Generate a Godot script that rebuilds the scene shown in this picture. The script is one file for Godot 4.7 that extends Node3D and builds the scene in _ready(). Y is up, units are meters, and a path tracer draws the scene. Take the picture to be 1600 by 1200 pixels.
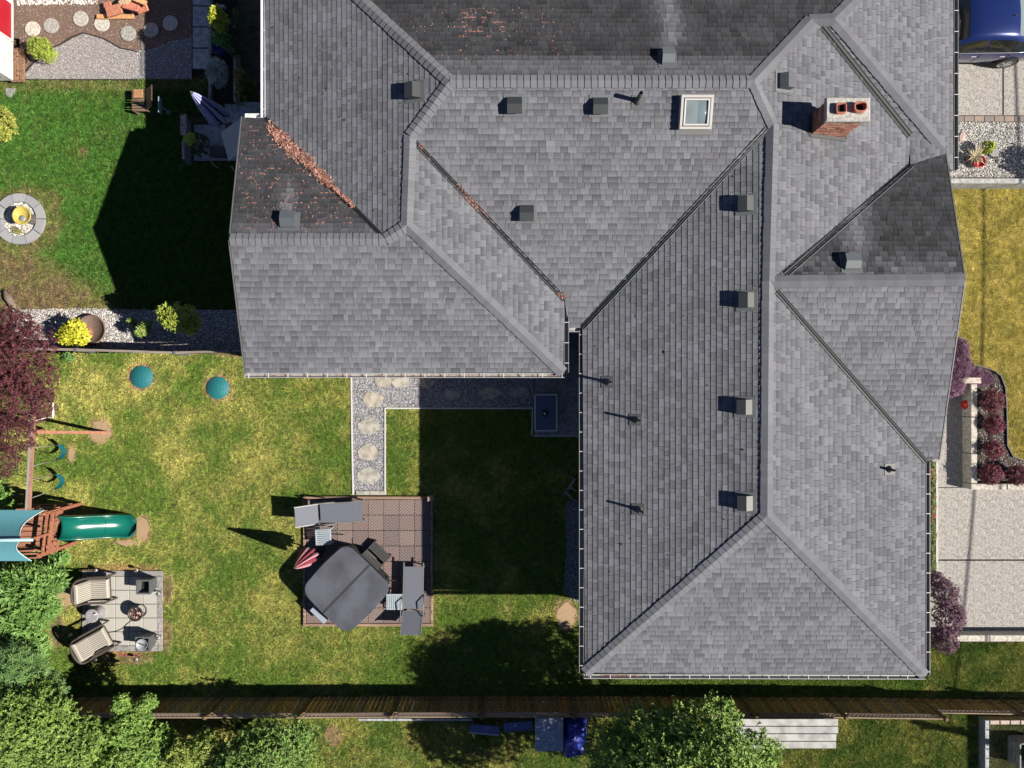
extends Node3D
# A suburban house and its back garden, seen straight down from a drone at 23 m. x east (picture right), z south (picture down), y up, metres.
const EYE := 23.0       # height of the drone
const FOCAL := 1110.0   # focal length in pixels of a 1600 x 1200 sheet
var drop := 0.0         # level of the ground that is being built on, below the back lawn
var rng := RandomNumberGenerator.new()
var taken := {}
var mats := {}
var tex := {}
var wide := FastNoiseLite.new()
var mid := FastNoiseLite.new()
var fine := FastNoiseLite.new()

# survey: a point measured on the 1600 x 1200 plan sheet, standing at height h, as a point of the place in metres
func P(px: float, py: float, h := 0.0) -> Vector3:
	h += drop
	return Vector3((px - 800.0) * (EYE - h) / FOCAL, h, (py - 600.0) * (EYE - h) / FOCAL)

func Q(px: float, py: float, h := 0.0) -> Vector2:
	var p := P(px, py, h)
	return Vector2(p.x, p.z)

func ring_of(points: Array, h := 0.0) -> PackedVector2Array:
	var a := PackedVector2Array()
	for q in points:
		a.append(Q(q[0], q[1], h))
	return a

func rect_of(x0: float, y0: float, x1: float, y1: float, h := 0.0) -> PackedVector2Array:
	return ring_of([[x0, y0], [x1, y0], [x1, y1], [x0, y1]], h)

func oval(px: float, py: float, rx: float, ry: float, wobble := 0.0, n := 16, h := 0.0) -> PackedVector2Array:
	var a := PackedVector2Array()
	for i in n:
		var t := TAU * i / n
		var k := 1.0 + wobble * rng.randf_range(-1, 1)
		a.append(Q(px + cos(t) * rx * k, py + sin(t) * ry * k, h))
	return a

class G:
	var st := SurfaceTool.new()
	var col := Color.WHITE
	func _init(smooth := false) -> void:
		st.begin(Mesh.PRIMITIVE_TRIANGLES)
		st.set_smooth_group(0 if smooth else -1)
	func tri(a: Vector3, b: Vector3, c: Vector3) -> void:
		st.set_color(col); st.add_vertex(a)
		st.set_color(col); st.add_vertex(c)
		st.set_color(col); st.add_vertex(b)
	func quad(a: Vector3, b: Vector3, c: Vector3, d: Vector3) -> void:
		tri(a, b, c); tri(a, c, d)
	func face(a: Vector3, b: Vector3, c: Vector3, d: Vector3, out: Vector3) -> void:
		if (b - a).cross(c - a).dot(out) + (c - a).cross(d - a).dot(out) < 0.0:
			quad(d, c, b, a)
		else:
			quad(a, b, c, d)
	func tri_to(a: Vector3, b: Vector3, c: Vector3, out: Vector3) -> void:
		if (b - a).cross(c - a).dot(out) < 0.0:
			tri(a, c, b)
		else:
			tri(a, b, c)
	func box(c: Vector3, s: Vector3, b := Basis.IDENTITY) -> void:
		var x := b.x * s.x * 0.5
		var y := b.y * s.y * 0.5
		var z := b.z * s.z * 0.5
		face(c - x - y - z, c + x - y - z, c + x - y + z, c - x - y + z, -y)
		face(c - x + y - z, c + x + y - z, c + x + y + z, c - x + y + z, y)
		face(c - x - y - z, c + x - y - z, c + x + y - z, c - x + y - z, -z)
		face(c - x - y + z, c + x - y + z, c + x + y + z, c - x + y + z, z)
		face(c - x - y - z, c - x - y + z, c - x + y + z, c - x + y - z, -x)
		face(c + x - y - z, c + x - y + z, c + x + y + z, c + x + y - z, x)
	func slab(c: Vector3, s: Vector3, e := 0.006, b := Basis.IDENTITY) -> void:  # a box with chamfered upper edges
		var hx := s.x * 0.5
		var hz := s.z * 0.5
		var y0 := -s.y * 0.5
		var y1 := s.y * 0.5
		var r := []
		for l in [[hx, y0, hz], [hx, y1 - e, hz], [hx - e, y1, hz - e]]:
			r.append([c + b * Vector3(-l[0], l[1], -l[2]), c + b * Vector3(l[0], l[1], -l[2]), c + b * Vector3(l[0], l[1], l[2]), c + b * Vector3(-l[0], l[1], l[2])])
		for k in 2:
			for i in 4:
				var j := (i + 1) % 4
				face(r[k][i], r[k][j], r[k + 1][j], r[k + 1][i], (r[0][i] + r[0][j]) * 0.5 - c + b.y * (0.0 if k == 0 else 0.01))
		face(r[2][0], r[2][1], r[2][2], r[2][3], b.y)
		face(r[0][0], r[0][1], r[0][2], r[0][3], -b.y)
	func beam(a: Vector3, b: Vector3, w: float, h: float, up := Vector3.UP) -> void:  # a bar from a to b
		var z := (b - a).normalized()
		if absf(z.dot(up)) > 0.98:
			up = Vector3.RIGHT
		var x := up.cross(z).normalized()
		var y := z.cross(x)
		box((a + b) * 0.5, Vector3(w, h, a.distance_to(b)), Basis(x, y, z))
	func tube(pts: Array, rad: Array, n := 8, cap := true) -> void:
		var rings := []
		var last := Vector3.RIGHT
		for i in pts.size():
			var d: Vector3 = (pts[mini(i + 1, pts.size() - 1)] - pts[maxi(i - 1, 0)]).normalized()
			var x := last - d * last.dot(d)
			if x.length() < 0.1:
				x = Vector3.BACK - d * d.z
			x = x.normalized()
			last = x
			var y := d.cross(x)
			var r := []
			for k in n:
				var t := TAU * k / n
				r.append(pts[i] + (x * cos(t) + y * sin(t)) * float(rad[mini(i, rad.size() - 1)]))
			rings.append(r)
		for i in rings.size() - 1:
			for k in n:
				var j := (k + 1) % n
				quad(rings[i][k], rings[i][j], rings[i + 1][j], rings[i + 1][k])
		if cap:
			for k in range(1, n - 1):
				tri(rings[0][0], rings[0][k + 1], rings[0][k])
				var e: Array = rings[-1]
				tri(e[0], e[k], e[k + 1])
	func lathe(profile: Array, n := 20, at := Vector3.ZERO) -> void:  # [radius, height] from the bottom outside up and in
		for i in profile.size() - 1:
			for k in n:
				var t0 := TAU * k / n
				var t1 := TAU * (k + 1) / n
				var a := at + Vector3(cos(t0) * profile[i][0], profile[i][1], sin(t0) * profile[i][0])
				var b := at + Vector3(cos(t1) * profile[i][0], profile[i][1], sin(t1) * profile[i][0])
				var c := at + Vector3(cos(t1) * profile[i + 1][0], profile[i + 1][1], sin(t1) * profile[i + 1][0])
				var d := at + Vector3(cos(t0) * profile[i + 1][0], profile[i + 1][1], sin(t0) * profile[i + 1][0])
				if profile[i][0] > 0.0005:
					tri(a, c, b)
				if profile[i + 1][0] > 0.0005:
					tri(a, d, c)
	func prism(poly: PackedVector2Array, y0: float, y1: float, bottom := false, off := Vector3.ZERO) -> void:
		var p := poly.duplicate()
		if Geometry2D.is_polygon_clockwise(p):
			p.reverse()
		var n := p.size()
		if y1 > y0:
			for i in n:
				var a := p[i]
				var b := p[(i + 1) % n]
				var out := Vector3((b - a).y, 0, -(b - a).x)
				face(Vector3(a.x, y0, a.y) - off, Vector3(b.x, y0, b.y) - off, Vector3(b.x, y1, b.y) - off, Vector3(a.x, y1, a.y) - off, out)
		var t := Geometry2D.triangulate_polygon(p)
		for i in range(0, t.size(), 3):
			tri_to(Vector3(p[t[i]].x, y1, p[t[i]].y) - off, Vector3(p[t[i + 1]].x, y1, p[t[i + 1]].y) - off, Vector3(p[t[i + 2]].x, y1, p[t[i + 2]].y) - off, Vector3.UP)
			if bottom:
				tri_to(Vector3(p[t[i]].x, y0, p[t[i]].y) - off, Vector3(p[t[i + 1]].x, y0, p[t[i + 1]].y) - off, Vector3(p[t[i + 2]].x, y0, p[t[i + 2]].y) - off, Vector3.DOWN)
	func done() -> ArrayMesh:
		st.generate_normals()
		return st.commit()

func numbered(called: String) -> String:
	if not taken.has(called):
		taken[called] = 0
		return called
	taken[called] += 1
	return "%s_%03d" % [called, taken[called]]

func tag(o: Node, label := "", category := "", group := "", kind := "") -> Node:
	if label: o.set_meta("label", label)
	if category: o.set_meta("category", category)
	if group: o.set_meta("group", group)
	if kind: o.set_meta("kind", kind)
	return o

func thing(called: String, label: String, category: String, at := Vector3.ZERO, turn := 0.0, group := "") -> Node3D:
	var o := Node3D.new()
	o.name = numbered(called)
	add_child(o)
	o.position = at
	o.rotation.y = turn
	tag(o, label, category, group)
	return o

func part(called: String, shape, material: Material, parent: Node) -> MeshInstance3D:
	var o := MeshInstance3D.new()
	var k := "%s/%s" % [parent.get_instance_id(), called]
	taken[k] = taken.get(k, -1) + 1
	o.name = called if taken[k] == 0 else "%s_%03d" % [called, taken[k]]
	o.mesh = shape.done() if shape is G else shape
	o.material_override = material
	parent.add_child(o, true)
	return o

func solo(called: String, label: String, category: String, shape, material: Material, at := Vector3.ZERO, turn := 0.0, group := "") -> MeshInstance3D:
	var o := MeshInstance3D.new()
	o.name = numbered(called)
	o.mesh = shape.done() if shape is G else shape
	o.material_override = material
	add_child(o)
	o.position = at
	o.rotation.y = turn
	tag(o, label, category, group)
	return o

func struct(called: String, label: String, shape, material: Material) -> MeshInstance3D:
	var o := solo(called, label, "", shape, material)
	o.set_meta("kind", "structure")
	return o

func copy(src: Node3D, label: String, at: Vector3, turn: float) -> Node3D:
	var c: Node3D = src.duplicate()
	c.name = numbered(str(src.name).rstrip("0123456789").trim_suffix("_"))
	add_child(c)
	c.position = at
	c.rotation.y = turn
	c.set_meta("label", label)
	return c

func many(called: String, mesh: Mesh, material: Material, xf: Array, cols: Array, parent: Node = self) -> MultiMeshInstance3D:
	var mm := MultiMesh.new()
	mm.transform_format = MultiMesh.TRANSFORM_3D
	mm.use_colors = true
	mm.mesh = mesh
	mm.instance_count = xf.size()
	for i in xf.size():
		mm.set_instance_transform(i, xf[i])
		mm.set_instance_color(i, cols[i])
	var o := MultiMeshInstance3D.new()
	o.name = numbered(called) if parent == self else called
	o.multimesh = mm
	o.material_override = material
	parent.add_child(o, true)
	o.set_meta("kind", "stuff")
	return o

# ---- materials ----
func noise_image(freq: float, octaves: int, lo: float, hi: float, seed_: int, type := FastNoiseLite.TYPE_SIMPLEX_SMOOTH, sx := 1, sy := 1) -> Image:
	var n := FastNoiseLite.new()
	n.seed = seed_
	n.noise_type = type
	n.frequency = freq
	n.fractal_octaves = octaves
	if type == FastNoiseLite.TYPE_CELLULAR:
		n.cellular_return_type = FastNoiseLite.RETURN_CELL_VALUE
	var im := n.get_seamless_image(512 / sx, 512 / sy)
	im.convert(Image.FORMAT_L8)
	im.resize(512, 512, Image.INTERPOLATE_CUBIC)
	var d := im.get_data()
	for i in d.size():
		d[i] = int(255.0 * clampf(lerpf(lo, hi, d[i] / 255.0), 0, 1))
	return Image.create_from_data(512, 512, false, Image.FORMAT_L8, d)

func textures() -> void:
	tex.grain = ImageTexture.create_from_image(noise_image(0.22, 3, 0.5, 1.15, 3))
	tex.blotch = ImageTexture.create_from_image(noise_image(0.012, 6, 0.74, 1.12, 5))
	tex.wood = ImageTexture.create_from_image(noise_image(0.06, 4, 0.4, 1.2, 7, FastNoiseLite.TYPE_SIMPLEX_SMOOTH, 16, 1))
	tex.speck = ImageTexture.create_from_image(noise_image(0.11, 1, 0.45, 1.1, 9, FastNoiseLite.TYPE_CELLULAR))
	var ga: PackedByteArray = noise_image(0.11, 1, 0.62, 1.12, 9, FastNoiseLite.TYPE_CELLULAR).get_data()
	var gb: PackedByteArray = noise_image(0.01, 5, 0.87, 1.04, 15).get_data()
	for i in ga.size():
		ga[i] = ga[i] * gb[i] / 255
	tex.agg = ImageTexture.create_from_image(Image.create_from_data(512, 512, false, Image.FORMAT_L8, ga))
	var nb := noise_image(0.18, 3, 0, 1, 21)
	nb.convert(Image.FORMAT_RGBA8)
	nb.bump_map_to_normal_map(6.0)
	tex.rough = ImageTexture.create_from_image(nb)
	# diagonal grooves pressed into the deck tiles
	var h := Image.create(256, 256, false, Image.FORMAT_L8)
	var c := Image.create(256, 256, false, Image.FORMAT_RGB8)
	var gn := FastNoiseLite.new()
	gn.frequency = 0.05
	for y in 256:
		for x in 256:
			var s := fposmod((x + y) / 256.0 * 5.0 + gn.get_noise_2d(x, y) * 0.08, 1.0)
			var t := fposmod((x - y) / 256.0 * 4.0 + floorf((x + y) / 256.0 * 5.0) * 0.5, 1.0)
			var low := s < 0.2 or t < 0.05
			h.set_pixel(x, y, Color.BLACK if low else Color.WHITE)
			var v := (0.38 if low else 1.0) * (0.86 + 0.2 * gn.get_noise_2d(x * 3.0, y * 3.0))
			c.set_pixel(x, y, Color(v, v, v))
	tex.hatch = ImageTexture.create_from_image(c)
	h.convert(Image.FORMAT_RGBA8)
	h.bump_map_to_normal_map(2.0)
	tex.hatch_n = ImageTexture.create_from_image(h)

# a base colour in linear values, with grain from a texture laid over the object in metres
func mat(key: String, c := Color.WHITE, rough := 0.85, t := "", scale := 1.0, extra := {}) -> StandardMaterial3D:
	if mats.has(key):
		return mats[key]
	var m := StandardMaterial3D.new()
	m.resource_name = key
	m.albedo_color = c.linear_to_srgb()
	m.roughness = rough
	if t:
		m.albedo_texture = tex[t]
		m.uv1_triplanar = true
		m.uv1_world_triplanar = extra.get("world", true)
		m.uv1_scale = Vector3.ONE * scale
		if t == "wood":
			m.uv1_scale = extra.get("grain", Vector3(scale, scale, scale))
	if extra.get("bump", 0.0) > 0.0:
		m.normal_enabled = true
		m.normal_texture = tex.rough
		m.normal_scale = extra.bump
		if not t:
			m.uv1_triplanar = true
			m.uv1_world_triplanar = true
			m.uv1_scale = Vector3.ONE * scale
	m.vertex_color_use_as_albedo = extra.get("paint", false)
	m.metallic = extra.get("metal", 0.0)
	if extra.has("spec"):
		m.metallic_specular = extra.spec
	if extra.has("glow"):
		m.backlight_enabled = true
		m.backlight = extra.glow
	if extra.get("coat", false):
		m.clearcoat_enabled = true
		m.clearcoat = 1.0
		m.clearcoat_roughness = 0.06
	mats[key] = m
	return m

func glass(key: String, c: Color, alpha: float) -> StandardMaterial3D:
	if mats.has(key):
		return mats[key]
	var m := StandardMaterial3D.new()
	m.albedo_color = Color(c.r, c.g, c.b, alpha)
	m.transparency = BaseMaterial3D.TRANSPARENCY_ALPHA
	m.roughness = 0.05
	mats[key] = m
	return m

func grey(v: float, blue := 0.0) -> Color:
	return Color(v * (1.0 - blue), v, v * (1.0 + blue))

# ---- growing things ----
func inside(p: Vector2, polys: Array) -> bool:
	for q in polys:
		if q[1].has_point(p) and Geometry2D.is_point_in_polygon(p, q[0]):
			return true
	return false

func boxed(polys: Array) -> Array:
	var a := []
	for p in polys:
		var r := Rect2(p[0], Vector2.ZERO)
		for v in p:
			r = r.expand(v)
		a.append([p, r])
	return a

func tuft_mesh(blades: int, height: float, spread: float, width: float) -> Mesh:
	var g := G.new()
	var r := RandomNumberGenerator.new()
	r.seed = 77
	for i in blades:
		var t := r.randf() * TAU
		var foot := Vector3(cos(t), 0, sin(t)) * spread * r.randf_range(0.1, 0.8)
		var lean := Vector3(cos(t + r.randf_range(-1, 1)), 0, sin(t + r.randf_range(-1, 1))) * spread * r.randf_range(0.8, 2.0)
		var side := Vector3(-sin(t), 0, cos(t)).rotated(Vector3.UP, r.randf_range(-1.2, 1.2)) * width * 0.5
		g.tri(foot - side, foot + side, foot + lean + Vector3.UP * height * r.randf_range(0.5, 1.1))
	return g.done()

func grass(called: String, label: String, polys: Array, out: Array, each: float, mesh: Mesh, look: Callable, y := 0.0) -> void:
	var xf := []
	var cols := []
	var no := boxed(out)
	for poly in boxed(polys):
		var r: Rect2 = poly[1]
		var nx := int(r.size.x / each)
		var nz := int(r.size.y / each)
		for i in nx:
			for j in nz:
				var p := r.position + Vector2(i + rng.randf(), j + rng.randf()) * each
				if not Geometry2D.is_point_in_polygon(p, poly[0]) or inside(p, no):
					continue
				var a: Array = look.call(p)   # [colour, height]
				if a[1] < 0.2:
					continue
				var b := Basis(Vector3.UP, rng.randf() * TAU).scaled(Vector3(1.0, a[1], 1.0) * rng.randf_range(0.8, 1.25))
				xf.append(Transform3D(b, Vector3(p.x, y + drop, p.y)))
				cols.append(a[0])
	tag(many(called, mesh, mat("grass_blade", Color.WHITE, 0.75, "", 1.0, {"paint": true, "spec": 0.3, "glow": Color(0.3, 0.33, 0.16)}), xf, cols), label, "grass", "", "stuff")

func stone_mesh(seed_: int) -> Mesh:
	var g := G.new()
	var r := RandomNumberGenerator.new()
	r.seed = seed_
	var rings := []
	for lv in [[-0.5, 0.55], [0.05, 1.0], [0.6, 0.62]]:
		var row := []
		for k in 6:
			var t := TAU * (k + r.randf_range(-0.3, 0.3)) / 6.0
			row.append(Vector3(cos(t) * lv[1] * r.randf_range(0.75, 1.15), lv[0] * r.randf_range(0.8, 1.2), sin(t) * lv[1] * r.randf_range(0.75, 1.15)))
		rings.append(row)
	var top := Vector3(0.05, 0.8, 0)
	for k in 6:
		var j := (k + 1) % 6
		for i in 2:
			g.face(rings[i][k], rings[i][j], rings[i + 1][j], rings[i + 1][k], rings[i][k] + rings[i][j])
		g.tri_to(rings[2][k], rings[2][j], top, Vector3.UP)
	return g.done()

func stones(called: String, label: String, polys: Array, out: Array, each: float, size: float, pal: Array, y := 0.0, flat := 0.7) -> void:
	var xf := []
	var cols := []
	var no := boxed(out)
	for poly in boxed(polys):
		var r: Rect2 = poly[1]
		for i in int(r.size.x / each):
			for j in int(r.size.y / each):
				var p := r.position + Vector2(i + rng.randf(), j + rng.randf()) * each
				if not Geometry2D.is_point_in_polygon(p, poly[0]) or inside(p, no):
					continue
				var s := size * rng.randf_range(0.55, 1.2)
				var b := Basis.from_euler(Vector3(rng.randf_range(-0.5, 0.5), rng.randf() * TAU, rng.randf_range(-0.5, 0.5))) * Basis.from_scale(Vector3(s, s * flat, s * rng.randf_range(0.6, 1.0)))
				xf.append(Transform3D(b, Vector3(p.x, y + drop + s * flat * rng.randf_range(0.15, 0.6), p.y)))
				var c: Color = pal[rng.randi() % pal.size()]
				cols.append(c * rng.randf_range(0.75, 1.25))
	tag(many(called, stone_mesh(called.length()), mat("stone_bits", Color.WHITE, 0.85, "", 1.0, {"paint": true, "spec": 0.35}), xf, cols), label, "gravel", "", "stuff")

func sprig_mesh(leaves: int, length: float, width: float, spread: float, seed_: int, droop := 0.0) -> Mesh:  # a twig end carrying a few folded leaves
	var g := G.new()
	var r := RandomNumberGenerator.new()
	r.seed = seed_
	for i in leaves:
		var t := TAU * i / leaves + r.randf_range(-0.5, 0.5)
		var up := r.randf_range(0.05, 0.9)
		var d := Vector3(cos(t), up - droop, sin(t)).normalized()
		var base := Vector3(r.randf_range(-1, 1), r.randf_range(-0.6, 0.6), r.randf_range(-1, 1)) * spread
		var s := d.cross(Vector3.UP).normalized() * width * 0.5
		var n := s.cross(d).normalized() * width * 0.16
		var l := length * r.randf_range(0.7, 1.15)
		var v := r.randf_range(0.8, 1.15)
		g.col = Color(v, v, v)
		var m := base + d * l * 0.45
		g.tri_to(base, m + s + n, base + d * l, Vector3.UP)
		g.tri_to(base, base + d * l, m - s + n, Vector3.UP)
	return g.done()

# leaves spread through the volume of a few uneven lobes; lobes are [centre, radii]
func leafage(parent: Node, called: String, lobes: Array, each: float, mesh: Mesh, material: Material, a: Color, b: Color, seed_: int, gaps := -0.15, gap_size := 1.2, flatness := 0.35) -> void:
	var r := RandomNumberGenerator.new()
	r.seed = seed_
	var n := FastNoiseLite.new()
	n.seed = seed_
	n.frequency = 1.0 / gap_size
	var xf := []
	var cols := []
	for l in lobes:
		var c: Vector3 = l[0]
		var e: Vector3 = l[1]
		var area := 4.0 * PI * pow((pow(e.x * e.y, 1.6) + pow(e.x * e.z, 1.6) + pow(e.y * e.z, 1.6)) / 3.0, 1.0 / 1.6)
		var count := int(area / (each * each) * 1.3)
		for i in count:
			var d := Vector3(r.randfn(), r.randfn(), r.randfn()).normalized()
			if d.y < -0.35:
				continue
			var bump := 1.0 + 0.28 * n.get_noise_3dv(c + d * e * 1.7) + 0.14 * n.get_noise_3dv((c + d * e) * 4.0)
			var q := c + d * e * bump * pow(r.randf_range(0.22, 1.0), 0.4)
			var g := n.get_noise_3dv(q)
			if g < gaps and r.randf() < 0.85:
				continue
			var up := (d + Vector3.UP * flatness * 2.0 + Vector3(r.randfn(), r.randfn(), r.randfn()) * 0.45).normalized()
			var x := up.cross(Vector3(r.randfn(), r.randfn(), r.randfn())).normalized()
			var bs := Basis(x, up, x.cross(up)).scaled_local(Vector3.ONE * r.randf_range(0.7, 1.25))
			xf.append(Transform3D(bs, q))
			cols.append(a.lerp(b, clampf(r.randf() * 0.7 + 0.4 * n.get_noise_3dv(q * 2.0) + 0.15, 0, 1)) * r.randf_range(0.75, 1.2))
	many(called, mesh, material, xf, cols, parent)

func limbs(parent: Node, called: String, foot: Vector3, lobes: Array, radius: float, material: Material, seed_: int) -> void:
	var r := RandomNumberGenerator.new()
	r.seed = seed_
	var g := G.new(true)
	var top := foot
	for l in lobes:
		top += (l[0] - foot) / lobes.size() * 0.75
	var knee := foot.lerp(top, 0.5) + Vector3(r.randf_range(-1, 1), 0, r.randf_range(-1, 1)) * radius
	g.tube([foot - Vector3.UP * 0.03, knee, top], [radius, radius * 0.75, radius * 0.4], 8)
	for l in lobes:
		for k in 3:
			var s := foot.lerp(top, r.randf_range(0.45, 0.95))
			var e: Vector3 = l[0] + Vector3(r.randf_range(-0.45, 0.45), r.randf_range(-0.2, 0.45), r.randf_range(-0.45, 0.45)) * l[1]
			g.tube([s, s.lerp(e, 0.5) + Vector3(r.randfn(), absf(r.randfn()), r.randfn()) * 0.05, e], [radius * 0.35, radius * 0.2, radius * 0.06], 5)
	part(called, g, material, parent)

func shrub(called: String, label: String, category: String, foot: Vector3, lobes: Array, each: float, mesh: Mesh, a: Color, b: Color, seed_: int, stem := 0.03, gaps := -0.2, gap_size := 0.5, group := "", flatness := 0.35, tree := false) -> Node3D:
	var t := thing(called, label, category, foot, 0.0, group)
	limbs(t, "trunk" if tree else "stem", Vector3.ZERO, lobes, stem, mat("bark", Color(0.09, 0.065, 0.045), 0.95, "grain", 3.0), seed_)
	leafage(t, "crown" if tree else "foliage", lobes, each, mesh, mat("leaf", Color.WHITE, 0.5, "", 1.0, {"paint": true, "spec": 0.4, "glow": Color(0.42, 0.45, 0.22)}), a, b, seed_, gaps, gap_size, flatness)
	return t

# ---- the house ----
var facets := {}

func facet(called: String, pts: Array, down: Vector2) -> void:   # pts: [px, py, height]; down: the way water runs, in plan
	var poly := PackedVector2Array()
	var sx := 0.0; var sz := 0.0; var sh := 0.0
	var v := []
	for q in pts:
		var p := P(q[0], q[1], q[2])
		v.append(p)
		poly.append(Vector2(p.x, p.z))
		sx += p.x; sz += p.z; sh += p.y
	var n := float(v.size())
	var c := Vector3(sx, sh, sz) / n
	var a := 0.0; var b := 0.0; var d := 0.0; var e := 0.0; var f := 0.0
	for p: Vector3 in v:
		var q: Vector3 = p - c
		a += q.x * q.x; b += q.x * q.z; d += q.z * q.z; e += q.x * q.y; f += q.z * q.y
	var det := a * d - b * b
	var gx := (e * d - f * b) / det
	var gz := (f * a - e * b) / det
	if Geometry2D.is_polygon_clockwise(poly):
		poly.reverse()
	facets[called] = {"poly": poly, "c": c, "gx": gx, "gz": gz, "down": down, "n": Vector3(-gx, 1, -gz).normalized()}

func on(f: String, x: float, z: float, lift := 0.0) -> Vector3:
	var k: Dictionary = facets[f]
	return Vector3(x, k.c.y + k.gx * (x - k.c.x) + k.gz * (z - k.c.z) + lift, z)

func onp(f: String, px: float, py: float, lift := 0.0) -> Vector3:   # a surveyed point on a roof slope
	var h := 5.0
	for i in 4:
		var p := P(px, py, h)
		h = on(f, p.x, p.z).y + lift
	return P(px, py, h)

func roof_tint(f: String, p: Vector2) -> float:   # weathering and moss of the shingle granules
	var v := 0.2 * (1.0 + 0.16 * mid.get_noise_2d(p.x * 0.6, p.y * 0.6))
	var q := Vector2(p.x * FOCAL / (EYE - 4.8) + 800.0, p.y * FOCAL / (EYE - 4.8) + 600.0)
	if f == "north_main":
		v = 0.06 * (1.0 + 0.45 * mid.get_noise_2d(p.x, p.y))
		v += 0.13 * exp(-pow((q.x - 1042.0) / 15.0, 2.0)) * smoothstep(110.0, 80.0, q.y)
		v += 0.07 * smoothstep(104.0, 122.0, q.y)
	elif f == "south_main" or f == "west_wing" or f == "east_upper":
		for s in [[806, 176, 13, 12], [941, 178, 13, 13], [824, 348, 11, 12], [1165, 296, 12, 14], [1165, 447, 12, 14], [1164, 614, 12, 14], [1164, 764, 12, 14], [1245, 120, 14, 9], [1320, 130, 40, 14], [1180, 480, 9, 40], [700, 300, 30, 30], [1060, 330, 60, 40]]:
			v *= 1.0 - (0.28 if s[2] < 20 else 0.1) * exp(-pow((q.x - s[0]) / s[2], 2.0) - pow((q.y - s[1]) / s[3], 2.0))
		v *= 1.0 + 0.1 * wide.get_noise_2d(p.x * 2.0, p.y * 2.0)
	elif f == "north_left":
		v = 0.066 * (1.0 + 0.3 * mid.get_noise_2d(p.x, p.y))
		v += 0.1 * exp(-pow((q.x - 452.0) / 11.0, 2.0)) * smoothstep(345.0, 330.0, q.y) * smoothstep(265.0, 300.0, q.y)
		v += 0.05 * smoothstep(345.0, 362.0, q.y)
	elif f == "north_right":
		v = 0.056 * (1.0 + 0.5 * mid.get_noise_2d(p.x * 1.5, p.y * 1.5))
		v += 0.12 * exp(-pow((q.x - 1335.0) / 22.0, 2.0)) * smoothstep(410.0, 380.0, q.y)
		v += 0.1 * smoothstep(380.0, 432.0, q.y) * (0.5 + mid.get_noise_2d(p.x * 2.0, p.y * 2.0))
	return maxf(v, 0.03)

func shingles(f: String, into: Array) -> void:
	var k: Dictionary = facets[f]
	var poly: PackedVector2Array = k.poly
	var down: Vector2 = k.down
	var across := Vector2(-down.y, down.x)
	var step := 0.137
	var lo := Vector2(1e9, 1e9)
	var hi := Vector2(-1e9, -1e9)
	for p in poly:
		var q := Vector2(p.dot(across), -p.dot(down))
		lo = lo.min(q); hi = hi.max(q)
	var rows := int((hi.y - lo.y) / step) + 1
	for r in rows:
		var v0 := lo.y + r * step
		var u := lo.x - rng.randf() * 0.3
		var proud := rng.randf() < 0.5
		while u < hi.x:
			var w := rng.randf_range(0.11, 0.27) if proud else rng.randf_range(0.08, 0.25)
			var rect := PackedVector2Array()
			for c: Vector2 in [Vector2(u, v0), Vector2(u + w - 0.007, v0), Vector2(u + w - 0.007, v0 + step), Vector2(u, v0 + step)]:
				rect.append(across * c.x - down * c.y)
			var thick := (0.013 + (0.002 if proud else 0.0)) if down.x < -0.5 else (0.011 + (0.007 if proud else 0.0) + rng.randf_range(-0.002, 0.002))
			for piece in Geometry2D.intersect_polygons(rect, poly):
				if piece.size() < 3:
					continue
				var area := 0.0
				for i in piece.size():
					area += piece[i].cross(piece[(i + 1) % piece.size()]) * 0.5
				area = absf(area)
				if area < 0.0008:
					continue
				var mid_p := across * (u + w * 0.5) - down * (v0 + step * 0.5)
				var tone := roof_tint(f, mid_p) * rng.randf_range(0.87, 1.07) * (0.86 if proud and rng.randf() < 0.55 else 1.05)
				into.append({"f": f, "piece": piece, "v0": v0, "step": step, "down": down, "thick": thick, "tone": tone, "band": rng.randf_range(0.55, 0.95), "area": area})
			u += w
			proud = not proud

func shingle_into(g: G, s: Dictionary) -> void:
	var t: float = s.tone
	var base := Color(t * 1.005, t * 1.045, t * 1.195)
	var p: PackedVector2Array = s.piece
	if Geometry2D.is_polygon_clockwise(p):
		p.reverse()
	var top := []
	var foot := []
	var shade := []
	for q in p:
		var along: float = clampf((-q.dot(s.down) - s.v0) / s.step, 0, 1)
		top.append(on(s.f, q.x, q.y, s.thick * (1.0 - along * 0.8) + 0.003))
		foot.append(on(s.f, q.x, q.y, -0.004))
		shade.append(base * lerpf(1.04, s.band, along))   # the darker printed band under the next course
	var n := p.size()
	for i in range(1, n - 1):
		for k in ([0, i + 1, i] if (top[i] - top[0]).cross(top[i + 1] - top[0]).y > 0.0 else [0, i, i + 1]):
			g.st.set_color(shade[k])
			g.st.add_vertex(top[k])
	g.col = base * 0.8
	for i in n:
		var j := (i + 1) % n
		g.face(foot[i], foot[j], top[j], top[i], Vector3(p[j].y - p[i].y, 0, -(p[j].x - p[i].x)))

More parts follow.
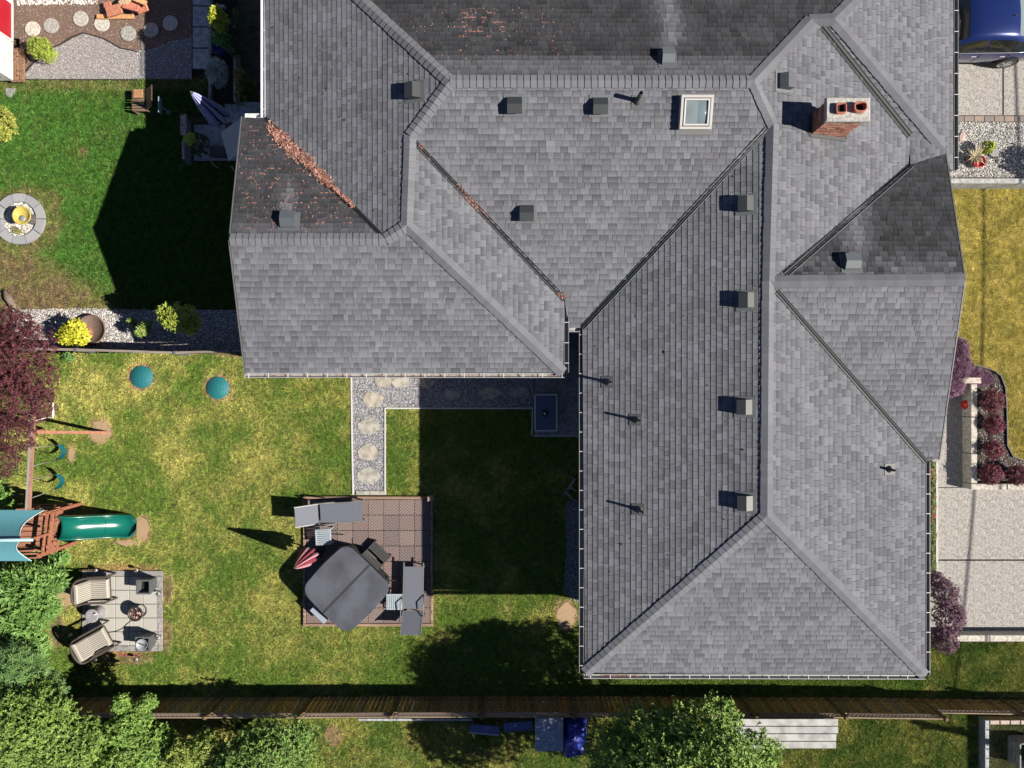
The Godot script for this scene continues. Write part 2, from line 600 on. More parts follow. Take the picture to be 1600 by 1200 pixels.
func caps(f1: String, f2: String, a: Array, b: Array, into: Array, wide_ := 0.155) -> void:   # ridge caps along a line, lapped from its low end b up to a
	var pa := P(a[0], a[1], a[2])
	var pb := P(b[0], b[1], b[2])
	var va := Vector2(pa.x, pa.z)
	var vb := Vector2(pb.x, pb.z)
	var d := (va - vb).normalized()
	var side := Vector2(-d.y, d.x)
	var c1: Vector3 = facets[f1].c
	if (Vector2(c1.x, c1.z) - vb).dot(side) < 0.0:
		side = -side
	var count := int(va.distance_to(vb) / 0.165) + 1
	var step := va.distance_to(vb) / count
	for i in count:
		into.append({"f1": f1, "f2": f2, "at": vb + d * step * i, "d": d * (step + 0.03), "side": side * wide_ * rng.randf_range(0.95, 1.05), "side2": side * wide_ * rng.randf_range(0.95, 1.05)})

func cap_mesh(c: Dictionary) -> ArrayMesh:
	var g := G.new()
	var t := (roof_tint(c.f1, c.at) + roof_tint(c.f2, c.at)) * 0.5 * rng.randf_range(0.82, 1.12)
	t = lerpf(t, 0.19, 0.5)
	g.col = Color(t * 1.005, t * 1.045, t * 1.185)
	var rows := []
	for e in 2:
		var p: Vector2 = c.at + c.d * e
		var lift := 0.048 if e == 0 else 0.028
		var l: Vector2 = p + c.side
		var r: Vector2 = p - c.side2
		var m := on(c.f1, p.x, p.y, lift + 0.008)
		m.y = maxf(m.y, on(c.f2, p.x, p.y, lift + 0.008).y)
		rows.append([on(c.f1, l.x, l.y, lift), m, on(c.f2, r.x, r.y, lift), on(c.f1, l.x, l.y, -0.01), on(c.f2, r.x, r.y, -0.01)])
	var a: Array = rows[0]
	var b: Array = rows[1]
	g.face(a[0], a[1], b[1], b[0], Vector3.UP)
	g.face(a[1], a[2], b[2], b[1], Vector3.UP)
	var out := Vector3(c.side.x, 0, c.side.y)
	g.face(a[3], a[0], b[0], b[3], out)
	g.face(a[4], a[2], b[2], b[4], -out)
	var back := -Vector3(c.d.x, 0, c.d.y)
	g.face(a[3], a[0], a[1], a[1] - Vector3.UP * 0.04, back)
	g.face(a[4], a[2], a[1], a[1] - Vector3.UP * 0.04, back)
	return g.done()

func valley(f1: String, f2: String, a: Array, b: Array, parent: Node, half := 0.075) -> void:   # an open metal valley with a crimped centre
	var pa := P(a[0], a[1], a[2])
	var pb := P(b[0], b[1], b[2])
	var d := Vector2(pb.x - pa.x, pb.z - pa.z).normalized()
	var side := Vector2(-d.y, d.x)
	var c1: Vector3 = facets[f1].c
	if (Vector2(c1.x, c1.z) - Vector2(pa.x, pa.z)).dot(side) < 0.0:
		side = -side
	var g := G.new()
	var rib := G.new()
	var rows := []
	for p in [pa, pb]:
		var q := Vector2(p.x, p.z)
		var l := q + side * half
		var r := q - side * half
		var m := on(f1, q.x, q.y, 0.022)
		m.y = (m.y + on(f2, q.x, q.y, 0.022).y) * 0.5
		rows.append([on(f1, l.x, l.y, 0.024), m, on(f2, r.x, r.y, 0.024), m + Vector3(side.x, 0, side.y) * 0.022, m - Vector3(side.x, 0, side.y) * 0.022])
	var A: Array = rows[0]
	var B: Array = rows[1]
	g.face(A[0], A[1], B[1], B[0], Vector3.UP)
	g.face(A[1], A[2], B[2], B[1], Vector3.UP)
	var up := Vector3.UP * 0.03
	rib.face(A[3], A[1] + up, B[1] + up, B[3], Vector3.UP)
	rib.face(A[4], A[1] + up, B[1] + up, B[4], Vector3.UP)
	var o := part("valley_flashing", g, mat("valley_dark", grey(0.018, 0.08), 0.6, "grain", 2.0), parent)
	part("rib", rib, mat("valley_rib", grey(0.05, 0.2), 0.5, "grain", 2.0), o)
	# the turned-up edges catch a line of light
	var lip := G.new()
	for s in [[0, 0.085], [2, -0.085]]:
		var sv := Vector3(side.x, 0, side.y) * float(s[1]) * 0.18
		lip.face(A[s[0]], A[s[0]] - sv + Vector3.UP * 0.012, B[s[0]] - sv + Vector3.UP * 0.012, B[s[0]], Vector3.UP)
	part("edge", lip, mat("valley_edge", grey(0.09, 0.18), 0.5), o)

func gutter(a: Array, b: Array, into: Node, side: Vector2, metal: Material, gap := 0.56, first := 0.25) -> Node3D:
	var pa := P(a[0], a[1], a[2])
	var pb := P(b[0], b[1], b[2])
	pb.y = pa.y
	var z := (pb - pa).normalized()
	var out := Vector3(side.x, 0, side.y)
	var n := Node3D.new()
	n.name = "gutter_run"
	var g := G.new()
	var sect := [[0.0, 0.02], [0.0, -0.1], [0.105, -0.1], [0.125, -0.01], [0.125, 0.012], [0.108, 0.012], [0.106, -0.005], [0.09, -0.088], [0.012, -0.088], [0.012, 0.02]]
	var A := []
	var B := []
	for s in sect:
		A.append(pa + out * s[0] + Vector3.UP * s[1])
		B.append(pb + out * s[0] + Vector3.UP * s[1])
	var _m: Vector3 = (A[1] + A[8]) * 0.5
	for i in sect.size():
		var j := (i + 1) % sect.size()
		var e: Vector3 = A[j] - A[i]
		var nn := e.cross(z)
		g.face(A[i], A[j], B[j], B[i], nn if (i < 4) == ((out * 0.06 + pa - Vector3.UP * 0.05 - A[i]).dot(nn) < 0.0) else -nn)
	for e in [A, B]:
		var oo: Vector3 = -z if e == A else z
		g.face(e[0], e[1], e[2], e[3], oo)
	var o := part("gutter", g, metal, into)
	var strap := G.new()
	strap.slab(Vector3.ZERO, Vector3(0.118, 0.01, 0.018), 0.003)
	var mesh := strap.done()
	var x := first
	while x < pa.distance_to(pb):
		var s := part("gutter_strap", mesh, mat("strap_white", grey(0.5), 0.4), o)
		s.position = pa + z * x + out * 0.064 + Vector3.UP * 0.021
		s.basis = Basis(out, Vector3.UP, out.cross(Vector3.UP))
		x += gap
	return o

func box_vent(f: String, px: float, py: float, w: float, house: Node, tone := 0.2) -> void:   # a slant-backed metal hood open on its low side
	var at := onp(f, px, py, 0.1)
	var k: Dictionary = facets[f]
	var n := Node3D.new()
	n.name = "roof_vent"
	house.add_child(n, true)
	at.y -= 0.1
	n.position = at
	var down := Vector3(k.down.x, 0, k.down.y)
	down = (down - k.n * down.dot(k.n)).normalized()
	n.basis = Basis(down, k.n, down.cross(k.n))
	var g := G.new()
	var prof := [[-0.2, 0.0], [-0.17, 0.09], [-0.02, 0.215], [0.2, 0.2], [0.2, 0.16], [0.17, 0.16], [0.15, 0.0]]
	var h := w * 0.5
	for i in prof.size() - 1:
		var a: Array = prof[i]
		var b: Array = prof[i + 1]
		var out := Vector3(-(a[1] - b[1]), a[0] - b[0], 0) * -1.0
		g.face(Vector3(a[0], a[1], -h), Vector3(b[0], b[1], -h), Vector3(b[0], b[1], h), Vector3(a[0], a[1], h), out)
	for s in [-1.0, 1.0]:
		var c := Vector3(0, 0.05, h * s)
		for i in prof.size():
			var a: Array = prof[i]
			var b: Array = prof[(i + 1) % prof.size()]
			g.tri_to(c, Vector3(a[0], a[1], h * s), Vector3(b[0], b[1], h * s), Vector3(0, 0, s))
	var hood := part("hood", g, mat("vent_metal_%s" % tone, grey(tone, 0.13), 0.5, "grain", 4.0), n)
	var fl := G.new()
	fl.slab(Vector3(0, 0.022, 0), Vector3(0.52, 0.008, w + 0.16), 0.003)
	part("flashing", fl, mat("vent_flashing", grey(0.15, 0.1), 0.6, "grain", 4.0), n)
	var sc := G.new()
	sc.box(Vector3(0.155, 0.08, 0), Vector3(0.02, 0.15, w - 0.04))
	part("screen", sc, mat("vent_screen", grey(0.02), 0.8), hood)

func pipe_vent(f: String, px: float, py: float, tall: float, house: Node, r := 0.035) -> void:
	var at := onp(f, px, py)
	var n := Node3D.new()
	n.name = "vent_pipe"
	house.add_child(n, true)
	n.position = at
	var k: Dictionary = facets[f]
	var g := G.new(true)
	g.lathe([[r, -0.05], [r, tall], [r - 0.006, tall], [r - 0.006, tall - 0.2], [0.0, tall - 0.2]], 12)
	part("pipe", g, mat("pipe_plastic", grey(0.05, 0.04), 0.5, "grain", 5.0), n)
	var c := G.new(true)
	c.lathe([[0.11, 0.0], [0.085, 0.05], [r + 0.015, 0.12], [r, 0.14]], 14)
	part("collar", c, mat("collar_lead", grey(0.1, 0.03), 0.6, "grain", 5.0), n)
	var fl := G.new()
	var d := Vector3(k.down.x, 0, k.down.y)
	d = (d - k.n * d.dot(k.n)).normalized()
	fl.slab(k.n * 0.022 + d * 0.03, Vector3(0.34, 0.008, 0.3), 0.003, Basis(d, k.n, d.cross(k.n)))
	part("flashing", fl, mat("pipe_flashing", grey(0.1, 0.06), 0.6, "grain", 4.0), n)

func chimney(house: Node) -> void:
	var n := Node3D.new()
	n.name = "chimney"
	house.add_child(n, true)
	var top := 6.1
	var a := P(1290, 153, top)
	var b := P(1359, 190, top)
	var x0 := a.x + 0.06; var x1 := b.x - 0.09; var z0 := a.z + 0.04; var z1 := b.z - 0.04
	var core := G.new()
	core.box(Vector3((x0 + x1) * 0.5, top - 0.9, (z0 + z1) * 0.5), Vector3(x1 - x0 - 0.03, 1.7, z1 - z0 - 0.03))
	part("mortar", core, mat("mortar", Color(0.3, 0.25, 0.22), 0.95, "grain", 3.0), n)
	var cap := G.new()
	cap.slab(Vector3((a.x + b.x) * 0.5, top - 0.02, (a.z + b.z) * 0.5), Vector3(b.x - a.x, 0.1, b.z - a.z), 0.02)
	part("crown_slab", cap, mat("crown_slab", Color(0.42, 0.41, 0.39), 0.9, "blotch", 1.6, {"bump": 0.6}), n)
	var bl := 0.205
	var bh := 0.075
	var mesh := {}
	for t in 3:
		var g := G.new()
		g.slab(Vector3.ZERO, Vector3(0.193, 0.062, 0.03), 0.004)
		mesh[t] = g.done()
	var reds := [Color(0.58, 0.25, 0.17), Color(0.66, 0.36, 0.26), Color(0.4, 0.14, 0.1)]
	for face_ in [[Vector3(x0, 0, z1), Vector3(x1, 0, z1), Vector3.BACK], [Vector3(x0, 0, z0), Vector3(x0, 0, z1), Vector3.LEFT], [Vector3(x1, 0, z0), Vector3(x1, 0, z1), Vector3.RIGHT]]:
		var p: Vector3 = face_[0]
		var q: Vector3 = face_[1]
		var dirv := (q - p).normalized()
		var len := p.distance_to(q)
		for r in 17:
			var y := top - 0.115 - r * bh
			var u := -(bl * 0.5 if r % 2 else 0.0)
			while u < len - 0.02:
				var u0 := maxf(u + 0.006, 0.0)
				var u1 := minf(u + bl - 0.006, len)
				if u1 - u0 > 0.03:
					var t := rng.randi() % 3
					var bk := part("brick", mesh[t], mat("brick_%d" % t, reds[t], 0.9, "grain", 4.0, {"bump": 0.5}), n)
					bk.position = p + dirv * (u0 + u1) * 0.5 + Vector3.UP * y - face_[2] * (0.0 + rng.randf() * 0.006)
					bk.basis = Basis(dirv * ((u1 - u0) / 0.193), Vector3.UP, dirv.cross(Vector3.UP))
				u += bl
	for s in [[1314, 169, 0.125, 0.125, 0.11], [1342.5, 168, 0.16, 0.12, 0.16]]:
		var c := P(s[0], s[1], top + 0.1)
		c.y = top + 0.02
		var g := G.new(true)
		var rad: float = 0.045 if s[2] < 0.13 else 0.1
		var o := []
		for l in [[1.0, 0.0], [1.0, s[4]], [0.78, s[4]], [0.76, -0.05]]:
			var row := []
			for i in 24:
				var t := TAU * i / 24
				var e := 0.35 if s[2] < 0.13 else 0.7
				row.append(c + Vector3(signf(cos(t)) * pow(absf(cos(t)), e) * s[2] * l[0], l[1], signf(sin(t)) * pow(absf(sin(t)), e) * s[3] * l[0]))
			o.append(row)
		for i in 3:
			for k in 24:
				var j := (k + 1) % 24
				g.quad(o[i][k], o[i + 1][k], o[i + 1][j], o[i][j])
		part("flue_tile", g, mat("flue_clay", Color(0.36, 0.12, 0.08), 0.85, "blotch", 4.0), n)
		var soot := G.new()
		soot.box(c + Vector3.UP * 0.02, Vector3(s[2] * 1.5, 0.01, s[3] * 1.5))
		part("soot", soot, mat("soot", grey(0.008), 1.0), n)
	var fl := G.new()
	var q0 := on("east_upper", x0 - 0.06, z1 + 0.05, 0.03)
	var q1 := on("east_upper", x1 + 0.06, z1 + 0.05, 0.03)
	fl.beam(q0, q1, 0.1, 0.02)
	fl.beam(on("east_upper", x0 - 0.05, z0, 0.035), q0, 0.1, 0.02)
	fl.beam(on("east_upper", x1 + 0.05, z0, 0.035), q1, 0.1, 0.02)
	part("base_flashing", fl, mat("chimney_flashing", grey(0.06, 0.05), 0.5, "grain", 3.0), n)

func skylight(house: Node) -> void:
	var n := Node3D.new()
	n.name = "skylight"
	house.add_child(n, true)
	var at := onp("south_main", 1087, 173.5, 0.1)
	at.y -= 0.1
	n.position = at
	var k: Dictionary = facets.south_main
	var d := Vector3(0, 0, 1)
	d = (d - k.n * d.dot(k.n)).normalized()
	n.basis = Basis(k.n.cross(d), k.n, d)
	var w := 0.395
	var g := G.new()
	var inner := G.new()
	for s in [[Vector3(0, 0.09, -w + 0.035), Vector3(w * 2, 0.2, 0.07)], [Vector3(0, 0.09, w - 0.035), Vector3(w * 2, 0.2, 0.07)], [Vector3(-w + 0.035, 0.091, 0), Vector3(0.07, 0.196, w * 2 - 0.14)], [Vector3(w - 0.035, 0.091, 0), Vector3(0.07, 0.196, w * 2 - 0.14)]]:
		g.slab(s[0], s[1], 0.012)
	var v := w - 0.085
	for s in [[Vector3(0, 0.17, -v + 0.022), Vector3(v * 2, 0.07, 0.045)], [Vector3(0, 0.17, v - 0.022), Vector3(v * 2, 0.07, 0.045)], [Vector3(-v + 0.022, 0.171, 0), Vector3(0.045, 0.066, v * 2 - 0.09)], [Vector3(v - 0.022, 0.171, 0), Vector3(0.045, 0.066, v * 2 - 0.09)]]:
		inner.slab(s[0], s[1], 0.01)
	var fr := part("frame", g, mat("skylight_frame", Color(0.36, 0.355, 0.345), 0.5), n)
	part("sash", inner, mat("skylight_sash", Color(0.42, 0.415, 0.4), 0.45), fr)
	var p := G.new(true)
	for i in 8:
		for j in 8:
			var q := []
			for c in [[0, 0], [1, 0], [1, 1], [0, 1]]:
				var x: float = ((i + c[0]) / 8.0 - 0.5) * 2.0
				var z: float = ((j + c[1]) / 8.0 - 0.5) * 2.0
				q.append(Vector3(x * (v - 0.045), 0.16 + 0.05 * (1.0 - x * x) * (1.0 - z * z), z * (v - 0.045)))
			p.face(q[0], q[1], q[2], q[3], Vector3.UP)
	part("pane", p, glass("skylight_glass", Color(0.6, 0.68, 0.72), 0.35), n)
	var well := G.new()
	well.box(Vector3(0, -0.02, 0), Vector3(v * 2, 0.02, v * 2))
	part("light_well", well, mat("well", grey(0.12, 0.08), 0.9), n)
	var fl := G.new()
	fl.slab(Vector3(0, 0.022, 0.04), Vector3(w * 2 + 0.1, 0.008, w * 2 + 0.16), 0.003)
	part("flashing", fl, mat("skylight_flashing", grey(0.15, 0.04), 0.6, "grain", 4.0), n)

func build_house() -> void:
	var S := Vector2(0, 1); var N := Vector2(0, -1); var E := Vector2(1, 0); var W := Vector2(-1, 0)
	var swl := [384, 583, 4.15]; var pk := [360, 374, 5.23]; var nwl := [380, 184, 4.16]; var vf := [415, 184, 4.22]
	var rw := [603, 374, 5.23]; var J := [636, 352, 5.42]; var sel := [880, 582, 4.15]; var eup := [882, 468, 4.2]
	var B1 := [641, 213, 5.46]; var M1 := [703, 127, 5.82]; var M2 := [1177, 127, 5.82]
	var C1 := [1208, 195, 5.52]; var vb := [910, 512, 4.03]; var va := [888, 512, 4.03]
	var swg := [914, 1051, 4.03]; var seg := [1445, 1055, 3.94]; var D1 := [1198, 806, 5.4]; var D2 := [1200, 440, 5.4]
	var veg := [1445, 721, 3.94]; var pe := [1506, 437, 5.3]; var ser := [1466, 717, 3.96]; var ner := [1478, 240, 4.25]
	var vn := [1422, 259, 4.27]; var vt := [1421, 213, 4.25]; var h1 := [1283, 43, 5.12]; var j1 := [1266, 32, 5.21]; var j2 := [1303, 30, 5.22]
	var he := [1474, 232, 4.15]; var s1 := [1484, 266, 4.04]; var s2 := [1489, 266, 4.04]; var nec := [1489, -152, 4.05]; var nwc := [416, -135, 4.22]
	facet("west_left", [vf, rw, J, B1, M1, nwc], W)
	facet("north_left", [pk, nwl, vf, rw], N)
	facet("south_left", [pk, rw, J, sel, swl], S)
	facet("east_left", [J, B1, eup, sel], E)
	facet("south_main", [M1, B1, eup, va, vb, C1, M2], S)
	facet("north_main", [M1, M2, j1, j2, nec, nwc], N)
	facet("west_wing", [vb, swg, D1, D2, C1], W)
	facet("south_wing", [D1, swg, seg], S)
	facet("east_wing", [D1, seg, veg, D2], E)
	facet("south_right", [D2, veg, ser, pe], S)
	facet("north_right", [D2, pe, ner, vn], N)
	facet("east_upper", [C1, M2, j1, h1, vt, vn, D2], E)
	facet("saddle", [vt, he, ner, vn], E)
	facet("south_strip", [j1, j2, he, vt, h1], S)
	facet("east_front", [j2, nec, s2, s1, he], E)
	var house := thing("house", "large grey hip-roofed house with brick chimney and skylight, filling the middle", "house")
	var roof := G.new()
	var deck_m := mat("roof_deck", grey(0.045, 0.03), 0.95, "grain", 3.0)
	for f in facets:
		var poly: PackedVector2Array = facets[f].poly
		var t := Geometry2D.triangulate_polygon(poly)
		for i in range(0, t.size(), 3):
			var v := []
			for j in 3:
				v.append(on(f, poly[t[i + j]].x, poly[t[i + j]].y, -0.006))
			roof.tri_to(v[0], v[1], v[2], Vector3.UP)
			roof.tri_to(v[0] - Vector3.UP * 0.16, v[1] - Vector3.UP * 0.16, v[2] - Vector3.UP * 0.16, Vector3.DOWN)
		for i in poly.size():
			var p := poly[i]
			var q := poly[(i + 1) % poly.size()]
			var a := on(f, p.x, p.y, -0.006)
			var b := on(f, q.x, q.y, -0.006)
			roof.face(a, b, b - Vector3.UP * 0.16, a - Vector3.UP * 0.16, Vector3(q.y - p.y, 0, -(q.x - p.x)))
	var rf := part("roof", roof, deck_m, house)
	var list := []
	for f in facets:
		shingles(f, list)
	list.sort_custom(func(a, b): return a.area > b.area)
	var sm := mat("shingle", Color(1.1, 1.1, 1.1), 0.92, "grain", 1.1, {"paint": true, "spec": 0.3, "bump": 0.5})
	var rest := G.new()
	var count := 0
	for s in list:
		var c := Vector2.ZERO
		for q in s.piece:
			c += q / s.piece.size()
		var py := c.y * FOCAL / (EYE - 4.8) + 600.0
		if count < 290 and py > 5.0:
			var g := G.new()
			shingle_into(g, s)
			part("shingle", g, sm, rf)
			count += 1
		else:
			shingle_into(rest, s)
	tag(part("shingle_courses", rest, sm, rf), "", "", "", "stuff")
	var cl := []
	caps("west_left", "east_left", B1, J, cl)
	caps("west_left", "south_left", J, rw, cl)
	caps("north_left", "south_left", rw, pk, cl)
	caps("south_left", "east_left", J, sel, cl)
	caps("west_left", "south_main", M1, B1, cl)
	caps("south_main", "north_main", M2, M1, cl)
	caps("south_main", "east_upper", M2, C1, cl)
	caps("west_wing", "east_upper", C1, D2, cl)
	caps("west_wing", "east_wing", D2, D1, cl)
	caps("west_wing", "south_wing", D1, swg, cl)
	caps("south_wing", "east_wing", D1, seg, cl)
	caps("south_right", "north_right", D2, pe, cl)
	caps("south_strip", "east_front", j2, he, cl)
	caps("north_main", "east_upper", M2, j1, cl)
	caps("north_main", "south_strip", j1, j2, cl)
	caps("west_left", "north_main", M1, nwc, cl)
	caps("north_main", "east_front", j2, nec, cl)
	var more := G.new()
	for i in cl.size():
		if i < 295:
			part("ridge_cap", cap_mesh(cl[i]), sm, rf)
		else:
			more.st.append_from(cap_mesh(cl[i]), 0, Transform3D())
	var mo := part("ridge_caps_beyond", more.st.commit(), sm, rf)
	tag(mo, "", "", "", "stuff")
	valley("west_left", "north_left", vf, rw, rf, 0.06)
	valley("east_left", "south_main", [650, 224, 5.42], eup, rf)
	valley("south_main", "west_wing", [1201, 199, 5.5], vb, rf)
	valley("east_wing", "south_right", [1213, 456, 5.3], veg, rf)
	valley("north_right", "east_upper", [1226, 430, 5.28], vn, rf)
	valley("south_strip", "east_upper", h1, vt, rf, 0.1)
	# the wide metal-grey saddle behind the front corner
	# walls, a little in from the eaves
	var wall_m := mat("siding", Color(0.5, 0.5, 0.47), 0.85, "blotch", 0.6)
	var walls := G.new()
	for w in [[390, 194, 870, 572, 4.15, 0.0], [425, -100, 1150, 505, 4.1, 0.001], [928, 470, 1430, 1008, 3.95, 0.002], [1140, -120, 1475, 480, 4.1, 0.003], [1200, 262, 1452, 700, 4.2, 0.004]]:
		walls.prism(rect_of(w[0], w[1], w[2], w[3], w[4]), -0.1 + w[5], w[4] - 0.33 + w[5])
	part("wall", walls, wall_m, house)
	# rake boards on the two gables
	var rake := G.new()
	var e := Vector3(-0.03, 0, 0)
	for l in [["south_left", swl, pk], ["north_left", nwl, pk]]:
		rake.beam(on(l[0], P(l[1][0], l[1][1], l[1][2]).x, P(l[1][0], l[1][1], l[1][2]).z, -0.07) + e, on(l[0], P(pk[0], pk[1], pk[2]).x, P(pk[0], pk[1], pk[2]).z, -0.07) + e, 0.03, 0.17)
	for l in [["south_right", ser], ["north_right", ner]]:
		rake.beam(on(l[0], P(l[1][0], l[1][1], l[1][2]).x, P(l[1][0], l[1][1], l[1][2]).z, -0.07) - e, on(l[0], P(pe[0], pe[1], pe[2]).x, P(pe[0], pe[1], pe[2]).z, -0.07) - e, 0.03, 0.17)
	part("rake_board", rake, mat("trim", Color(0.1, 0.1, 0.1), 0.6), house)
	# windows and doors under the eaves
	var gl := glass("window_glass", Color(0.35, 0.42, 0.45), 0.3)
	for w in [[928, 760, W, 1.5, 1.1, 1.3], [928, 900, W, 1.2, 1.0, 1.4], [928, 620, W, 0.9, 2.0, 1.1], [470, 572, S, 1.6, 1.2, 1.5], [640, 572, S, 1.6, 1.2, 1.5], [1050, 1008, S, 1.4, 1.1, 1.4], [1300, 1008, S, 1.4, 1.1, 1.4], [870, 530, E, 0.9, 1.0, 1.5], [390, 300, W, 1.4, 1.2, 1.5], [1430, 850, E, 4.6, 2.1, 1.1]]:
		var hh := 4.15 if w[0] < 880 else 3.95
		var at := P(w[0], w[1], hh)
		at.y = w[5]
		var o := Vector3(w[2].x, 0, w[2].y)
		var al := Vector3(w[2].y, 0, -w[2].x)
		var bs := Basis(al, Vector3.UP, al.cross(Vector3.UP))
		var g := G.new()
		var wd: float = w[3]
		var ht: float = w[4]
		for b in [[0, ht * 0.5, wd + 0.12, 0.06], [0, -ht * 0.5, wd + 0.12, 0.06], [0, 0, 0.05, ht - 0.06]]:
			g.box(at + al * b[0] + Vector3.UP * b[1] + o * 0.03, Vector3(b[2], b[3], 0.06), bs)
		for s in [-0.5, 0.5]:
			g.box(at + al * wd * s + o * 0.03, Vector3(0.06, ht - 0.06, 0.056), bs)
		var fr := part("window", g, mat("window_white", grey(0.7), 0.5), house)
		var p := G.new()
		p.box(at + o * 0.012, Vector3(wd, ht, 0.008), bs)
		part("pane", p, gl, fr)
	var gm := mat("gutter_metal", grey(0.42, 0.03), 0.45, "grain", 2.0)
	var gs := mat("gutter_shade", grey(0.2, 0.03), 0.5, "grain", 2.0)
	gutter([382, 583, 4.12], [882, 583, 4.12], house, S, gm, 0.52, 0.12)
	gutter([881.5, 582, 4.12], [881.5, 470, 4.12], house, E, gs, 0.54, 0.25)
	gutter([888, 511.5, 4.0], [907, 511.5, 4.0], house, S, gm, 0.3, 0.15)
	gutter([912, 516, 4.0], [912, 1052, 4.0], house, W, gs, 0.52, 0.12)
	gutter([912, 1053, 3.98], [1446, 1054, 3.98], house, S, gm, 0.53, 0.18)
	gutter([1446, 1055, 3.93], [1446, 722, 3.93], house, E, gs, 0.53, 0.1)
	gutter([415, -110, 4.19], [415, 183, 4.19], house, W, mat("gutter_white", grey(0.7, 0.02), 0.4), 1.04, 0.6)
	gutter([383, 185, 4.14], [413, 185, 4.14], house, N, mat("gutter_white"), 0.3, 0.15)
	gutter([1490, -120, 4.03], [1490, 265, 4.03], house, E, gs, 0.56, 0.1)
	for v in [[648, 141, "west_left"], [1168, 318, "west_wing"], [1169, 469, "west_wing"], [1166, 636, "west_wing"], [1167, 786, "west_wing"]]:
		box_vent(v[2], v[0], v[1], 0.37, house, 0.05)
	for v in [[804, 162, "south_main"], [938, 163, "south_main"], [823, 331, "south_main"]]:
		box_vent(v[2], v[0], v[1], 0.36, house, 0.05)
	box_vent("north_main", 1044, 90, 0.3, house, 0.16)
	box_vent("north_left", 450, 345, 0.38, house, 0.13)
	box_vent("north_right", 1332, 411, 0.38, house, 0.15)
	box_vent("east_upper", 1227, 126, 0.36, house, 0.1)
	pipe_vent("south_main", 996, 158, 0.5, house, 0.05)
	for v in [[951, 597], [995, 656], [999, 796]]:
		pipe_vent("west_wing", v[0], v[1], 0.42, house)
	pipe_vent("east_wing", 1388, 733, 0.3, house)
	chimney(house)
	skylight(house)
	# fallen needles and leaves in the valleys, courses and gutters
	var g := G.new()
	for i in 3:
		var t := i * 2.1
		var d := Vector3(cos(t), 0.25, sin(t))
		var s := Vector3(-sin(t), 0, cos(t)) * 0.009
		g.tri_to(-s, s, d * 0.055, Vector3.UP)
	var leaf := g.done()
	var reds := [Color(0.3, 0.12, 0.085), Color(0.4, 0.2, 0.15), Color(0.2, 0.08, 0.06), Color(0.45, 0.3, 0.25)]
	var lm := mat("litter", Color.WHITE, 0.9, "", 1.0, {"paint": true})
	var batches := {"valley": [[], []], "second": [[], []], "scatter": [[], []], "gutter": [[], []]}
	for i in 2100:
		var t := pow(rng.randf(), 0.85)
		var spread := 13.0 * (1.0 - 0.75 * absf(t - 0.3) / 0.7) * (0.35 if t > 0.75 else 1.0)
		var px := lerpf(420.0, 552.0, t) + rng.randfn() * spread * 0.45
		var py := lerpf(196.0, 322.0, t) + rng.randfn() * spread * 0.45
		var f := "north_left" if (px - 414.0) * (190.0 / 189.0) < py - 184.0 else "west_left"
		if fine.get_noise_2d(px * 0.08, py * 0.08) < -0.12: continue
		batches.valley[0].append([onp(f, px, py, 0.03 + rng.randf() * 0.05), 1.0])
	for i in 110:
		var t := clampf(0.37 + rng.randfn() * 0.055, 0.02, 0.98) if i > 34 else (rng.randf() if i > 28 else rng.randf() * 0.04 + (0.0 if i > 20 else 0.96))
		batches.second[0].append([onp("south_main", lerpf(652.0, 882.0, t) + rng.randfn() * 2.5, lerpf(226.0, 466.0, t) + rng.randfn() * 2.5, 0.035), 0.9])
	for i in 4200:
		var f := "north_left"
		var px := rng.randf_range(372, 560)
		var py := rng.randf_range(195, 362)
		if i > 3000:
			f = "north_main"; px = rng.randf_range(640, 900); py = rng.randf_range(0, 95)
			if rng.randf() < 0.55: px = rng.randf_range(720, 790); py = rng.randf_range(15, 60)
		var p := onp(f, px, py, 0.016)
		var zlo := 1e9
		for q in facets[f].poly:
			zlo = minf(zlo, q.y)
		if rng.randf() < 0.7:
			p.z = zlo + roundf((p.z - zlo) / 0.137) * 0.137 - 0.012
			p = on(f, p.x, p.z, 0.016)
		if not Geometry2D.is_point_in_polygon(Vector2(p.x, p.z), facets[f].poly): continue
		if mid.get_noise_2d(p.x * 3.0, p.z * 3.0) < 0.05: continue
		# needles lodge against the butts of the courses
		batches.scatter[0].append([p, 0.45])
	for i in 700:
		var px := rng.randf_range(384, 880)
		if mid.get_noise_2d(px * 0.05, 3.0) < -0.1 and rng.randf() < 0.7: continue
		var p := P(px, 586.5 + rng.randfn() * 1.0, 4.05)
		batches.gutter[0].append([p, 0.45])
	for i in 90:
		batches.gutter[0].append([P(rng.randf_range(940, 1000), 1056 + rng.randfn(), 3.92), 0.7])
	var moss := []
	var mc := []
	for i in 130:
		var f: String = "west_left" if i < 85 else "west_wing"
		var q := onp(f, rng.randf_range(425, 690) if i < 85 else rng.randf_range(920, 1180), rng.randf_range(5, 340) if i < 85 else rng.randf_range(240, 900), 0.012)
		if Geometry2D.is_point_in_polygon(Vector2(q.x, q.z), facets[f].poly):
			var s := rng.randf_range(0.012, 0.03) * (1.7 if rng.randf() < 0.08 else 1.0)
			moss.append(Transform3D(Basis(Vector3.UP, rng.randf() * TAU) * Basis.from_scale(Vector3(s, s * 0.6, s)), q))
			mc.append(Color(0.03, 0.032, 0.02) * rng.randf_range(0.6, 1.4))
	tag(many("moss", stone_mesh(3), mat("moss", Color.WHITE, 1.0, "", 1.0, {"paint": true}), moss, mc), "dark specks of moss dotted over the west roof slopes", "moss", "", "stuff")
	var names := {"valley": "rust-red drift of fallen needles in the left roof valley", "second": "thin line of rusty needles in the valley above the small courtyard", "scatter": "loose reddish needles caught on the dark mossy shingles", "gutter": "brown leaf litter lying inside the roof gutters"}
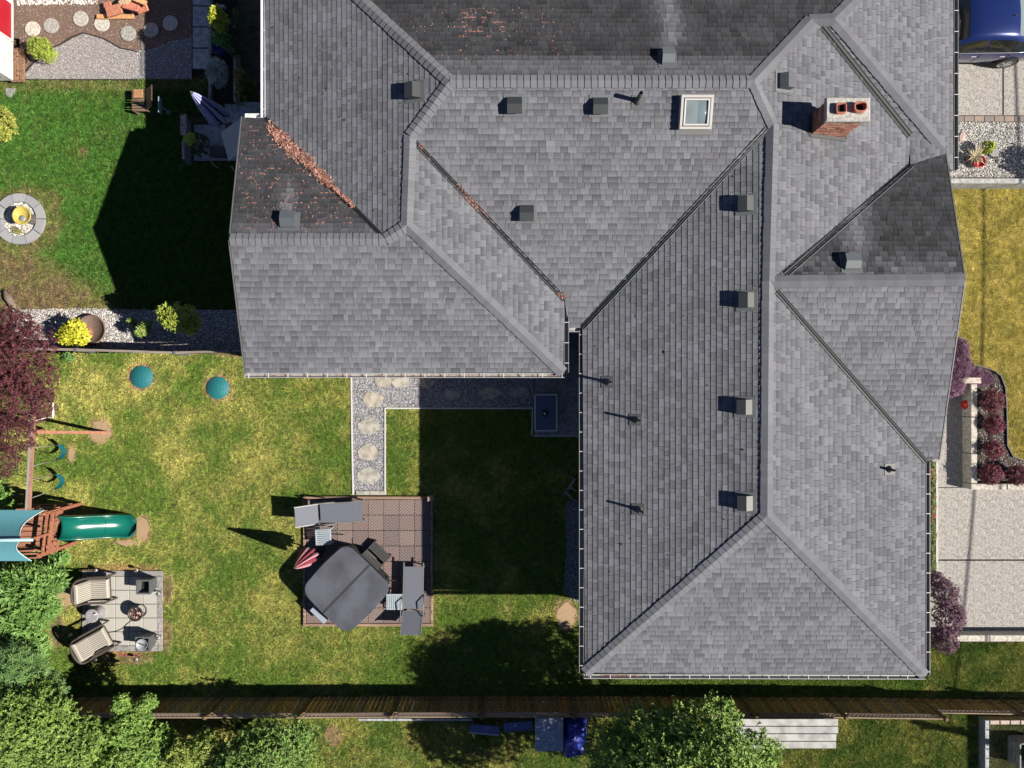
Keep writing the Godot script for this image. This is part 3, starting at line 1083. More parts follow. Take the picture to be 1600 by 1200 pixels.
	for b in batches:
		var xf := []
		var cs := []
		for q in batches[b][0]:
			xf.append(Transform3D(Basis.from_euler(Vector3(rng.randf_range(-0.6, 0.6), rng.randf() * TAU, rng.randf_range(-0.6, 0.6))) * Basis.from_scale(Vector3.ONE * q[1] * rng.randf_range(0.7, 1.3)), q[0]))
			cs.append(reds[rng.randi() % 4] * rng.randf_range(0.8, 1.2))
		tag(many("leaf_litter", leaf, lm, xf, cs), names[b], "leaf litter", "", "stuff")

# ---- ground, lawns, paths ----
const LOW := -0.3   # the upper garden (top left) lies a step below the back lawn
const GREEN := Color(0.135, 0.23, 0.035)
const DRY := Color(0.47, 0.435, 0.125)
const BARE := Color(0.42, 0.27, 0.16)
var patches := []   # worn places in the back lawn: px, py, rx, ry

func sheet_px(p: Vector2) -> Vector2:
	return p * FOCAL / EYE + Vector2(800, 600)

func back_look(p: Vector2) -> Array:
	var q := sheet_px(p)
	var s := 0.33 + 0.8 * wide.get_noise_2d(p.x, p.y) + 0.5 * mid.get_noise_2d(p.x, p.y) + 0.35 * fine.get_noise_2d(p.x, p.y)
	s -= 0.3 * smoothstep(950.0, 1060.0, q.y)
	s -= 0.25 * smoothstep(640.0, 760.0, q.x)
	var h := 1.0
	for w in patches:
		var d := Vector2((q.x - w[0]) / w[2], (q.y - w[1]) / w[3]).length() + 0.35 * fine.get_noise_2d(p.x * 1.5, p.y * 1.5)
		if d < 1.0:
			if d < 0.85 and rng.randf() < 0.9:
				return [BARE, 0.0]
			return [BARE * rng.randf_range(0.7, 1.1), 0.3]
		s += 0.6 * clampf(1.5 - d, 0, 0.5)
	var c := GREEN.lerp(DRY, clampf(s, 0, 1)) * rng.randf_range(0.35, 1.45) * (1.0 + 0.75 * fine.get_noise_2d(p.x * 1.9, p.y * 1.9))
	if s > 0.85: h = 0.7
	return [c, h]

func upper_look(p: Vector2) -> Array:
	var q := sheet_px(p)
	var s := 0.3 * mid.get_noise_2d(p.x, p.y) + 0.25 * fine.get_noise_2d(p.x, p.y)
	var brown := smoothstep(0.0, 60.0, q.y - 390.0 - (q.x - 90.0) * 0.55) * smoothstep(220.0, 170.0, q.x)
	brown = maxf(brown, smoothstep(66.0, 50.0, Vector2(q.x - 33, q.y - 343).length() * (1.0 + 0.22 * mid.get_noise_2d(p.x * 1.4, p.y * 1.4))) * 0.7)
	brown = maxf(brown, smoothstep(12.0, 3.0, Vector2(q.x - 123, q.y - 232).length()))
	brown = maxf(brown, smoothstep(145.0, 130.0, q.y) * 0.6)
	s += brown * 0.85
	var c := Color(0.075, 0.19, 0.03).lerp(Color(0.23, 0.17, 0.075), clampf(s, 0, 1))
	if s > 0.75 and fine.get_noise_2d(p.x * 2.0, p.y * 2.0) > 0.1:
		c = Color(0.16, 0.1, 0.08)
	return [c * rng.randf_range(0.45, 1.35) * (1.0 + 0.9 * fine.get_noise_2d(p.x * 1.6, p.y * 1.6)), 1.25 if s < 0.4 else 0.7]

func front_look(p: Vector2) -> Array:
	var s := 0.55 + 0.6 * mid.get_noise_2d(p.x, p.y) + 0.4 * fine.get_noise_2d(p.x, p.y)
	return [Color(0.38, 0.35, 0.07).lerp(Color(0.7, 0.59, 0.2), clampf(s, 0, 1)) * rng.randf_range(0.4, 1.4) * (1.0 + 0.7 * fine.get_noise_2d(p.x * 1.9, p.y * 1.9)), 0.9]

func south_look(p: Vector2) -> Array:
	var s := 0.3 + 0.8 * wide.get_noise_2d(p.x + 9.0, p.y) + 0.5 * mid.get_noise_2d(p.x, p.y) + 0.3 * fine.get_noise_2d(p.x, p.y)
	var q := sheet_px(p)
	var d := Vector2((q.x - 522) / 15.0, (q.y - 1150) / 17.0).length() + 0.3 * fine.get_noise_2d(p.x, p.y)
	if d < 1.0:
		return [BARE * rng.randf_range(0.6, 1.0), 0.0 if rng.randf() < 0.7 else 0.3]
	return [Color(0.12, 0.21, 0.035).lerp(DRY, clampf(s, 0, 1)) * rng.randf_range(0.35, 1.45) * (1.0 + 0.75 * fine.get_noise_2d(p.x * 1.9, p.y * 1.9)), 1.1]

func flat(called: String, label: String, polys: Array, y: float, m: Material, thick := 0.0) -> MeshInstance3D:
	var g := G.new()
	for p in polys:
		g.prism(p, y + drop - thick, y + drop)
	return struct(called, label, g, m)

func edging(called: String, label: String, pts: Array, w: float, h: float, m: Material, y := 0.0) -> void:
	var g := G.new()
	for i in pts.size() - 1:
		var a := P(pts[i][0], pts[i][1]) + Vector3.UP * (y + h * 0.5 - 0.02)
		var b := P(pts[i + 1][0], pts[i + 1][1]) + Vector3.UP * (y + h * 0.5 - 0.02)
		var d := (b - a).normalized() * w * 0.45
		g.beam(a - (d if i > 0 else Vector3.ZERO), b, w, h + 0.0007 * i)
	solo(called, label, "edging", g, m)

func build_setting() -> void:
	for p in [[158, 674, 19, 20], [112, 709, 8, 15], [224, 826, 14, 22], [198, 848, 20, 6], [222, 589, 23, 23], [341, 606, 22, 22], [100, 930, 16, 22], [88, 985, 14, 30], [263, 920, 9, 24], [262, 995, 8, 26], [885, 960, 18, 26], [360, 553, 30, 6], [200, 1030, 40, 8]]:
		patches.append(p)
	var soil := mat("soil", Color(0.1, 0.075, 0.045), 0.97, "blotch", 0.5, {"bump": 0.8})
	var g := G.new()
	g.prism(PackedVector2Array([Vector2(-160, -160), Vector2(160, -160), Vector2(160, 160), Vector2(-160, 160)]), -0.5, -0.5)
	struct("ground", "bare soil and distant ground under everything", g, soil)
	var turf := mat("turf_soil", Color(0.12, 0.11, 0.035), 0.97, "blotch", 0.7, {"bump": 0.8})
	flat("lawn", "mottled back lawn with dry straw patches", [ring_of([[-160, 552], [913, 552], [935, 990], [1460, 990], [1460, 1092], [-160, 1092]])], 0.0, turf, 0.55)
	drop = LOW
	flat("lawn", "bright green lawn beside the round planter", [rect_of(-160, 125, 385, 482)], 0.0, mat("turf_green", Color(0.04, 0.055, 0.016), 0.97, "blotch", 0.7, {"bump": 0.8}), 0.02)
	drop = 0.0
	flat("lawn", "golden front lawn right of the house", [rect_of(1440, 289, 1830, 735)], 0.0, mat("turf_gold", Color(0.32, 0.25, 0.05), 0.97, "blotch", 0.7, {"bump": 0.8}), 0.55)
	flat("lawn", "green strip of grass below the driveway wall", [rect_of(1460, 1003, 1830, 1091)], 0.002, turf, 0.55)
	flat("lawn", "neighbouring lawn beyond the timber fence", [rect_of(-160, 1092, 1830, 1500)], 0.0, turf, 0.55)
	for p in [[158, 674, 17, 18, "round the splayed swing leg"], [112, 709, 6, 13, "below the upper swing"], [222, 826, 11, 20, "at the foot of the teal slide"], [198, 847, 18, 5, "along the lower side of the teal slide"], [100, 930, 13, 18, "between laurel and small patio"], [885, 962, 16, 22, "by the corner of the wing"]]:
		flat("soil_patch", "bare tan soil " + p[4], [oval(p[0], p[1], p[2], p[3], 0.18, 14)], 0.005, mat("bare_soil", Color(0.5, 0.35, 0.21), 0.95, "grain", 2.0, {"bump": 0.6}), 0.004)
	# gravel path
	var pale_base := mat("gravel_base", Color(0.2, 0.2, 0.21), 0.95, "speck", 2.0)
	var path := [ring_of([[549, 540], [660, 540], [835, 540], [835, 638], [603, 638], [603, 773], [552, 773]])]
	flat("path", "pale gravel path between house and paved deck", path, 0.006, pale_base, 0.01)
	var flag_m := [mat("flag_0", Color(0.37, 0.34, 0.29), 0.9, "blotch", 0.6, {"bump": 0.3}), mat("flag_1", Color(0.36, 0.345, 0.31), 0.9, "blotch", 0.6, {"bump": 0.3})]
	var spots := [[583, 624, 16, 12], [577, 666, 16, 12], [575, 707, 16, 12], [576, 744, 17, 13], [599, 597, 13, 9], [627, 597, 13, 9], [666, 597, 12, 9], [706, 618, 12, 8], [765, 614, 16, 9], [812, 613, 15, 8]]
	var words := ["nearest the house corner", "second down the path", "third down the path", "lowest, just above the deck", "under the gutter, left of the pair", "under the gutter, right of the pair", "first in the shade of the gutter", "small one in the deep shade", "broad one in the deep shade", "beside the courtyard slab"]
	var flag_polys := []
	for i in spots.size():
		var s: Array = spots[i]
		var pts := []
		for k in 9:
			var t := TAU * k / 9.0 + rng.randf_range(-0.22, 0.22)
			pts.append([s[0] + cos(t) * s[2] * rng.randf_range(0.98, 1.2), s[1] + sin(t) * s[3] * rng.randf_range(0.95, 1.2)])
		var poly := ring_of(pts)
		flag_polys.append(poly)
		var c := P(s[0], s[1])
		g = G.new()
		g.prism(poly, 0.0, 0.032, false, c)
		solo("stepping_stone", "tan irregular stepping stone in the gravel, " + words[i], "stepping stone", g, flag_m[i % 2], c, 0.0, "stepping stones of the gravel path")
	var river := [Color(0.3, 0.3, 0.34), Color(0.45, 0.45, 0.48), Color(0.17, 0.17, 0.21), Color(0.36, 0.34, 0.33), Color(0.11, 0.11, 0.14)]
	stones("gravel", "grey and white pebbles filling the garden path", path, flag_polys, 0.026, 0.021, river)
	var pale := mat("pale_edging", Color(0.68, 0.68, 0.66), 0.8, "grain", 2.0)
	edging("path_edging", "thin pale edging down the left side of the gravel path", [[549, 560], [550, 660], [552, 773]], 0.045, 0.06, pale)
	edging("path_edging", "thin pale edging round the inner corner of the gravel path", [[602, 773], [602, 638], [832, 638], [831, 680]], 0.045, 0.06, pale)
	var c0 := P(578, 770)
	g = G.new()
	for k in 2:
		g.slab(Vector3((k - 0.5) * 0.455, 0.02, 0), Vector3(0.44, 0.07, 0.13), 0.01)
	solo("step_stone", "short grey stone step where the path meets the deck", "step", g, mat("flag_1"), c0)
	# courtyard slab
	g = G.new()
	g.slab(P(872, 596) + Vector3.UP * 0.03, Vector3(1.5, 0.06, 3.55), 0.012)
	struct("patio", "dark concrete courtyard slab in the corner of the house", g, mat("court_concrete", Color(0.26, 0.27, 0.29), 0.9, "blotch", 0.8, {"bump": 0.4}))
	edging("patio_edging", "pale rim along the bottom edge of the courtyard slab", [[834, 681], [907, 681]], 0.04, 0.08, pale, 0.01)
	# dry stream bed along the wing wall
	var creek := [ring_of([[883, 785], [914, 780], [930, 900], [914, 950], [880, 925], [885, 860]])]
	flat("gravel_bed", "narrow blue-grey gravel bed along the wing wall", creek, 0.005, pale_base, 0.01)
	stones("gravel", "blue-grey pebbles of the narrow bed along the wing wall", creek, [], 0.04, 0.026, [Color(0.2, 0.24, 0.28), Color(0.3, 0.34, 0.38), Color(0.12, 0.14, 0.18)])
	drop = LOW
	# garden bed above the low fence
	var bed := [ring_of([[20, 484], [120, 481], [240, 484], [372, 484], [385, 486], [385, 549], [60, 546], [20, 520]])]
	flat("gravel_bed", "grey gravel bed above the low fence", bed, 0.006, pale_base, 0.01)
	stones("gravel", "mixed grey pebbles of the bed above the low fence", bed, [], 0.036, 0.027, [Color(0.5, 0.48, 0.46), Color(0.33, 0.32, 0.33), Color(0.6, 0.58, 0.56), Color(0.2, 0.2, 0.22), Color(0.4, 0.33, 0.28)])
	# top left: crushed gravel, mulch and discs
	var crush := [ring_of([[36, 118], [70, 80], [95, 70], [130, 52], [165, 62], [190, 76], [214, 81], [216, 124], [36, 126]])]
	var shade := [ring_of([[216, 124], [214, 81], [240, 76], [268, 64], [300, 58], [300, 124]])]
	var mulch := [ring_of([[-20, -60], [300, -60], [300, 58], [268, 64], [240, 76], [214, 81], [190, 76], [165, 62], [130, 52], [95, 70], [70, 80], [36, 118], [30, 60], [-20, 60]])]
	flat("gravel_bed", "crushed grey gravel with a curved edge, top left", crush + shade, 0.006, mat("crush_base", Color(0.3, 0.28, 0.28), 0.95, "speck", 2.5), 0.01)
	stones("gravel", "crushed grey gravel chips, top left", crush, [], 0.027, 0.017, [Color(0.36, 0.34, 0.33), Color(0.26, 0.24, 0.25), Color(0.44, 0.42, 0.41), Color(0.18, 0.17, 0.18)])
	stones("gravel", "scattered pale chips in the shaded gravel, top left", shade, [], 0.055, 0.02, [Color(0.3, 0.34, 0.38), Color(0.6, 0.64, 0.68), Color(0.16, 0.19, 0.23)])
	flat("mulch_bed", "brown mulch bed with round stepping discs, top left", mulch, 0.008, mat("mulch_base", Color(0.25, 0.17, 0.135), 0.97, "speck", 3.0, {"bump": 1.0}), 0.01)
	stones("mulch", "brown bark chips of the mulch bed, top left", mulch, [], 0.05, 0.022, [Color(0.26, 0.17, 0.13), Color(0.36, 0.25, 0.2), Color(0.17, 0.11, 0.085), Color(0.42, 0.34, 0.29)], 0.0, 0.4)
	edging("curved_edging", "thin black edging curving between mulch and crushed gravel", [[36, 118], [70, 80], [95, 70], [112, 59], [130, 52], [148, 56], [165, 62], [190, 76], [214, 81]], 0.025, 0.07, mat("black_edging", grey(0.02), 0.6))
	edging("straight_edging", "thin dark edging between crushed gravel and green lawn", [[36, 125], [216, 125]], 0.03, 0.06, mat("black_edging"))
	edging("paver_edging", "row of small pale blocks across the shaded gravel edge", [[222, 58], [223, 118]], 0.07, 0.05, mat("grey_edging", Color(0.2, 0.2, 0.2), 0.9, "speck", 3.0))
	g = G.new()
	for i in 16:
		g.slab(P(18 + i * 9.5, 4, 0.02) + Vector3(0, 0, rng.randf_range(-0.06, 0.06)), Vector3(0.2, 0.05, 0.28), 0.02, Basis(Vector3.UP, rng.randf_range(-0.3, 0.3)))
	var disc_words := ["leftmost, beside the round bush", "second from the left, dull grey", "topmost of the left four", "fourth, below the terracotta slabs", "dirty one at the edge of the shade", "left one in the shade", "right one in the shade"]
	var discs := [[52, 46], [81, 41], [127, 30], [160, 38], [201, 53], [237, 48], [267, 37]]
	for i in discs.size():
		g = G.new(false)
		g.lathe([[0.245, 0.0], [0.25, 0.03], [0.24, 0.042], [0.0, 0.043]], 26)
		solo("stepping_disc", "round concrete stepping disc, " + disc_words[i], "stepping stone", g, mat("disc_%d" % (i % 3), [Color(0.5, 0.48, 0.43), Color(0.34, 0.33, 0.31), Color(0.42, 0.4, 0.37)][i % 3], 0.92, "blotch", 1.5, {"bump": 0.5}), P(discs[i][0], discs[i][1]) + Vector3.UP * 0.008, i * 0.7, "round discs in the mulch")
	# concrete walk and patio of the upper garden
	var walk_m := mat("walk_concrete", Color(0.36, 0.4, 0.43), 0.9, "blotch", 0.8, {"bump": 0.4})
	g = G.new()
	for k in 4:
		var a := P(302, -22 + k * 33)
		var b := P(328, 9 + k * 33)
		g.slab((a + b) * 0.5 + Vector3.UP * 0.02, Vector3(b.x - a.x, 0.06, b.z - a.z), 0.01)
	struct("walkway", "bluish concrete walkway slabs in the shade", g, walk_m)
	g = G.new()
	g.slab((P(303, 196) + P(410, 252)) * 0.5 + Vector3.UP * 0.03, Vector3(2.2, 0.1, 1.16), 0.01)
	g.slab((P(352, 160) + P(410, 195)) * 0.5 + Vector3.UP * 0.028, Vector3(1.2, 0.1, 0.7), 0.01)
	struct("patio", "small shaded patio of the upper garden", g, walk_m)
	drop = 0.0
	# right side: raised ground by the carport, driveways
	var agg := mat("aggregate", Color(0.42, 0.4, 0.38), 0.92, "agg", 1.1, {"bump": 0.35})
	var H := 0.6
	g = G.new()
	g.prism(rect_of(1140, -300, 1830, 278, H), -0.03, H - 0.02)
	struct("terrace", "raised ground at the front corner of the house", g, soil)
	g = G.new()
	for s in [[1440, -260, 1566, 81], [1568, -260, 1830, 81], [1440, 83, 1566, 180], [1568, 83, 1830, 180]]:
		var a := P(s[0], s[1], H)
		var b := P(s[2], s[3], H)
		g.slab((a + b) * 0.5 + Vector3.UP * -0.01, Vector3(b.x - a.x, 0.04, b.z - a.z), 0.008)
	struct("driveway", "exposed aggregate driveway under the blue car", g, agg)
	var strip := thing("brick_border", "row of brownish paving bricks between driveway and white pebbles", "paving border", P(1545, 186, H))
	for i in 12:
		g = G.new()
		g.slab(Vector3.ZERO, Vector3(0.305, 0.06, 0.17), 0.008)
		part("brick", g, mat("paver_brick_%d" % (i % 3), [Color(0.3, 0.25, 0.22), Color(0.36, 0.28, 0.24), Color(0.25, 0.22, 0.21)][i % 3], 0.9, "grain", 3.0), strip).position = Vector3((i - 5) * 0.318, 0.0, 0)
	var white := [rect_of(1460, 191, 1830, 277, H)]
	flat("gravel_bed", "white pebble bed by the front corner of the house", white, H - 0.005, mat("white_base", Color(0.25, 0.25, 0.25), 0.95, "speck", 2.0), 0.01)
	stones("gravel", "white and grey pebbles by the front corner of the house", white, [], 0.032, 0.028, [Color(0.48, 0.47, 0.45), Color(0.36, 0.36, 0.35), Color(0.58, 0.57, 0.55), Color(0.18, 0.18, 0.19), Color(0.4, 0.37, 0.34)], H)
	g = G.new()
	for i in 6:
		var a := P(1470 + i * 61, 279, H)
		g.slab(Vector3(a.x + 0.63, 0.31, a.z + 0.08), Vector3(1.25, 0.66, 0.16), 0.015)
	solo("retaining_wall", "long grey concrete retaining wall above the golden lawn", "retaining wall", g, mat("wall_grey", Color(0.36, 0.37, 0.38), 0.88, "blotch", 0.9, {"bump": 0.4}))
	g = G.new()
	g.slab(P(1640, 290) + Vector3.UP * 0.03, Vector3(7.5, 0.08, 0.05), 0.008)
	solo("lawn_kerb", "pale kerb at the foot of the grey retaining wall", "kerb", g, pale)
	# lower driveway
	g = G.new()
	for s in [[1440, 762, 1640, 874], [1440, 876, 1640, 992], [1642, 762, 1830, 874], [1642, 876, 1830, 992], [1440, 596, 1522, 761]]:
		var a := P(s[0], s[1])
		var b := P(s[2], s[3])
		g.slab((a + b) * 0.5 + Vector3.UP * -0.01, Vector3(b.x - a.x, 0.05, b.z - a.z), 0.006)
	struct("driveway", "pale exposed aggregate driveway below the burgundy shrubs", g, agg)
	# planter walls
	var wm := mat("planter_wall", Color(0.5, 0.47, 0.42), 0.88, "blotch", 1.2, {"bump": 0.5})
	var wall := thing("planter_wall", "pale concrete planter wall round the burgundy shrubs", "planter wall", P(1508, 760))
	var b0 := wall.position
	for s in [[1503, 600, 1513, 650], [1503, 651, 1513, 706], [1503, 707, 1513, 752], [1503, 753, 1558, 762], [1559, 753, 1640, 762], [1641, 753, 1830, 762]]:
		var a := P(s[0], s[1])
		var b := P(s[2], s[3])
		g = G.new()
		g.slab((a + b) * 0.5 + Vector3.UP * 0.22 - b0, Vector3(b.x - a.x - 0.004, 0.46, b.z - a.z - 0.004), 0.015)
		part("block", g, wm, wall)
	g = G.new()
	g.slab((P(1484, 590) + P(1518, 599)) * 0.5 + Vector3.UP * 0.22 - b0, Vector3(0.72, 0.5, 0.19), 0.015)
	part("end_block", g, mat("end_block", Color(0.5, 0.42, 0.38), 0.88, "blotch", 1.2), wall)
	g = G.new()
	g.prism(ring_of([[1513, 570], [1540, 577], [1556, 587], [1563, 606], [1565, 640], [1566, 695], [1575, 712], [1600, 722], [1830, 725], [1830, 753], [1513, 753]]), -0.02, 0.2)
	struct("planting_bed", "dark mulch bed with burgundy shrubs behind the planter wall", g, mat("bed_soil", Color(0.075, 0.06, 0.055), 0.97, "speck", 3.0, {"bump": 1.0}))
	stones("mulch", "grey-brown chips of the burgundy shrub bed", [ring_of([[1513, 573], [1540, 579], [1554, 590], [1561, 608], [1563, 640], [1564, 695], [1573, 713], [1600, 723], [1700, 725], [1700, 752], [1513, 752]])], [], 0.05, 0.026, [Color(0.3, 0.25, 0.24), Color(0.16, 0.12, 0.12), Color(0.42, 0.38, 0.36), Color(0.1, 0.07, 0.07)], 0.2, 0.45)
	edging("bed_edging", "black curved edging between golden lawn and burgundy shrub bed", [[1513, 570], [1540, 577], [1556, 587], [1563, 606], [1565, 640], [1566, 695], [1575, 712], [1600, 722], [1830, 725]], 0.035, 0.28, mat("black_edging"))
	g = G.new()
	for i in 5:
		var a := P(1470 + i * 62, 985)
		g.slab(Vector3(a.x + 0.64, 0.2, a.z + 0.1), Vector3(1.27, 0.5, 0.2), 0.015)
	solo("driveway_wall", "pale concrete wall along the bottom of the driveway", "wall", g, wm)
	edging("flower_kerb", "thin white kerb between flower strip and driveway", [[1462, 722], [1462, 900]], 0.07, 0.1, mat("white_kerb", Color(0.6, 0.6, 0.57), 0.8, "grain", 2.0))
	# grass
	var tm := tuft_mesh(6, 0.042, 0.038, 0.019)
	var no := [rect_of(474, 774, 676, 978), rect_of(126, 890, 256, 1019), ring_of([[549, 540], [835, 540], [835, 638], [603, 638], [603, 773], [549, 773]]), rect_of(834, 505, 913, 682), creek[0], rect_of(-160, 0, 385, 553), oval(222, 589, 17.5, 17.5), oval(341, 606, 17, 17), rect_of(405, 540, 548, 562)]
	grass("grass", "patchy green and straw-coloured grass of the back lawn", [rect_of(-30, 552, 905, 1088), rect_of(905, 1000, 1440, 1088)], no, 0.036, tm, back_look)
	drop = LOW
	grass("grass", "lush green grass of the upper lawn", [rect_of(-30, 126, 400, 484)], [oval(33, 343, 42, 42), rect_of(284, 178, 420, 256)], 0.042, tuft_mesh(7, 0.06, 0.05, 0.026), upper_look)
	drop = 0.0
	grass("grass", "golden dry grass of the front lawn", [rect_of(1455, 292, 1640, 722)], [ring_of([[1440, 500], [1513, 540], [1513, 570], [1540, 577], [1556, 587], [1563, 606], [1565, 640], [1566, 695], [1575, 712], [1640, 722], [1640, 760], [1440, 760]])], 0.036, tm, front_look)
	grass("grass", "green grass below the driveway wall", [rect_of(1430, 1004, 1640, 1088)], [], 0.036, tm, south_look, 0.002)
	grass("grass", "green grass of the neighbouring lawn beyond the fence", [rect_of(-30, 1093, 1640, 1290)], [], 0.037, tm, south_look)
	var weed := sprig_mesh(8, 0.08, 0.035, 0.015, 17, 0.25)
	var look := func(p: Vector2) -> Array:
		if mid.get_noise_2d(p.x * 0.7, p.y * 0.7) + rng.randf() * 0.5 < 0.36:
			return [GREEN, 0.0]
		return [Color(0.07, 0.15, 0.03).lerp(Color(0.16, 0.27, 0.07), rng.randf()), 0.7]
	grass("weeds", "broad-leaved weeds scattered through the lawns", [rect_of(60, 556, 660, 1080), rect_of(450, 1095, 920, 1200), rect_of(1310, 1110, 1530, 1200), rect_of(1460, 1006, 1600, 1080)], no, 0.2, weed, look)

func build_fence() -> void:
	var f := thing("timber_fence", "long weathered brown timber fence with lattice top along the bottom", "fence", P(800, 1089))
	var o := f.position
	var posts := [[-160, 1089], [-20, 1089], [118, 1089], [232, 1089], [350, 1089], [486, 1089], [622, 1088], [755, 1088], [891, 1088], [1025, 1088], [1158, 1089], [1290, 1089], [1436, 1091], [1563, 1093], [1690, 1095], [1820, 1096]]
	var browns := [Color(0.42, 0.24, 0.075), Color(0.55, 0.31, 0.1), Color(0.28, 0.17, 0.065), Color(0.42, 0.29, 0.13), Color(0.32, 0.24, 0.14)]
	var pg := G.new()
	pg.slab(Vector3(0, 0.56, 0), Vector3(0.136, 1.12, 0.018), 0.003)
	var plank := pg.done()
	var po := G.new()
	po.slab(Vector3(0, 0.73, 0), Vector3(0.1, 1.5, 0.1), 0.012)
	var post := po.done()
	for i in posts.size():
		var n := part("post", post, mat("fence_post", Color(0.2, 0.13, 0.07), 0.9, "wood", 1.0, {"grain": Vector3(3, 0.3, 3)}), f)
		n.position = P(posts[i][0], posts[i][1]) - o
		if i == posts.size() - 1:
			break
		var a := P(posts[i][0], posts[i][1])
		var b := P(posts[i + 1][0], posts[i + 1][1])
		var low := 0.72 if i >= 12 else 1.0   # the two right panels are lower
		var d := (b - a).normalized()
		var bs := Basis(d, Vector3.UP, d.cross(Vector3.UP))
		var len := a.distance_to(b)
		var count := int(len / 0.143)
		for k in count:
			var c := a.lerp(b, (k + 0.5) / count)
			var px := c.x * FOCAL / EYE + 800.0
			if px < -40.0 or px > 1650.0:
				continue
			var t := rng.randi() % 5
			var m := part("plank", plank, mat("fence_%d" % t, browns[t], 0.92, "wood", 1.0, {"grain": Vector3(3, 0.25, 3), "bump": 0.5}), f)
			m.position = c - o + Vector3(0, rng.randf_range(-0.008, 0.008), rng.randf_range(-0.004, 0.004))
			m.basis = bs.rotated(Vector3.UP, rng.randf_range(-0.02, 0.02)) * Basis.from_scale(Vector3(1, low, 1))
		for y in [0.3, 1.13 * low, 1.42 * low]:
			var r := G.new()
			r.beam(a + Vector3.UP * y + Vector3(0, 0, 0.04 if y < 1.0 * low else 0.0) - o, b + Vector3.UP * y + Vector3(0, 0, 0.04 if y < 1.0 * low else 0.0) - o, 0.03, 0.03)
			part("rail", r, mat("fence_rail", Color(0.36, 0.27, 0.18), 0.9, "wood", 1.0, {"grain": Vector3(0.3, 3, 3)}), f)
		var l := G.new()
		var y0 := 1.15 * low
		var y1 := 1.4 * low
		var n2 := int(len / 0.12)
		for k in n2:
			for s in [-1.0, 1.0]:
				var u0: float = (k + 0.5) * len / n2 - s * (y1 - y0) * 0.5
				var u1: float = u0 + s * (y1 - y0)
				if u0 < 0.03 or u1 < 0.03 or u0 > len - 0.03 or u1 > len - 0.03:
					continue
				l.beam(a + d * u0 + Vector3.UP * y0 - o + Vector3(0, 0, s * 0.006), a + d * u1 + Vector3.UP * y1 - o + Vector3(0, 0, s * 0.006), 0.012, 0.026, Vector3.BACK)
		tag(part("lattice", l, mat("fence_lattice", Color(0.33, 0.25, 0.22), 0.9), f), "", "", "", "stuff")
	# low fence between the upper garden and the back lawn
	var lf := thing("low_fence", "low thin weathered fence above the back lawn", "fence", P(220, 551))
	var q := lf.position
	var knots := [[-120, 546], [55, 547], [146, 548.5], [294, 553], [378, 550.5], [470, 549]]
	for i in knots.size():
		g_post(lf, P(knots[i][0], knots[i][1]) - q)
		if i == knots.size() - 1:
			break
		var a := P(knots[i][0], knots[i][1]) - q
		var b := P(knots[i + 1][0], knots[i + 1][1]) - q
		var g := G.new()
		g.beam(a + Vector3.UP * 0.93, b + Vector3.UP * 0.93, 0.07, 0.03)
		part("top_rail", g, mat("low_rail", Color(0.33, 0.28, 0.24), 0.9, "wood", 1.0, {"grain": Vector3(0.3, 3, 3)}), lf)
		for y in 6:
			g = G.new()
			g.beam(a + Vector3.UP * (y * 0.17 - 0.18), b + Vector3.UP * (y * 0.17 - 0.18), 0.02, 0.14)
			part("board", g, mat("low_board", Color(0.15, 0.12, 0.1), 0.9, "wood", 1.0, {"grain": Vector3(0.3, 3, 3)}), lf)

func g_post(f: Node3D, at: Vector3) -> void:
	var g := G.new()
	g.slab(at + Vector3.UP * 0.48, Vector3(0.11, 0.98, 0.11), 0.02)
	part("post", g, mat("low_post", Color(0.12, 0.13, 0.15), 0.8, "grain", 2.0), f)

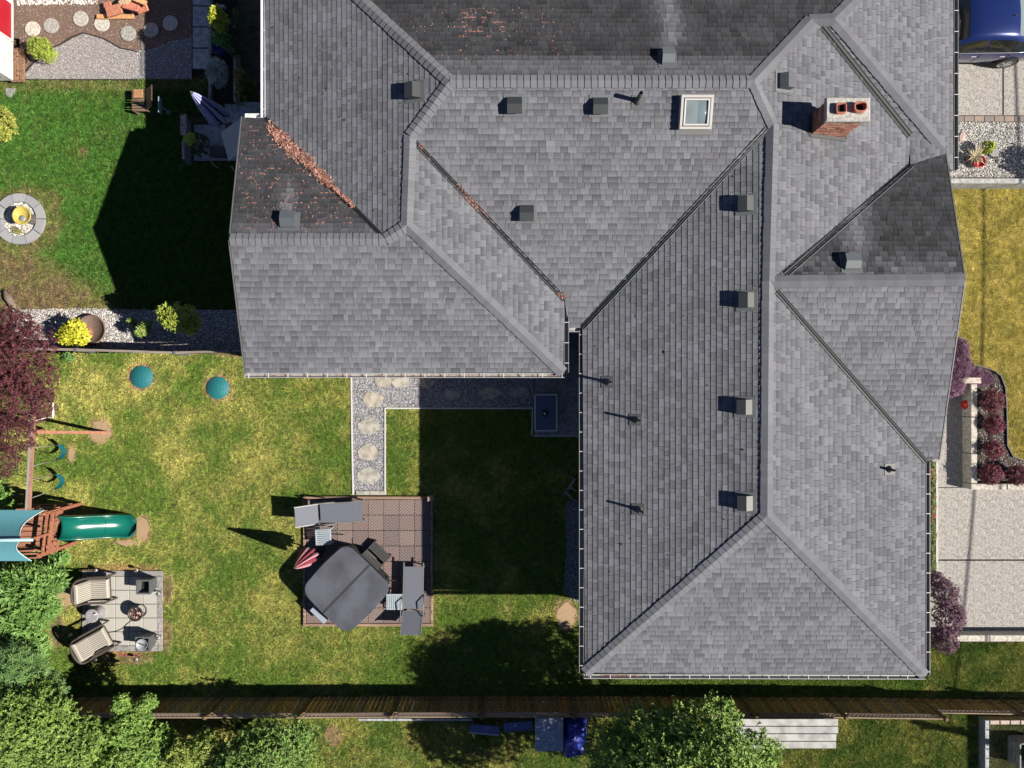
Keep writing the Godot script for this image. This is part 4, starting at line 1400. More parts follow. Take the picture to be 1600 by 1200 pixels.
# ---- play set ----
func build_play() -> void:
	var cedar := mat("cedar", Color(0.4, 0.15, 0.085), 0.85, "wood", 1.0, {"grain": Vector3(3, 3, 0.4)})
	var cedar2 := mat("cedar_pale", Color(0.44, 0.19, 0.12), 0.85, "wood", 1.0, {"grain": Vector3(0.4, 3, 3)})
	var teal := mat("teal_plastic", Color(0.004, 0.1, 0.078), 0.2, "", 1.0, {"spec": 0.45})
	var foot := P(95, 820)
	var t := thing("play_tower", "redwood play tower with teal tarp roof and teal slide", "play tower", foot)
	var e1 := P(126, 787) - foot
	var e2 := P(119, 847) - foot
	var w1 := e1 + Vector3(-1.28, 0, 0.05)
	var w2 := e2 + Vector3(-1.28, 0, 0.05)
	for c in [e1, e2, w1, w2]:
		var g := G.new()
		g.slab(c + Vector3.UP * 0.92, Vector3(0.1, 1.88, 0.1), 0.012)
		part("post", g, cedar, t)
	for l in [[e1, e2, 1.76, 0.09], [e1, e2, 1.5, 0.14], [w1, w2, 1.7, 0.1], [e1, w1, 1.72, 0.12], [e2, w2, 1.72, 0.12], [e1, w1, 1.12, 0.14], [e2, w2, 1.12, 0.14], [e1, e2, 1.1, 0.14], [e1, w1, 0.5, 0.1], [e2, w2, 0.5, 0.1]]:
		var g := G.new()
		var out: Vector3 = ((l[0] + l[1]) * 0.5 - (e1 + e2 + w1 + w2) * 0.25)
		out.y = 0
		out = out.normalized() * 0.072
		g.beam(l[0] + Vector3.UP * l[2] + out, l[1] + Vector3.UP * l[2] + out, 0.04, l[3])
		part("rail", g, cedar2 if absf(l[0].x - l[1].x) > 0.5 else cedar, t)
	for i in 8:
		var g := G.new()
		var a := e1.lerp(e2, (i + 0.5) / 8.0)
		var b := w1.lerp(w2, (i + 0.5) / 8.0)
		g.beam(a + Vector3(0.06, 1.2, 0), b + Vector3(-0.06, 1.2, 0), 0.135, 0.035)
		part("floor_board", g, cedar2, t)
	for s in [[e1, 0.28], [e2, -0.28]]:   # short guard boards either side of the slide mouth
		for k in 2:
			var g := G.new()
			g.beam(s[0] + Vector3(0.075, 1.32 + k * 0.2, 0), s[0] + Vector3(0.075, 1.32 + k * 0.2, s[1]), 0.025, 0.12)
			part("guard_board", g, cedar, t)
	# tarp
	var tarp := mat("tarp_teal", Color(0.085, 0.25, 0.3), 0.55, "", 1.0, {"glow": Color(0.2, 0.25, 0.25)})
	for side in 2:
		var g := G.new(true)
		var rows := []
		for j in 13:
			var v := j / 12.0
			var row := []
			for i in 19:
				var u := i / 18.0
				var xr := lerpf(-683.0, -670.0 if side == 0 else -688.0, v) - 15.0 * sin(PI * v)
				var x := lerpf(-775.0, xr, u)
				var z := lerpf(217.0, 180.5 if side == 0 else 253.5, v)
				var y := lerpf(2.58, 1.92, v) - 0.1 * sin(PI * v) + 0.022 * sin(u * 55.0 + v * 7.0) * (1.0 - v) * (0.3 + v)
				row.append(Vector3(x * EYE / FOCAL, y, z * EYE / FOCAL) - foot)
			rows.append(row)
		for j in 12:
			for i in 18:
				g.face(rows[j][i], rows[j][i + 1], rows[j + 1][i + 1], rows[j + 1][i], Vector3.UP)
		part("tarp", g, tarp, t)
		var hem := G.new(true)
		var pts := []
		for j in 13:
			pts.append(rows[j][18])
		hem.tube(pts, [0.014], 6)
		part("hem", hem, mat("tarp_hem", Color(0.35, 0.5, 0.52), 0.6), t)
	var rp := G.new(true)
	rp.tube([Vector3(-780 * EYE / FOCAL, 2.6, 217 * EYE / FOCAL) - foot, Vector3(-664 * EYE / FOCAL, 2.6, 216 * EYE / FOCAL) - foot], [0.045], 8)
	part("ridge_pole", rp, mat("tarp_ridge", Color(0.3, 0.46, 0.5), 0.5), t)
	for x in [-672.0, -770.0]:
		var g := G.new()
		g.beam(Vector3(x * EYE / FOCAL, 1.7, 217 * EYE / FOCAL) - foot, Vector3(x * EYE / FOCAL, 2.58, 217 * EYE / FOCAL) - foot, 0.07, 0.07)
		part("king_post", g, cedar, t)
	# slide
	var g2 := G.new(true)
	var n := 22
	var sect := [[-1.0, -0.13], [-1.0, 0.1], [-0.97, 0.125], [-0.9, 0.125], [-0.85, 0.1], [-0.78, 0.04], [-0.6, -0.03], [-0.4, -0.075], [-0.15, -0.1], [0.15, -0.1], [0.4, -0.075], [0.6, -0.03], [0.78, 0.04], [0.85, 0.1], [0.9, 0.125], [0.97, 0.125], [1.0, 0.1], [1.0, -0.13]]
	var rr := []
	var s0 := P(93, 824, 1.22)
	var s1 := P(211, 823, 0.2)
	for i in n + 1:
		var u := float(i) / n
		var y := 1.24 - 0.03 * u - 1.02 * smoothstep(0.0, 0.9, u)
		var end := smoothstep(0.86, 1.0, u)
		var half := 0.365 * sqrt(maxf(1.0 - end * end * 0.72, 0.0))
		var row := []
		for q in sect:
			row.append(Vector3(lerpf(s0.x, s1.x, u) , y + q[1] * (1.0 - 0.3 * end), lerpf(s0.z, s1.z, u) + q[0] * half) - foot)
		rr.append(row)
	for i in n:
		for k in sect.size() - 1:
			g2.quad(rr[i][k], rr[i][k + 1], rr[i + 1][k + 1], rr[i + 1][k])
	for e in [0, n]:
		for k in range(1, sect.size() - 1):
			g2.tri_to(rr[e][0], rr[e][k], rr[e][k + 1], Vector3(-1 if e == 0 else 1, 0.1, 0))
	var sl := part("slide", g2, teal, t)
	var seam := G.new()
	for k in sect.size() - 1:
		var o := Vector3(0.012, 0.003, 0)
		seam.face(rr[12][k] - o + Vector3.UP * 0.006, rr[12][k] + o + Vector3.UP * 0.003, rr[12][k + 1] + o + Vector3.UP * 0.003, rr[12][k + 1] - o + Vector3.UP * 0.006, Vector3.UP)
	part("seam", seam, mat("teal_dark", Color(0.004, 0.07, 0.065), 0.4), sl)
	# swing beam
	var b0 := P(53, 628, 2.15) - foot
	var b1 := P(44, 797, 2.15) - foot
	var bm := G.new()
	bm.beam(b0, b1, 0.09, 0.14)
	var beam := part("swing_beam", bm, mat("beam_side", Color(0.38, 0.2, 0.15), 0.9, "wood", 1.0, {"grain": Vector3(3, 3, 0.4)}), t)
	var bt := G.new()
	bt.beam(b0 + Vector3.UP * 0.073 - Vector3.RIGHT * 0.012, b1 + Vector3.UP * 0.073 - Vector3.RIGHT * 0.012, 0.066, 0.008)
	part("weathered_top", bt, mat("beam_top", Color(0.42, 0.38, 0.36), 0.95, "speck", 9.0), beam)
	for l in [[168, 676], [68, 672]]:
		var g := G.new()
		var p := P(l[0], l[1]) - foot
		g.beam(b0.lerp(b1, 0.28) - Vector3.UP * 0.05 + Vector3(signf(p.x - b0.x) * 0.07, 0, 0), p, 0.09, 0.09, Vector3.BACK)
		part("leg", g, cedar2, t)
	# swings
	var rope := mat("rope", Color(0.2, 0.19, 0.17), 0.9)
	var belt := mat("swing_belt", Color(0.01, 0.13, 0.14), 0.5)
	var words := ["teal belt swing hanging nearer the splayed leg", "teal belt swing hanging nearer the play tower"]
	var zs := [[93, 706], [90, 752]]
	for i in 2:
		var c := P(zs[i][0], zs[i][1], 0.5)
		var s := thing("swing", words[i], "swing", Vector3(c.x, 0, c.z), 0.0, "belt swings under the beam")
		var g := G.new(true)
		var rows := []
		for k in 11:
			var u := k / 10.0 - 0.5
			rows.append([Vector3(0.1 + 0.06 * cos(u * PI), 0.42 + 0.5 * u * u, u * 0.46), Vector3(-0.1 + 0.1 * cos(u * PI), 0.4 + 0.56 * u * u, u * 0.46)])
		for k in 10:
			g.face(rows[k][0], rows[k][1], rows[k + 1][1], rows[k + 1][0], Vector3.UP)
			g.face(rows[k][0] - Vector3.UP * 0.015, rows[k][1] - Vector3.UP * 0.015, rows[k + 1][1] - Vector3.UP * 0.015, rows[k + 1][0] - Vector3.UP * 0.015, Vector3.DOWN)
		part("seat", g, belt, s)
		for e in [0, 10]:
			g = G.new(true)
			var top := Vector3((b0.x + b1.x) * 0.5 + foot.x - c.x, 2.08, rows[e][0].z * 1.15)
			g.tube([rows[e][0] * 0.5 + rows[e][1] * 0.5, top], [0.012], 5)
			part("chain", g, rope, s)
	var tz := thing("trapeze_bar", "white trapeze bar hanging from the far end of the beam", "trapeze", P(83, 641, 1.3) * Vector3(1, 0, 1))
	var g3 := G.new(true)
	g3.tube([Vector3(0, 1.3, -0.24), Vector3(0, 1.3, 0.24)], [0.028], 8)
	part("bar", g3, mat("white_bar", grey(0.7), 0.4), tz)
	for s in [-1.0, 1.0]:
		var g := G.new(true)
		g.tube([Vector3(0, 1.3, s * 0.2), Vector3(0.12, 1.75, s * 0.22 - 0.02), Vector3(b0.x + foot.x - tz.position.x, 2.1, s * 0.28)], [0.014], 5)
		part("rope", g, mat("white_rope", grey(0.6), 0.8), tz)
	for l in [[222, 589, "left"], [341, 606, "right"]]:
		var g := G.new(true)
		g.lathe([[0.36, -0.01], [0.36, 0.035], [0.35, 0.045], [0.3, 0.05], [0.29, 0.058], [0.0, 0.062]], 28)
		solo("tank_lid", "round teal plastic lid set in the lawn, the %s one" % l[2], "lid", g, mat("lid_teal", Color(0.012, 0.15, 0.17), 0.6, "blotch", 2.5), P(l[0], l[1]), 0.0, "tank lids in the lawn")

# ---- fire pit corner ----
func fire_chair(at: Vector3, turn: float, label: String) -> void:
	var t := thing("garden_armchair", label, "armchair", at, turn, "armchairs by the fire bowl")
	var frame := mat("wicker", Color(0.085, 0.07, 0.06), 0.8, "speck", 14.0, {"world": false})
	var cream := mat("cushion", Color(0.5, 0.47, 0.41), 0.92, "grain", 4.0, {"world": false})
	var stripe := mat("cushion_stripe", Color(0.07, 0.065, 0.06), 0.92)
	for s in [-1.0, 1.0]:
		var g := G.new()
		g.beam(Vector3(-0.42, 0.6, s * 0.39), Vector3(0.36, 0.58, s * 0.39), 0.065, 0.035)
		g.beam(Vector3(0.35, 0.6, s * 0.39), Vector3(0.45, 0.0, s * 0.4), 0.05, 0.05)
		g.beam(Vector3(-0.35, 0.6, s * 0.385), Vector3(-0.42, 0.0, s * 0.37), 0.05, 0.05)
		g.beam(Vector3(-0.36, 0.32, s * 0.37), Vector3(0.38, 0.33, s * 0.37), 0.035, 0.06)
		part("arm", g, frame, t)
	var g := G.new()
	g.slab(Vector3(0.04, 0.3, 0), Vector3(0.72, 0.05, 0.7), 0.01)
	part("seat_frame", g, frame, t)
	var d := Vector3(-0.15, 0.64, 0).normalized()
	var b := Basis(d, Vector3(d.y, -d.x, 0), Vector3.BACK)
	var pts := []
	g = G.new(true)
	for i in 13:
		var a := PI * i / 12.0
		pts.append(Vector3(-0.27, 0.34, 0) + d * (0.1 + 0.58 * pow(sin(a), 0.35)) + Vector3(0, 0, -cos(a) * 0.4))
	g.tube(pts, [0.035], 6)
	part("back_frame", g, frame, t)
	g = G.new()
	g.box(Vector3(-0.3, 0.34, 0) + d * 0.3, Vector3(0.58, 0.03, 0.7), b)
	part("back_panel", g, frame, t)
	var seat := G.new()
	seat.slab(Vector3(0.1, 0.39, 0), Vector3(0.56, 0.13, 0.6), 0.04)
	var sc := part("seat_cushion", seat, cream, t)
	var bk := G.new()
	bk.slab(Vector3(-0.2, 0.42, 0) + d * 0.26, Vector3(0.58, 0.12, 0.6), 0.04, b)
	var bc := part("back_cushion", bk, cream, t)
	for i in 9:
		var z := -0.24 + i * 0.06
		g = G.new()
		g.box(Vector3(0.1, 0.456, z), Vector3(0.5, 0.004, 0.014))
		part("stripe", g, stripe, sc)
		g = G.new()
		g.box(Vector3(-0.2, 0.42, z) + d * 0.26 + b.y * 0.061, Vector3(0.5, 0.004, 0.014), b)
		part("stripe", g, stripe, bc)

func build_fire_corner() -> void:
	var c := P(192, 954)
	var t := thing("fire_patio", "square patio of pale pavers with grey border, lower left", "patio", c)
	var k := 0.448
	var pm := []
	for i in 3:
		pm.append(mat("paver_pale_%d" % i, [Color(0.5, 0.49, 0.45), Color(0.47, 0.46, 0.42), Color(0.52, 0.51, 0.47)][i], 0.9, "grain", 1.5, {}))
	var bm := []
	for i in 2:
		bm.append(mat("paver_grey_%d" % i, [Color(0.25, 0.245, 0.24), Color(0.3, 0.29, 0.285)][i], 0.9, "blotch", 1.5, {"bump": 0.3}))
	var g := G.new()
	g.slab(Vector3(0, 0.025, 0), Vector3(k - 0.016, 0.05, k - 0.016), 0.008)
	var pav := g.done()
	g = G.new()
	g.slab(Vector3(0, 0.026, 0), Vector3(k - 0.008, 0.052, 0.17), 0.006)
	var bor := g.done()
	for i in 5:
		for j in 5:
			part("paver", pav, pm[rng.randi() % 3], t).position = Vector3((i - 2) * k, rng.randf() * 0.003, (j - 2) * k)
	for i in 5:
		for s in [-1.0, 1.0]:
			part("border_paver", bor, bm[rng.randi() % 2], t).position = Vector3((i - 2) * k, 0, s * (2.5 * k + 0.09))
			var v := part("border_paver", bor, bm[rng.randi() % 2], t)
			v.position = Vector3(s * (2.5 * k + 0.09), 0, (i - 2) * k)
			v.rotation.y = PI / 2
	g = G.new()
	g.slab(Vector3(0, 0.025, 0), Vector3(0.17, 0.05, 0.17), 0.006)
	var cn := g.done()
	for s in [[-1, -1], [1, -1], [1, 1], [-1, 1]]:
		part("corner_paver", cn, bm[0], t).position = Vector3(s[0] * (2.5 * k + 0.09), 0, s[1] * (2.5 * k + 0.09))
	var red := [Color(0.22, 0.06, 0.05), Color(0.3, 0.09, 0.07), Color(0.14, 0.05, 0.045), Color(0.36, 0.2, 0.16)]
	stones("mulch", "red bark chips along the top of the small patio", [rect_of(129, 882, 246, 892)], [], 0.02, 0.024, red, 0.0, 0.45)
	stones("mulch", "red bark chips along the bottom of the small patio", [rect_of(152, 1017, 240, 1026)], [], 0.02, 0.024, red, 0.0, 0.45)
	stones("mulch", "sparse red chips along the right of the small patio", [rect_of(255, 900, 261, 1010)], [], 0.05, 0.02, red, 0.0, 0.45)
	fire_chair(P(162, 915), 0.05, "cream striped armchair at the top of the small patio")
	fire_chair(P(162, 996), deg_to_rad(29), "cream striped armchair turned towards the fire bowl")
	var tb := thing("drum_table", "round grey drum table between the two striped armchairs", "side table", P(157, 955) + Vector3.UP * 0.05)
	g = G.new(true)
	g.lathe([[0.21, 0.0], [0.2, 0.05], [0.15, 0.16], [0.13, 0.24], [0.16, 0.34], [0.2, 0.41]], 24)
	part("pedestal", g, mat("drum_base", Color(0.23, 0.22, 0.235), 0.75, "blotch", 2.0), tb)
	g = G.new(true)
	g.lathe([[0.2, 0.4], [0.215, 0.41], [0.215, 0.43], [0.205, 0.438], [0.15, 0.436], [0.06, 0.43], [0.0, 0.428]], 28)
	part("tabletop", g, mat("drum_top", Color(0.27, 0.27, 0.29), 0.6, "blotch", 3.0), tb)
	solo_cup(tb)
	var fb := thing("fire_bowl", "round fire bowl of reddish lava rock on a ring stand", "fire bowl", P(221, 953) + Vector3.UP * 0.05)
	var dark := mat("fire_iron", grey(0.035, 0.03), 0.5, "grain", 4.0)
	g = G.new(true)
	g.lathe([[0.05, 0.14], [0.17, 0.2], [0.235, 0.32], [0.245, 0.345], [0.235, 0.36], [0.2, 0.35], [0.19, 0.3], [0.0, 0.29]], 28)
	part("bowl", g, dark, fb)
	g = G.new(true)
	var pts := []
	for i in 25:
		pts.append(Vector3(cos(TAU * i / 24) * 0.2, 0.02, sin(TAU * i / 24) * 0.2))
	g.tube(pts, [0.016], 6, false)
	part("stand_ring", g, dark, fb)
	for i in 3:
		g = G.new(true)
		var a := TAU * i / 3 + 0.5
		g.tube([Vector3(cos(a) * 0.2, 0.02, sin(a) * 0.2), Vector3(cos(a) * 0.19, 0.24, sin(a) * 0.19)], [0.014], 6)
		part("leg", g, dark, fb)
	var sm := stone_mesh(9)
	for i in 46:
		var r := sqrt(rng.randf()) * 0.175
		var a := rng.randf() * TAU
		var s := part("lava_rock", sm, mat("lava_%d" % (i % 3), [Color(0.3, 0.1, 0.08), Color(0.55, 0.42, 0.38), Color(0.16, 0.06, 0.05)][i % 3], 0.95), fb)
		s.position = Vector3(cos(a) * r, 0.33 + rng.randf() * 0.02, sin(a) * r)
		s.scale = Vector3.ONE * rng.randf_range(0.018, 0.028)
		s.rotation = Vector3(rng.randf() * 3, rng.randf() * 3, 0)
	g = G.new(true)
	var hose := []
	for q in [[208, 968], [200, 974], [193, 981], [184, 985], [170, 987.5]]:
		hose.append(P(q[0], q[1]) + Vector3.UP * 0.06)
	g.tube(hose, [0.012], 6)
	solo("gas_hose", "black hose lying from fire bowl to the lower armchair", "hose", g, mat("rubber", grey(0.02), 0.6))
	for s in [[239, 909, "empty square tapered planter in the upper right patio corner"], [238, 996, "square tapered planter with a grey bowl resting in it, lower patio corner"]]:
		var p := thing("tapered_planter", s[2], "planter", P(s[0], s[1]) + Vector3.UP * 0.05, 0.0, "tapered planters on the small patio")
		g = G.new()
		var r := []
		for l in [[0.155, 0.0], [0.225, 0.52], [0.23, 0.52], [0.23, 0.56], [0.18, 0.56], [0.165, 0.3]]:
			r.append([Vector3(-l[0], l[1], -l[0]), Vector3(l[0], l[1], -l[0]), Vector3(l[0], l[1], l[0]), Vector3(-l[0], l[1], l[0])])
		for i in 5:
			for j in 4:
				var m: Vector3 = (r[i][j] + r[i][(j + 1) % 4]) * 0.5
				var o := Vector3(m.x, 0, m.z) * (1.0 if i < 3 else -1.0)
				g.face(r[i][j], r[i][(j + 1) % 4], r[i + 1][(j + 1) % 4], r[i + 1][j], Vector3.UP if i == 3 else o)
		g.face(r[5][0], r[5][1], r[5][2], r[5][3], Vector3.UP)
		part("pot", g, mat("planter_slate", grey(0.1, 0.08), 0.65, "blotch", 2.0), p)
		g = G.new()
		g.box(Vector3(0, 0.33, 0), Vector3(0.32, 0.02, 0.32))
		part("compost", g, mat("compost", grey(0.012), 1.0, "grain", 3.0), p)
		if s[1] > 950:
			var bw := thing("grey_bowl", "shallow grey bowl sitting in the lower square planter", "bowl", p.position + Vector3.UP * 0.5)
			g = G.new(true)
			g.lathe([[0.05, 0.0], [0.13, 0.03], [0.185, 0.11], [0.19, 0.12], [0.175, 0.115], [0.12, 0.05], [0.0, 0.03]], 24)
			part("dish", g, mat("bowl_grey", grey(0.24, 0.08), 0.5), bw)
			g = G.new()
			g.beam(Vector3(-0.12, 0.1, -0.05), Vector3(0.12, 0.07, 0.06), 0.02, 0.015)
			part("handle", g, mat("bowl_dark", grey(0.05), 0.5), bw)
	var spots := [[156.5, 888, "top edge, left"], [219.5, 888, "top edge, right"], [253, 924, "right edge, upper"], [253, 992, "right edge, lower"], [219, 1026, "bottom edge, right"], [157, 1027, "bottom edge, left"], [118, 988, "left edge, under the lower armchair's shadow"]]
	var src: Node3D
	for s in spots:
		var lb: String = "small solar stake light, patio " + s[2]
		if src == null:
			src = thing("solar_light", lb, "garden light", P(s[0], s[1]), 0.0, "solar stake lights round the small patio")
			g = G.new(true)
			g.lathe([[0.012, -0.02], [0.012, 0.2], [0.0, 0.2]], 8)
			part("stake", g, mat("stake_black", grey(0.02), 0.4), src)
			g = G.new(true)
			g.lathe([[0.03, 0.2], [0.045, 0.22], [0.05, 0.27], [0.03, 0.3], [0.0, 0.3]], 12)
			part("globe", g, mat("globe", Color(0.5, 0.5, 0.48), 0.15), src)
			g = G.new(true)
			g.lathe([[0.05, 0.3], [0.055, 0.31], [0.0, 0.325]], 12)
			part("cap", g, mat("cap_steel", grey(0.5), 0.25, "", 1.0, {"metal": 0.9}), src)
		else:
			copy(src, lb, P(s[0], s[1]), 0.0)

func solo_cup(tb: Node3D) -> void:
	var g := G.new(true)
	g.lathe([[0.022, 0.0], [0.026, 0.07], [0.022, 0.07], [0.02, 0.01], [0.0, 0.01]], 12)
	solo("small_cup", "tiny pale cup near the edge of the drum table", "cup", g, mat("cup_pale", grey(0.6), 0.4), tb.position + Vector3(0.15, 0.437, -0.07))

# ---- paved deck with hot tub ----
func lounger(at: Vector3, turn: float, label: String) -> void:   # lies along +x, back rest at -x
	var t := thing("sun_lounger", label, "sun lounger", at, turn, "sling loungers on the paved deck")
	var alu := mat("lounger_frame", Color(0.14, 0.14, 0.145), 0.5, "", 1.0, {})
	var sling := mat("sling", Color(0.15, 0.165, 0.21), 0.8, "grain", 6.0, {"world": false})
	var g := G.new()
	g.box(Vector3(0.7, 0.345, 0), Vector3(1.34, 0.014, 0.58))
	part("seat_sling", g, sling, t)
	var d := Vector3(-0.62, 0.42, 0).normalized()
	var b := Basis(d, Vector3(d.y, -d.x, 0), Vector3.BACK)
	g = G.new()
	g.box(Vector3(-0.03, 0.345, 0) + d * 0.38, Vector3(0.74, 0.014, 0.6), b)
	part("back_sling", g, sling, t)
	for s in [-1.0, 1.0]:
		g = G.new()
		g.beam(Vector3(0.0, 0.335, s * 0.31), Vector3(1.5, 0.335, s * 0.31), 0.03, 0.045)
		part("side_rail", g, alu, t)
		g = G.new()
		g.beam(Vector3(-0.02, 0.34, s * 0.31), Vector3(-0.02, 0.34, s * 0.31) + d * 0.78, 0.028, 0.03)
		part("back_rail", g, alu, t)
		g = G.new(true)
		g.tube([Vector3(-0.2, 0.03, s * 0.35), Vector3(-0.16, 0.52, s * 0.36), Vector3(0.2, 0.56, s * 0.36), Vector3(0.5, 0.36, s * 0.34)], [0.02], 6)
		part("arm", g, alu, t)
		for x in [0.1, 1.35]:
			g = G.new()
			g.beam(Vector3(x, 0.33, s * 0.31), Vector3(x, 0.0, s * 0.31), 0.035, 0.035)
			part("leg", g, alu, t)

func side_table(at: Vector3, turn: float, label: String) -> void:
	var t := thing("slatted_side_table", label, "side table", at, turn, "slatted side tables on the paved deck")
	var m := mat("table_white", Color(0.27, 0.32, 0.36), 0.5)
	for i in 7:
		var g := G.new()
		g.slab(Vector3(0, 0.4, -0.18 + i * 0.06), Vector3(0.4, 0.018, 0.046), 0.003)
		part("slat", g, m, t)
	for s in [[0, -0.232, 0.5, 0.036], [0, 0.232, 0.5, 0.036], [-0.225, 0, 0.05, 0.426], [0.225, 0, 0.05, 0.426]]:
		var g := G.new()
		g.slab(Vector3(s[0], 0.396, s[1]), Vector3(s[2], 0.032, s[3]), 0.004)
		part("rim", g, m, t)
	for x in [-1, 1]:
		for z in [-1, 1]:
			var g := G.new()
			g.beam(Vector3(x * 0.21, 0.38, z * 0.21), Vector3(x * 0.23, 0.0, z * 0.23), 0.035, 0.035)
			part("leg", g, m, t)

func closed_umbrella(called: String, label: String, foot: Vector3, tall: float, low: float, spread: float, m: Array, lean := Vector3.ZERO) -> void:
	var t := thing(called, label, "umbrella", foot)
	var g := G.new(true)
	g.tube([Vector3.ZERO, Vector3.UP * tall + lean], [0.024, 0.02], 8)
	part("pole", g, mat("umbrella_pole", grey(0.25), 0.4), t)
	var n := 8
	for i in n:   # each panel hangs as one bulging fold round the pole
		g = G.new(true)
		var rows := []
		var long_ := low + 0.07 * sin(i * 2.7)
		for j in 10:
			var v := j / 9.0
			var r := lerpf(0.035, spread, pow(v, 0.8)) * (1.0 if j < 9 else 0.9)
			var row := []
			for k in 9:
				var a := TAU * (i + k / 8.0) / n + 0.25 * v
				var f := 0.42 + 0.58 * pow(sin(PI * k / 8.0), 0.7) * (1.0 + 0.18 * sin(i * 1.9))
				var y := lerpf(tall - 0.02, long_, v) - 0.05 * v * sin(PI * k / 8.0)
				row.append(Vector3(cos(a) * r * f, y, sin(a) * r * f) + lean * (y / tall))
			rows.append(row)
		for j in 9:
			for k in 8:
				g.face(rows[j][k], rows[j][k + 1], rows[j + 1][k + 1], rows[j + 1][k], rows[j][4] * Vector3(1, 0, 1) + Vector3.UP * 0.02)
		for k in 8:
			g.tri_to(rows[9][k], rows[9][k + 1], Vector3(0, long_ + 0.1, 0) + lean * (low / tall), Vector3.DOWN)
		part("panel", g, m[i % m.size()], t)
	g = G.new(true)
	g.lathe([[0.04, tall - 0.06], [0.045, tall - 0.02], [0.02, tall + 0.05], [0.0, tall + 0.06]], 10, lean)
	part("finial", g, mat("umbrella_tip", grey(0.06), 0.5), t)
	g = G.new(true)
	g.lathe([[0.26, 0.0], [0.26, 0.06], [0.05, 0.1], [0.035, 0.3], [0.0, 0.3]], 20)
	part("base", g, mat("umbrella_base", grey(0.05), 0.7), t)

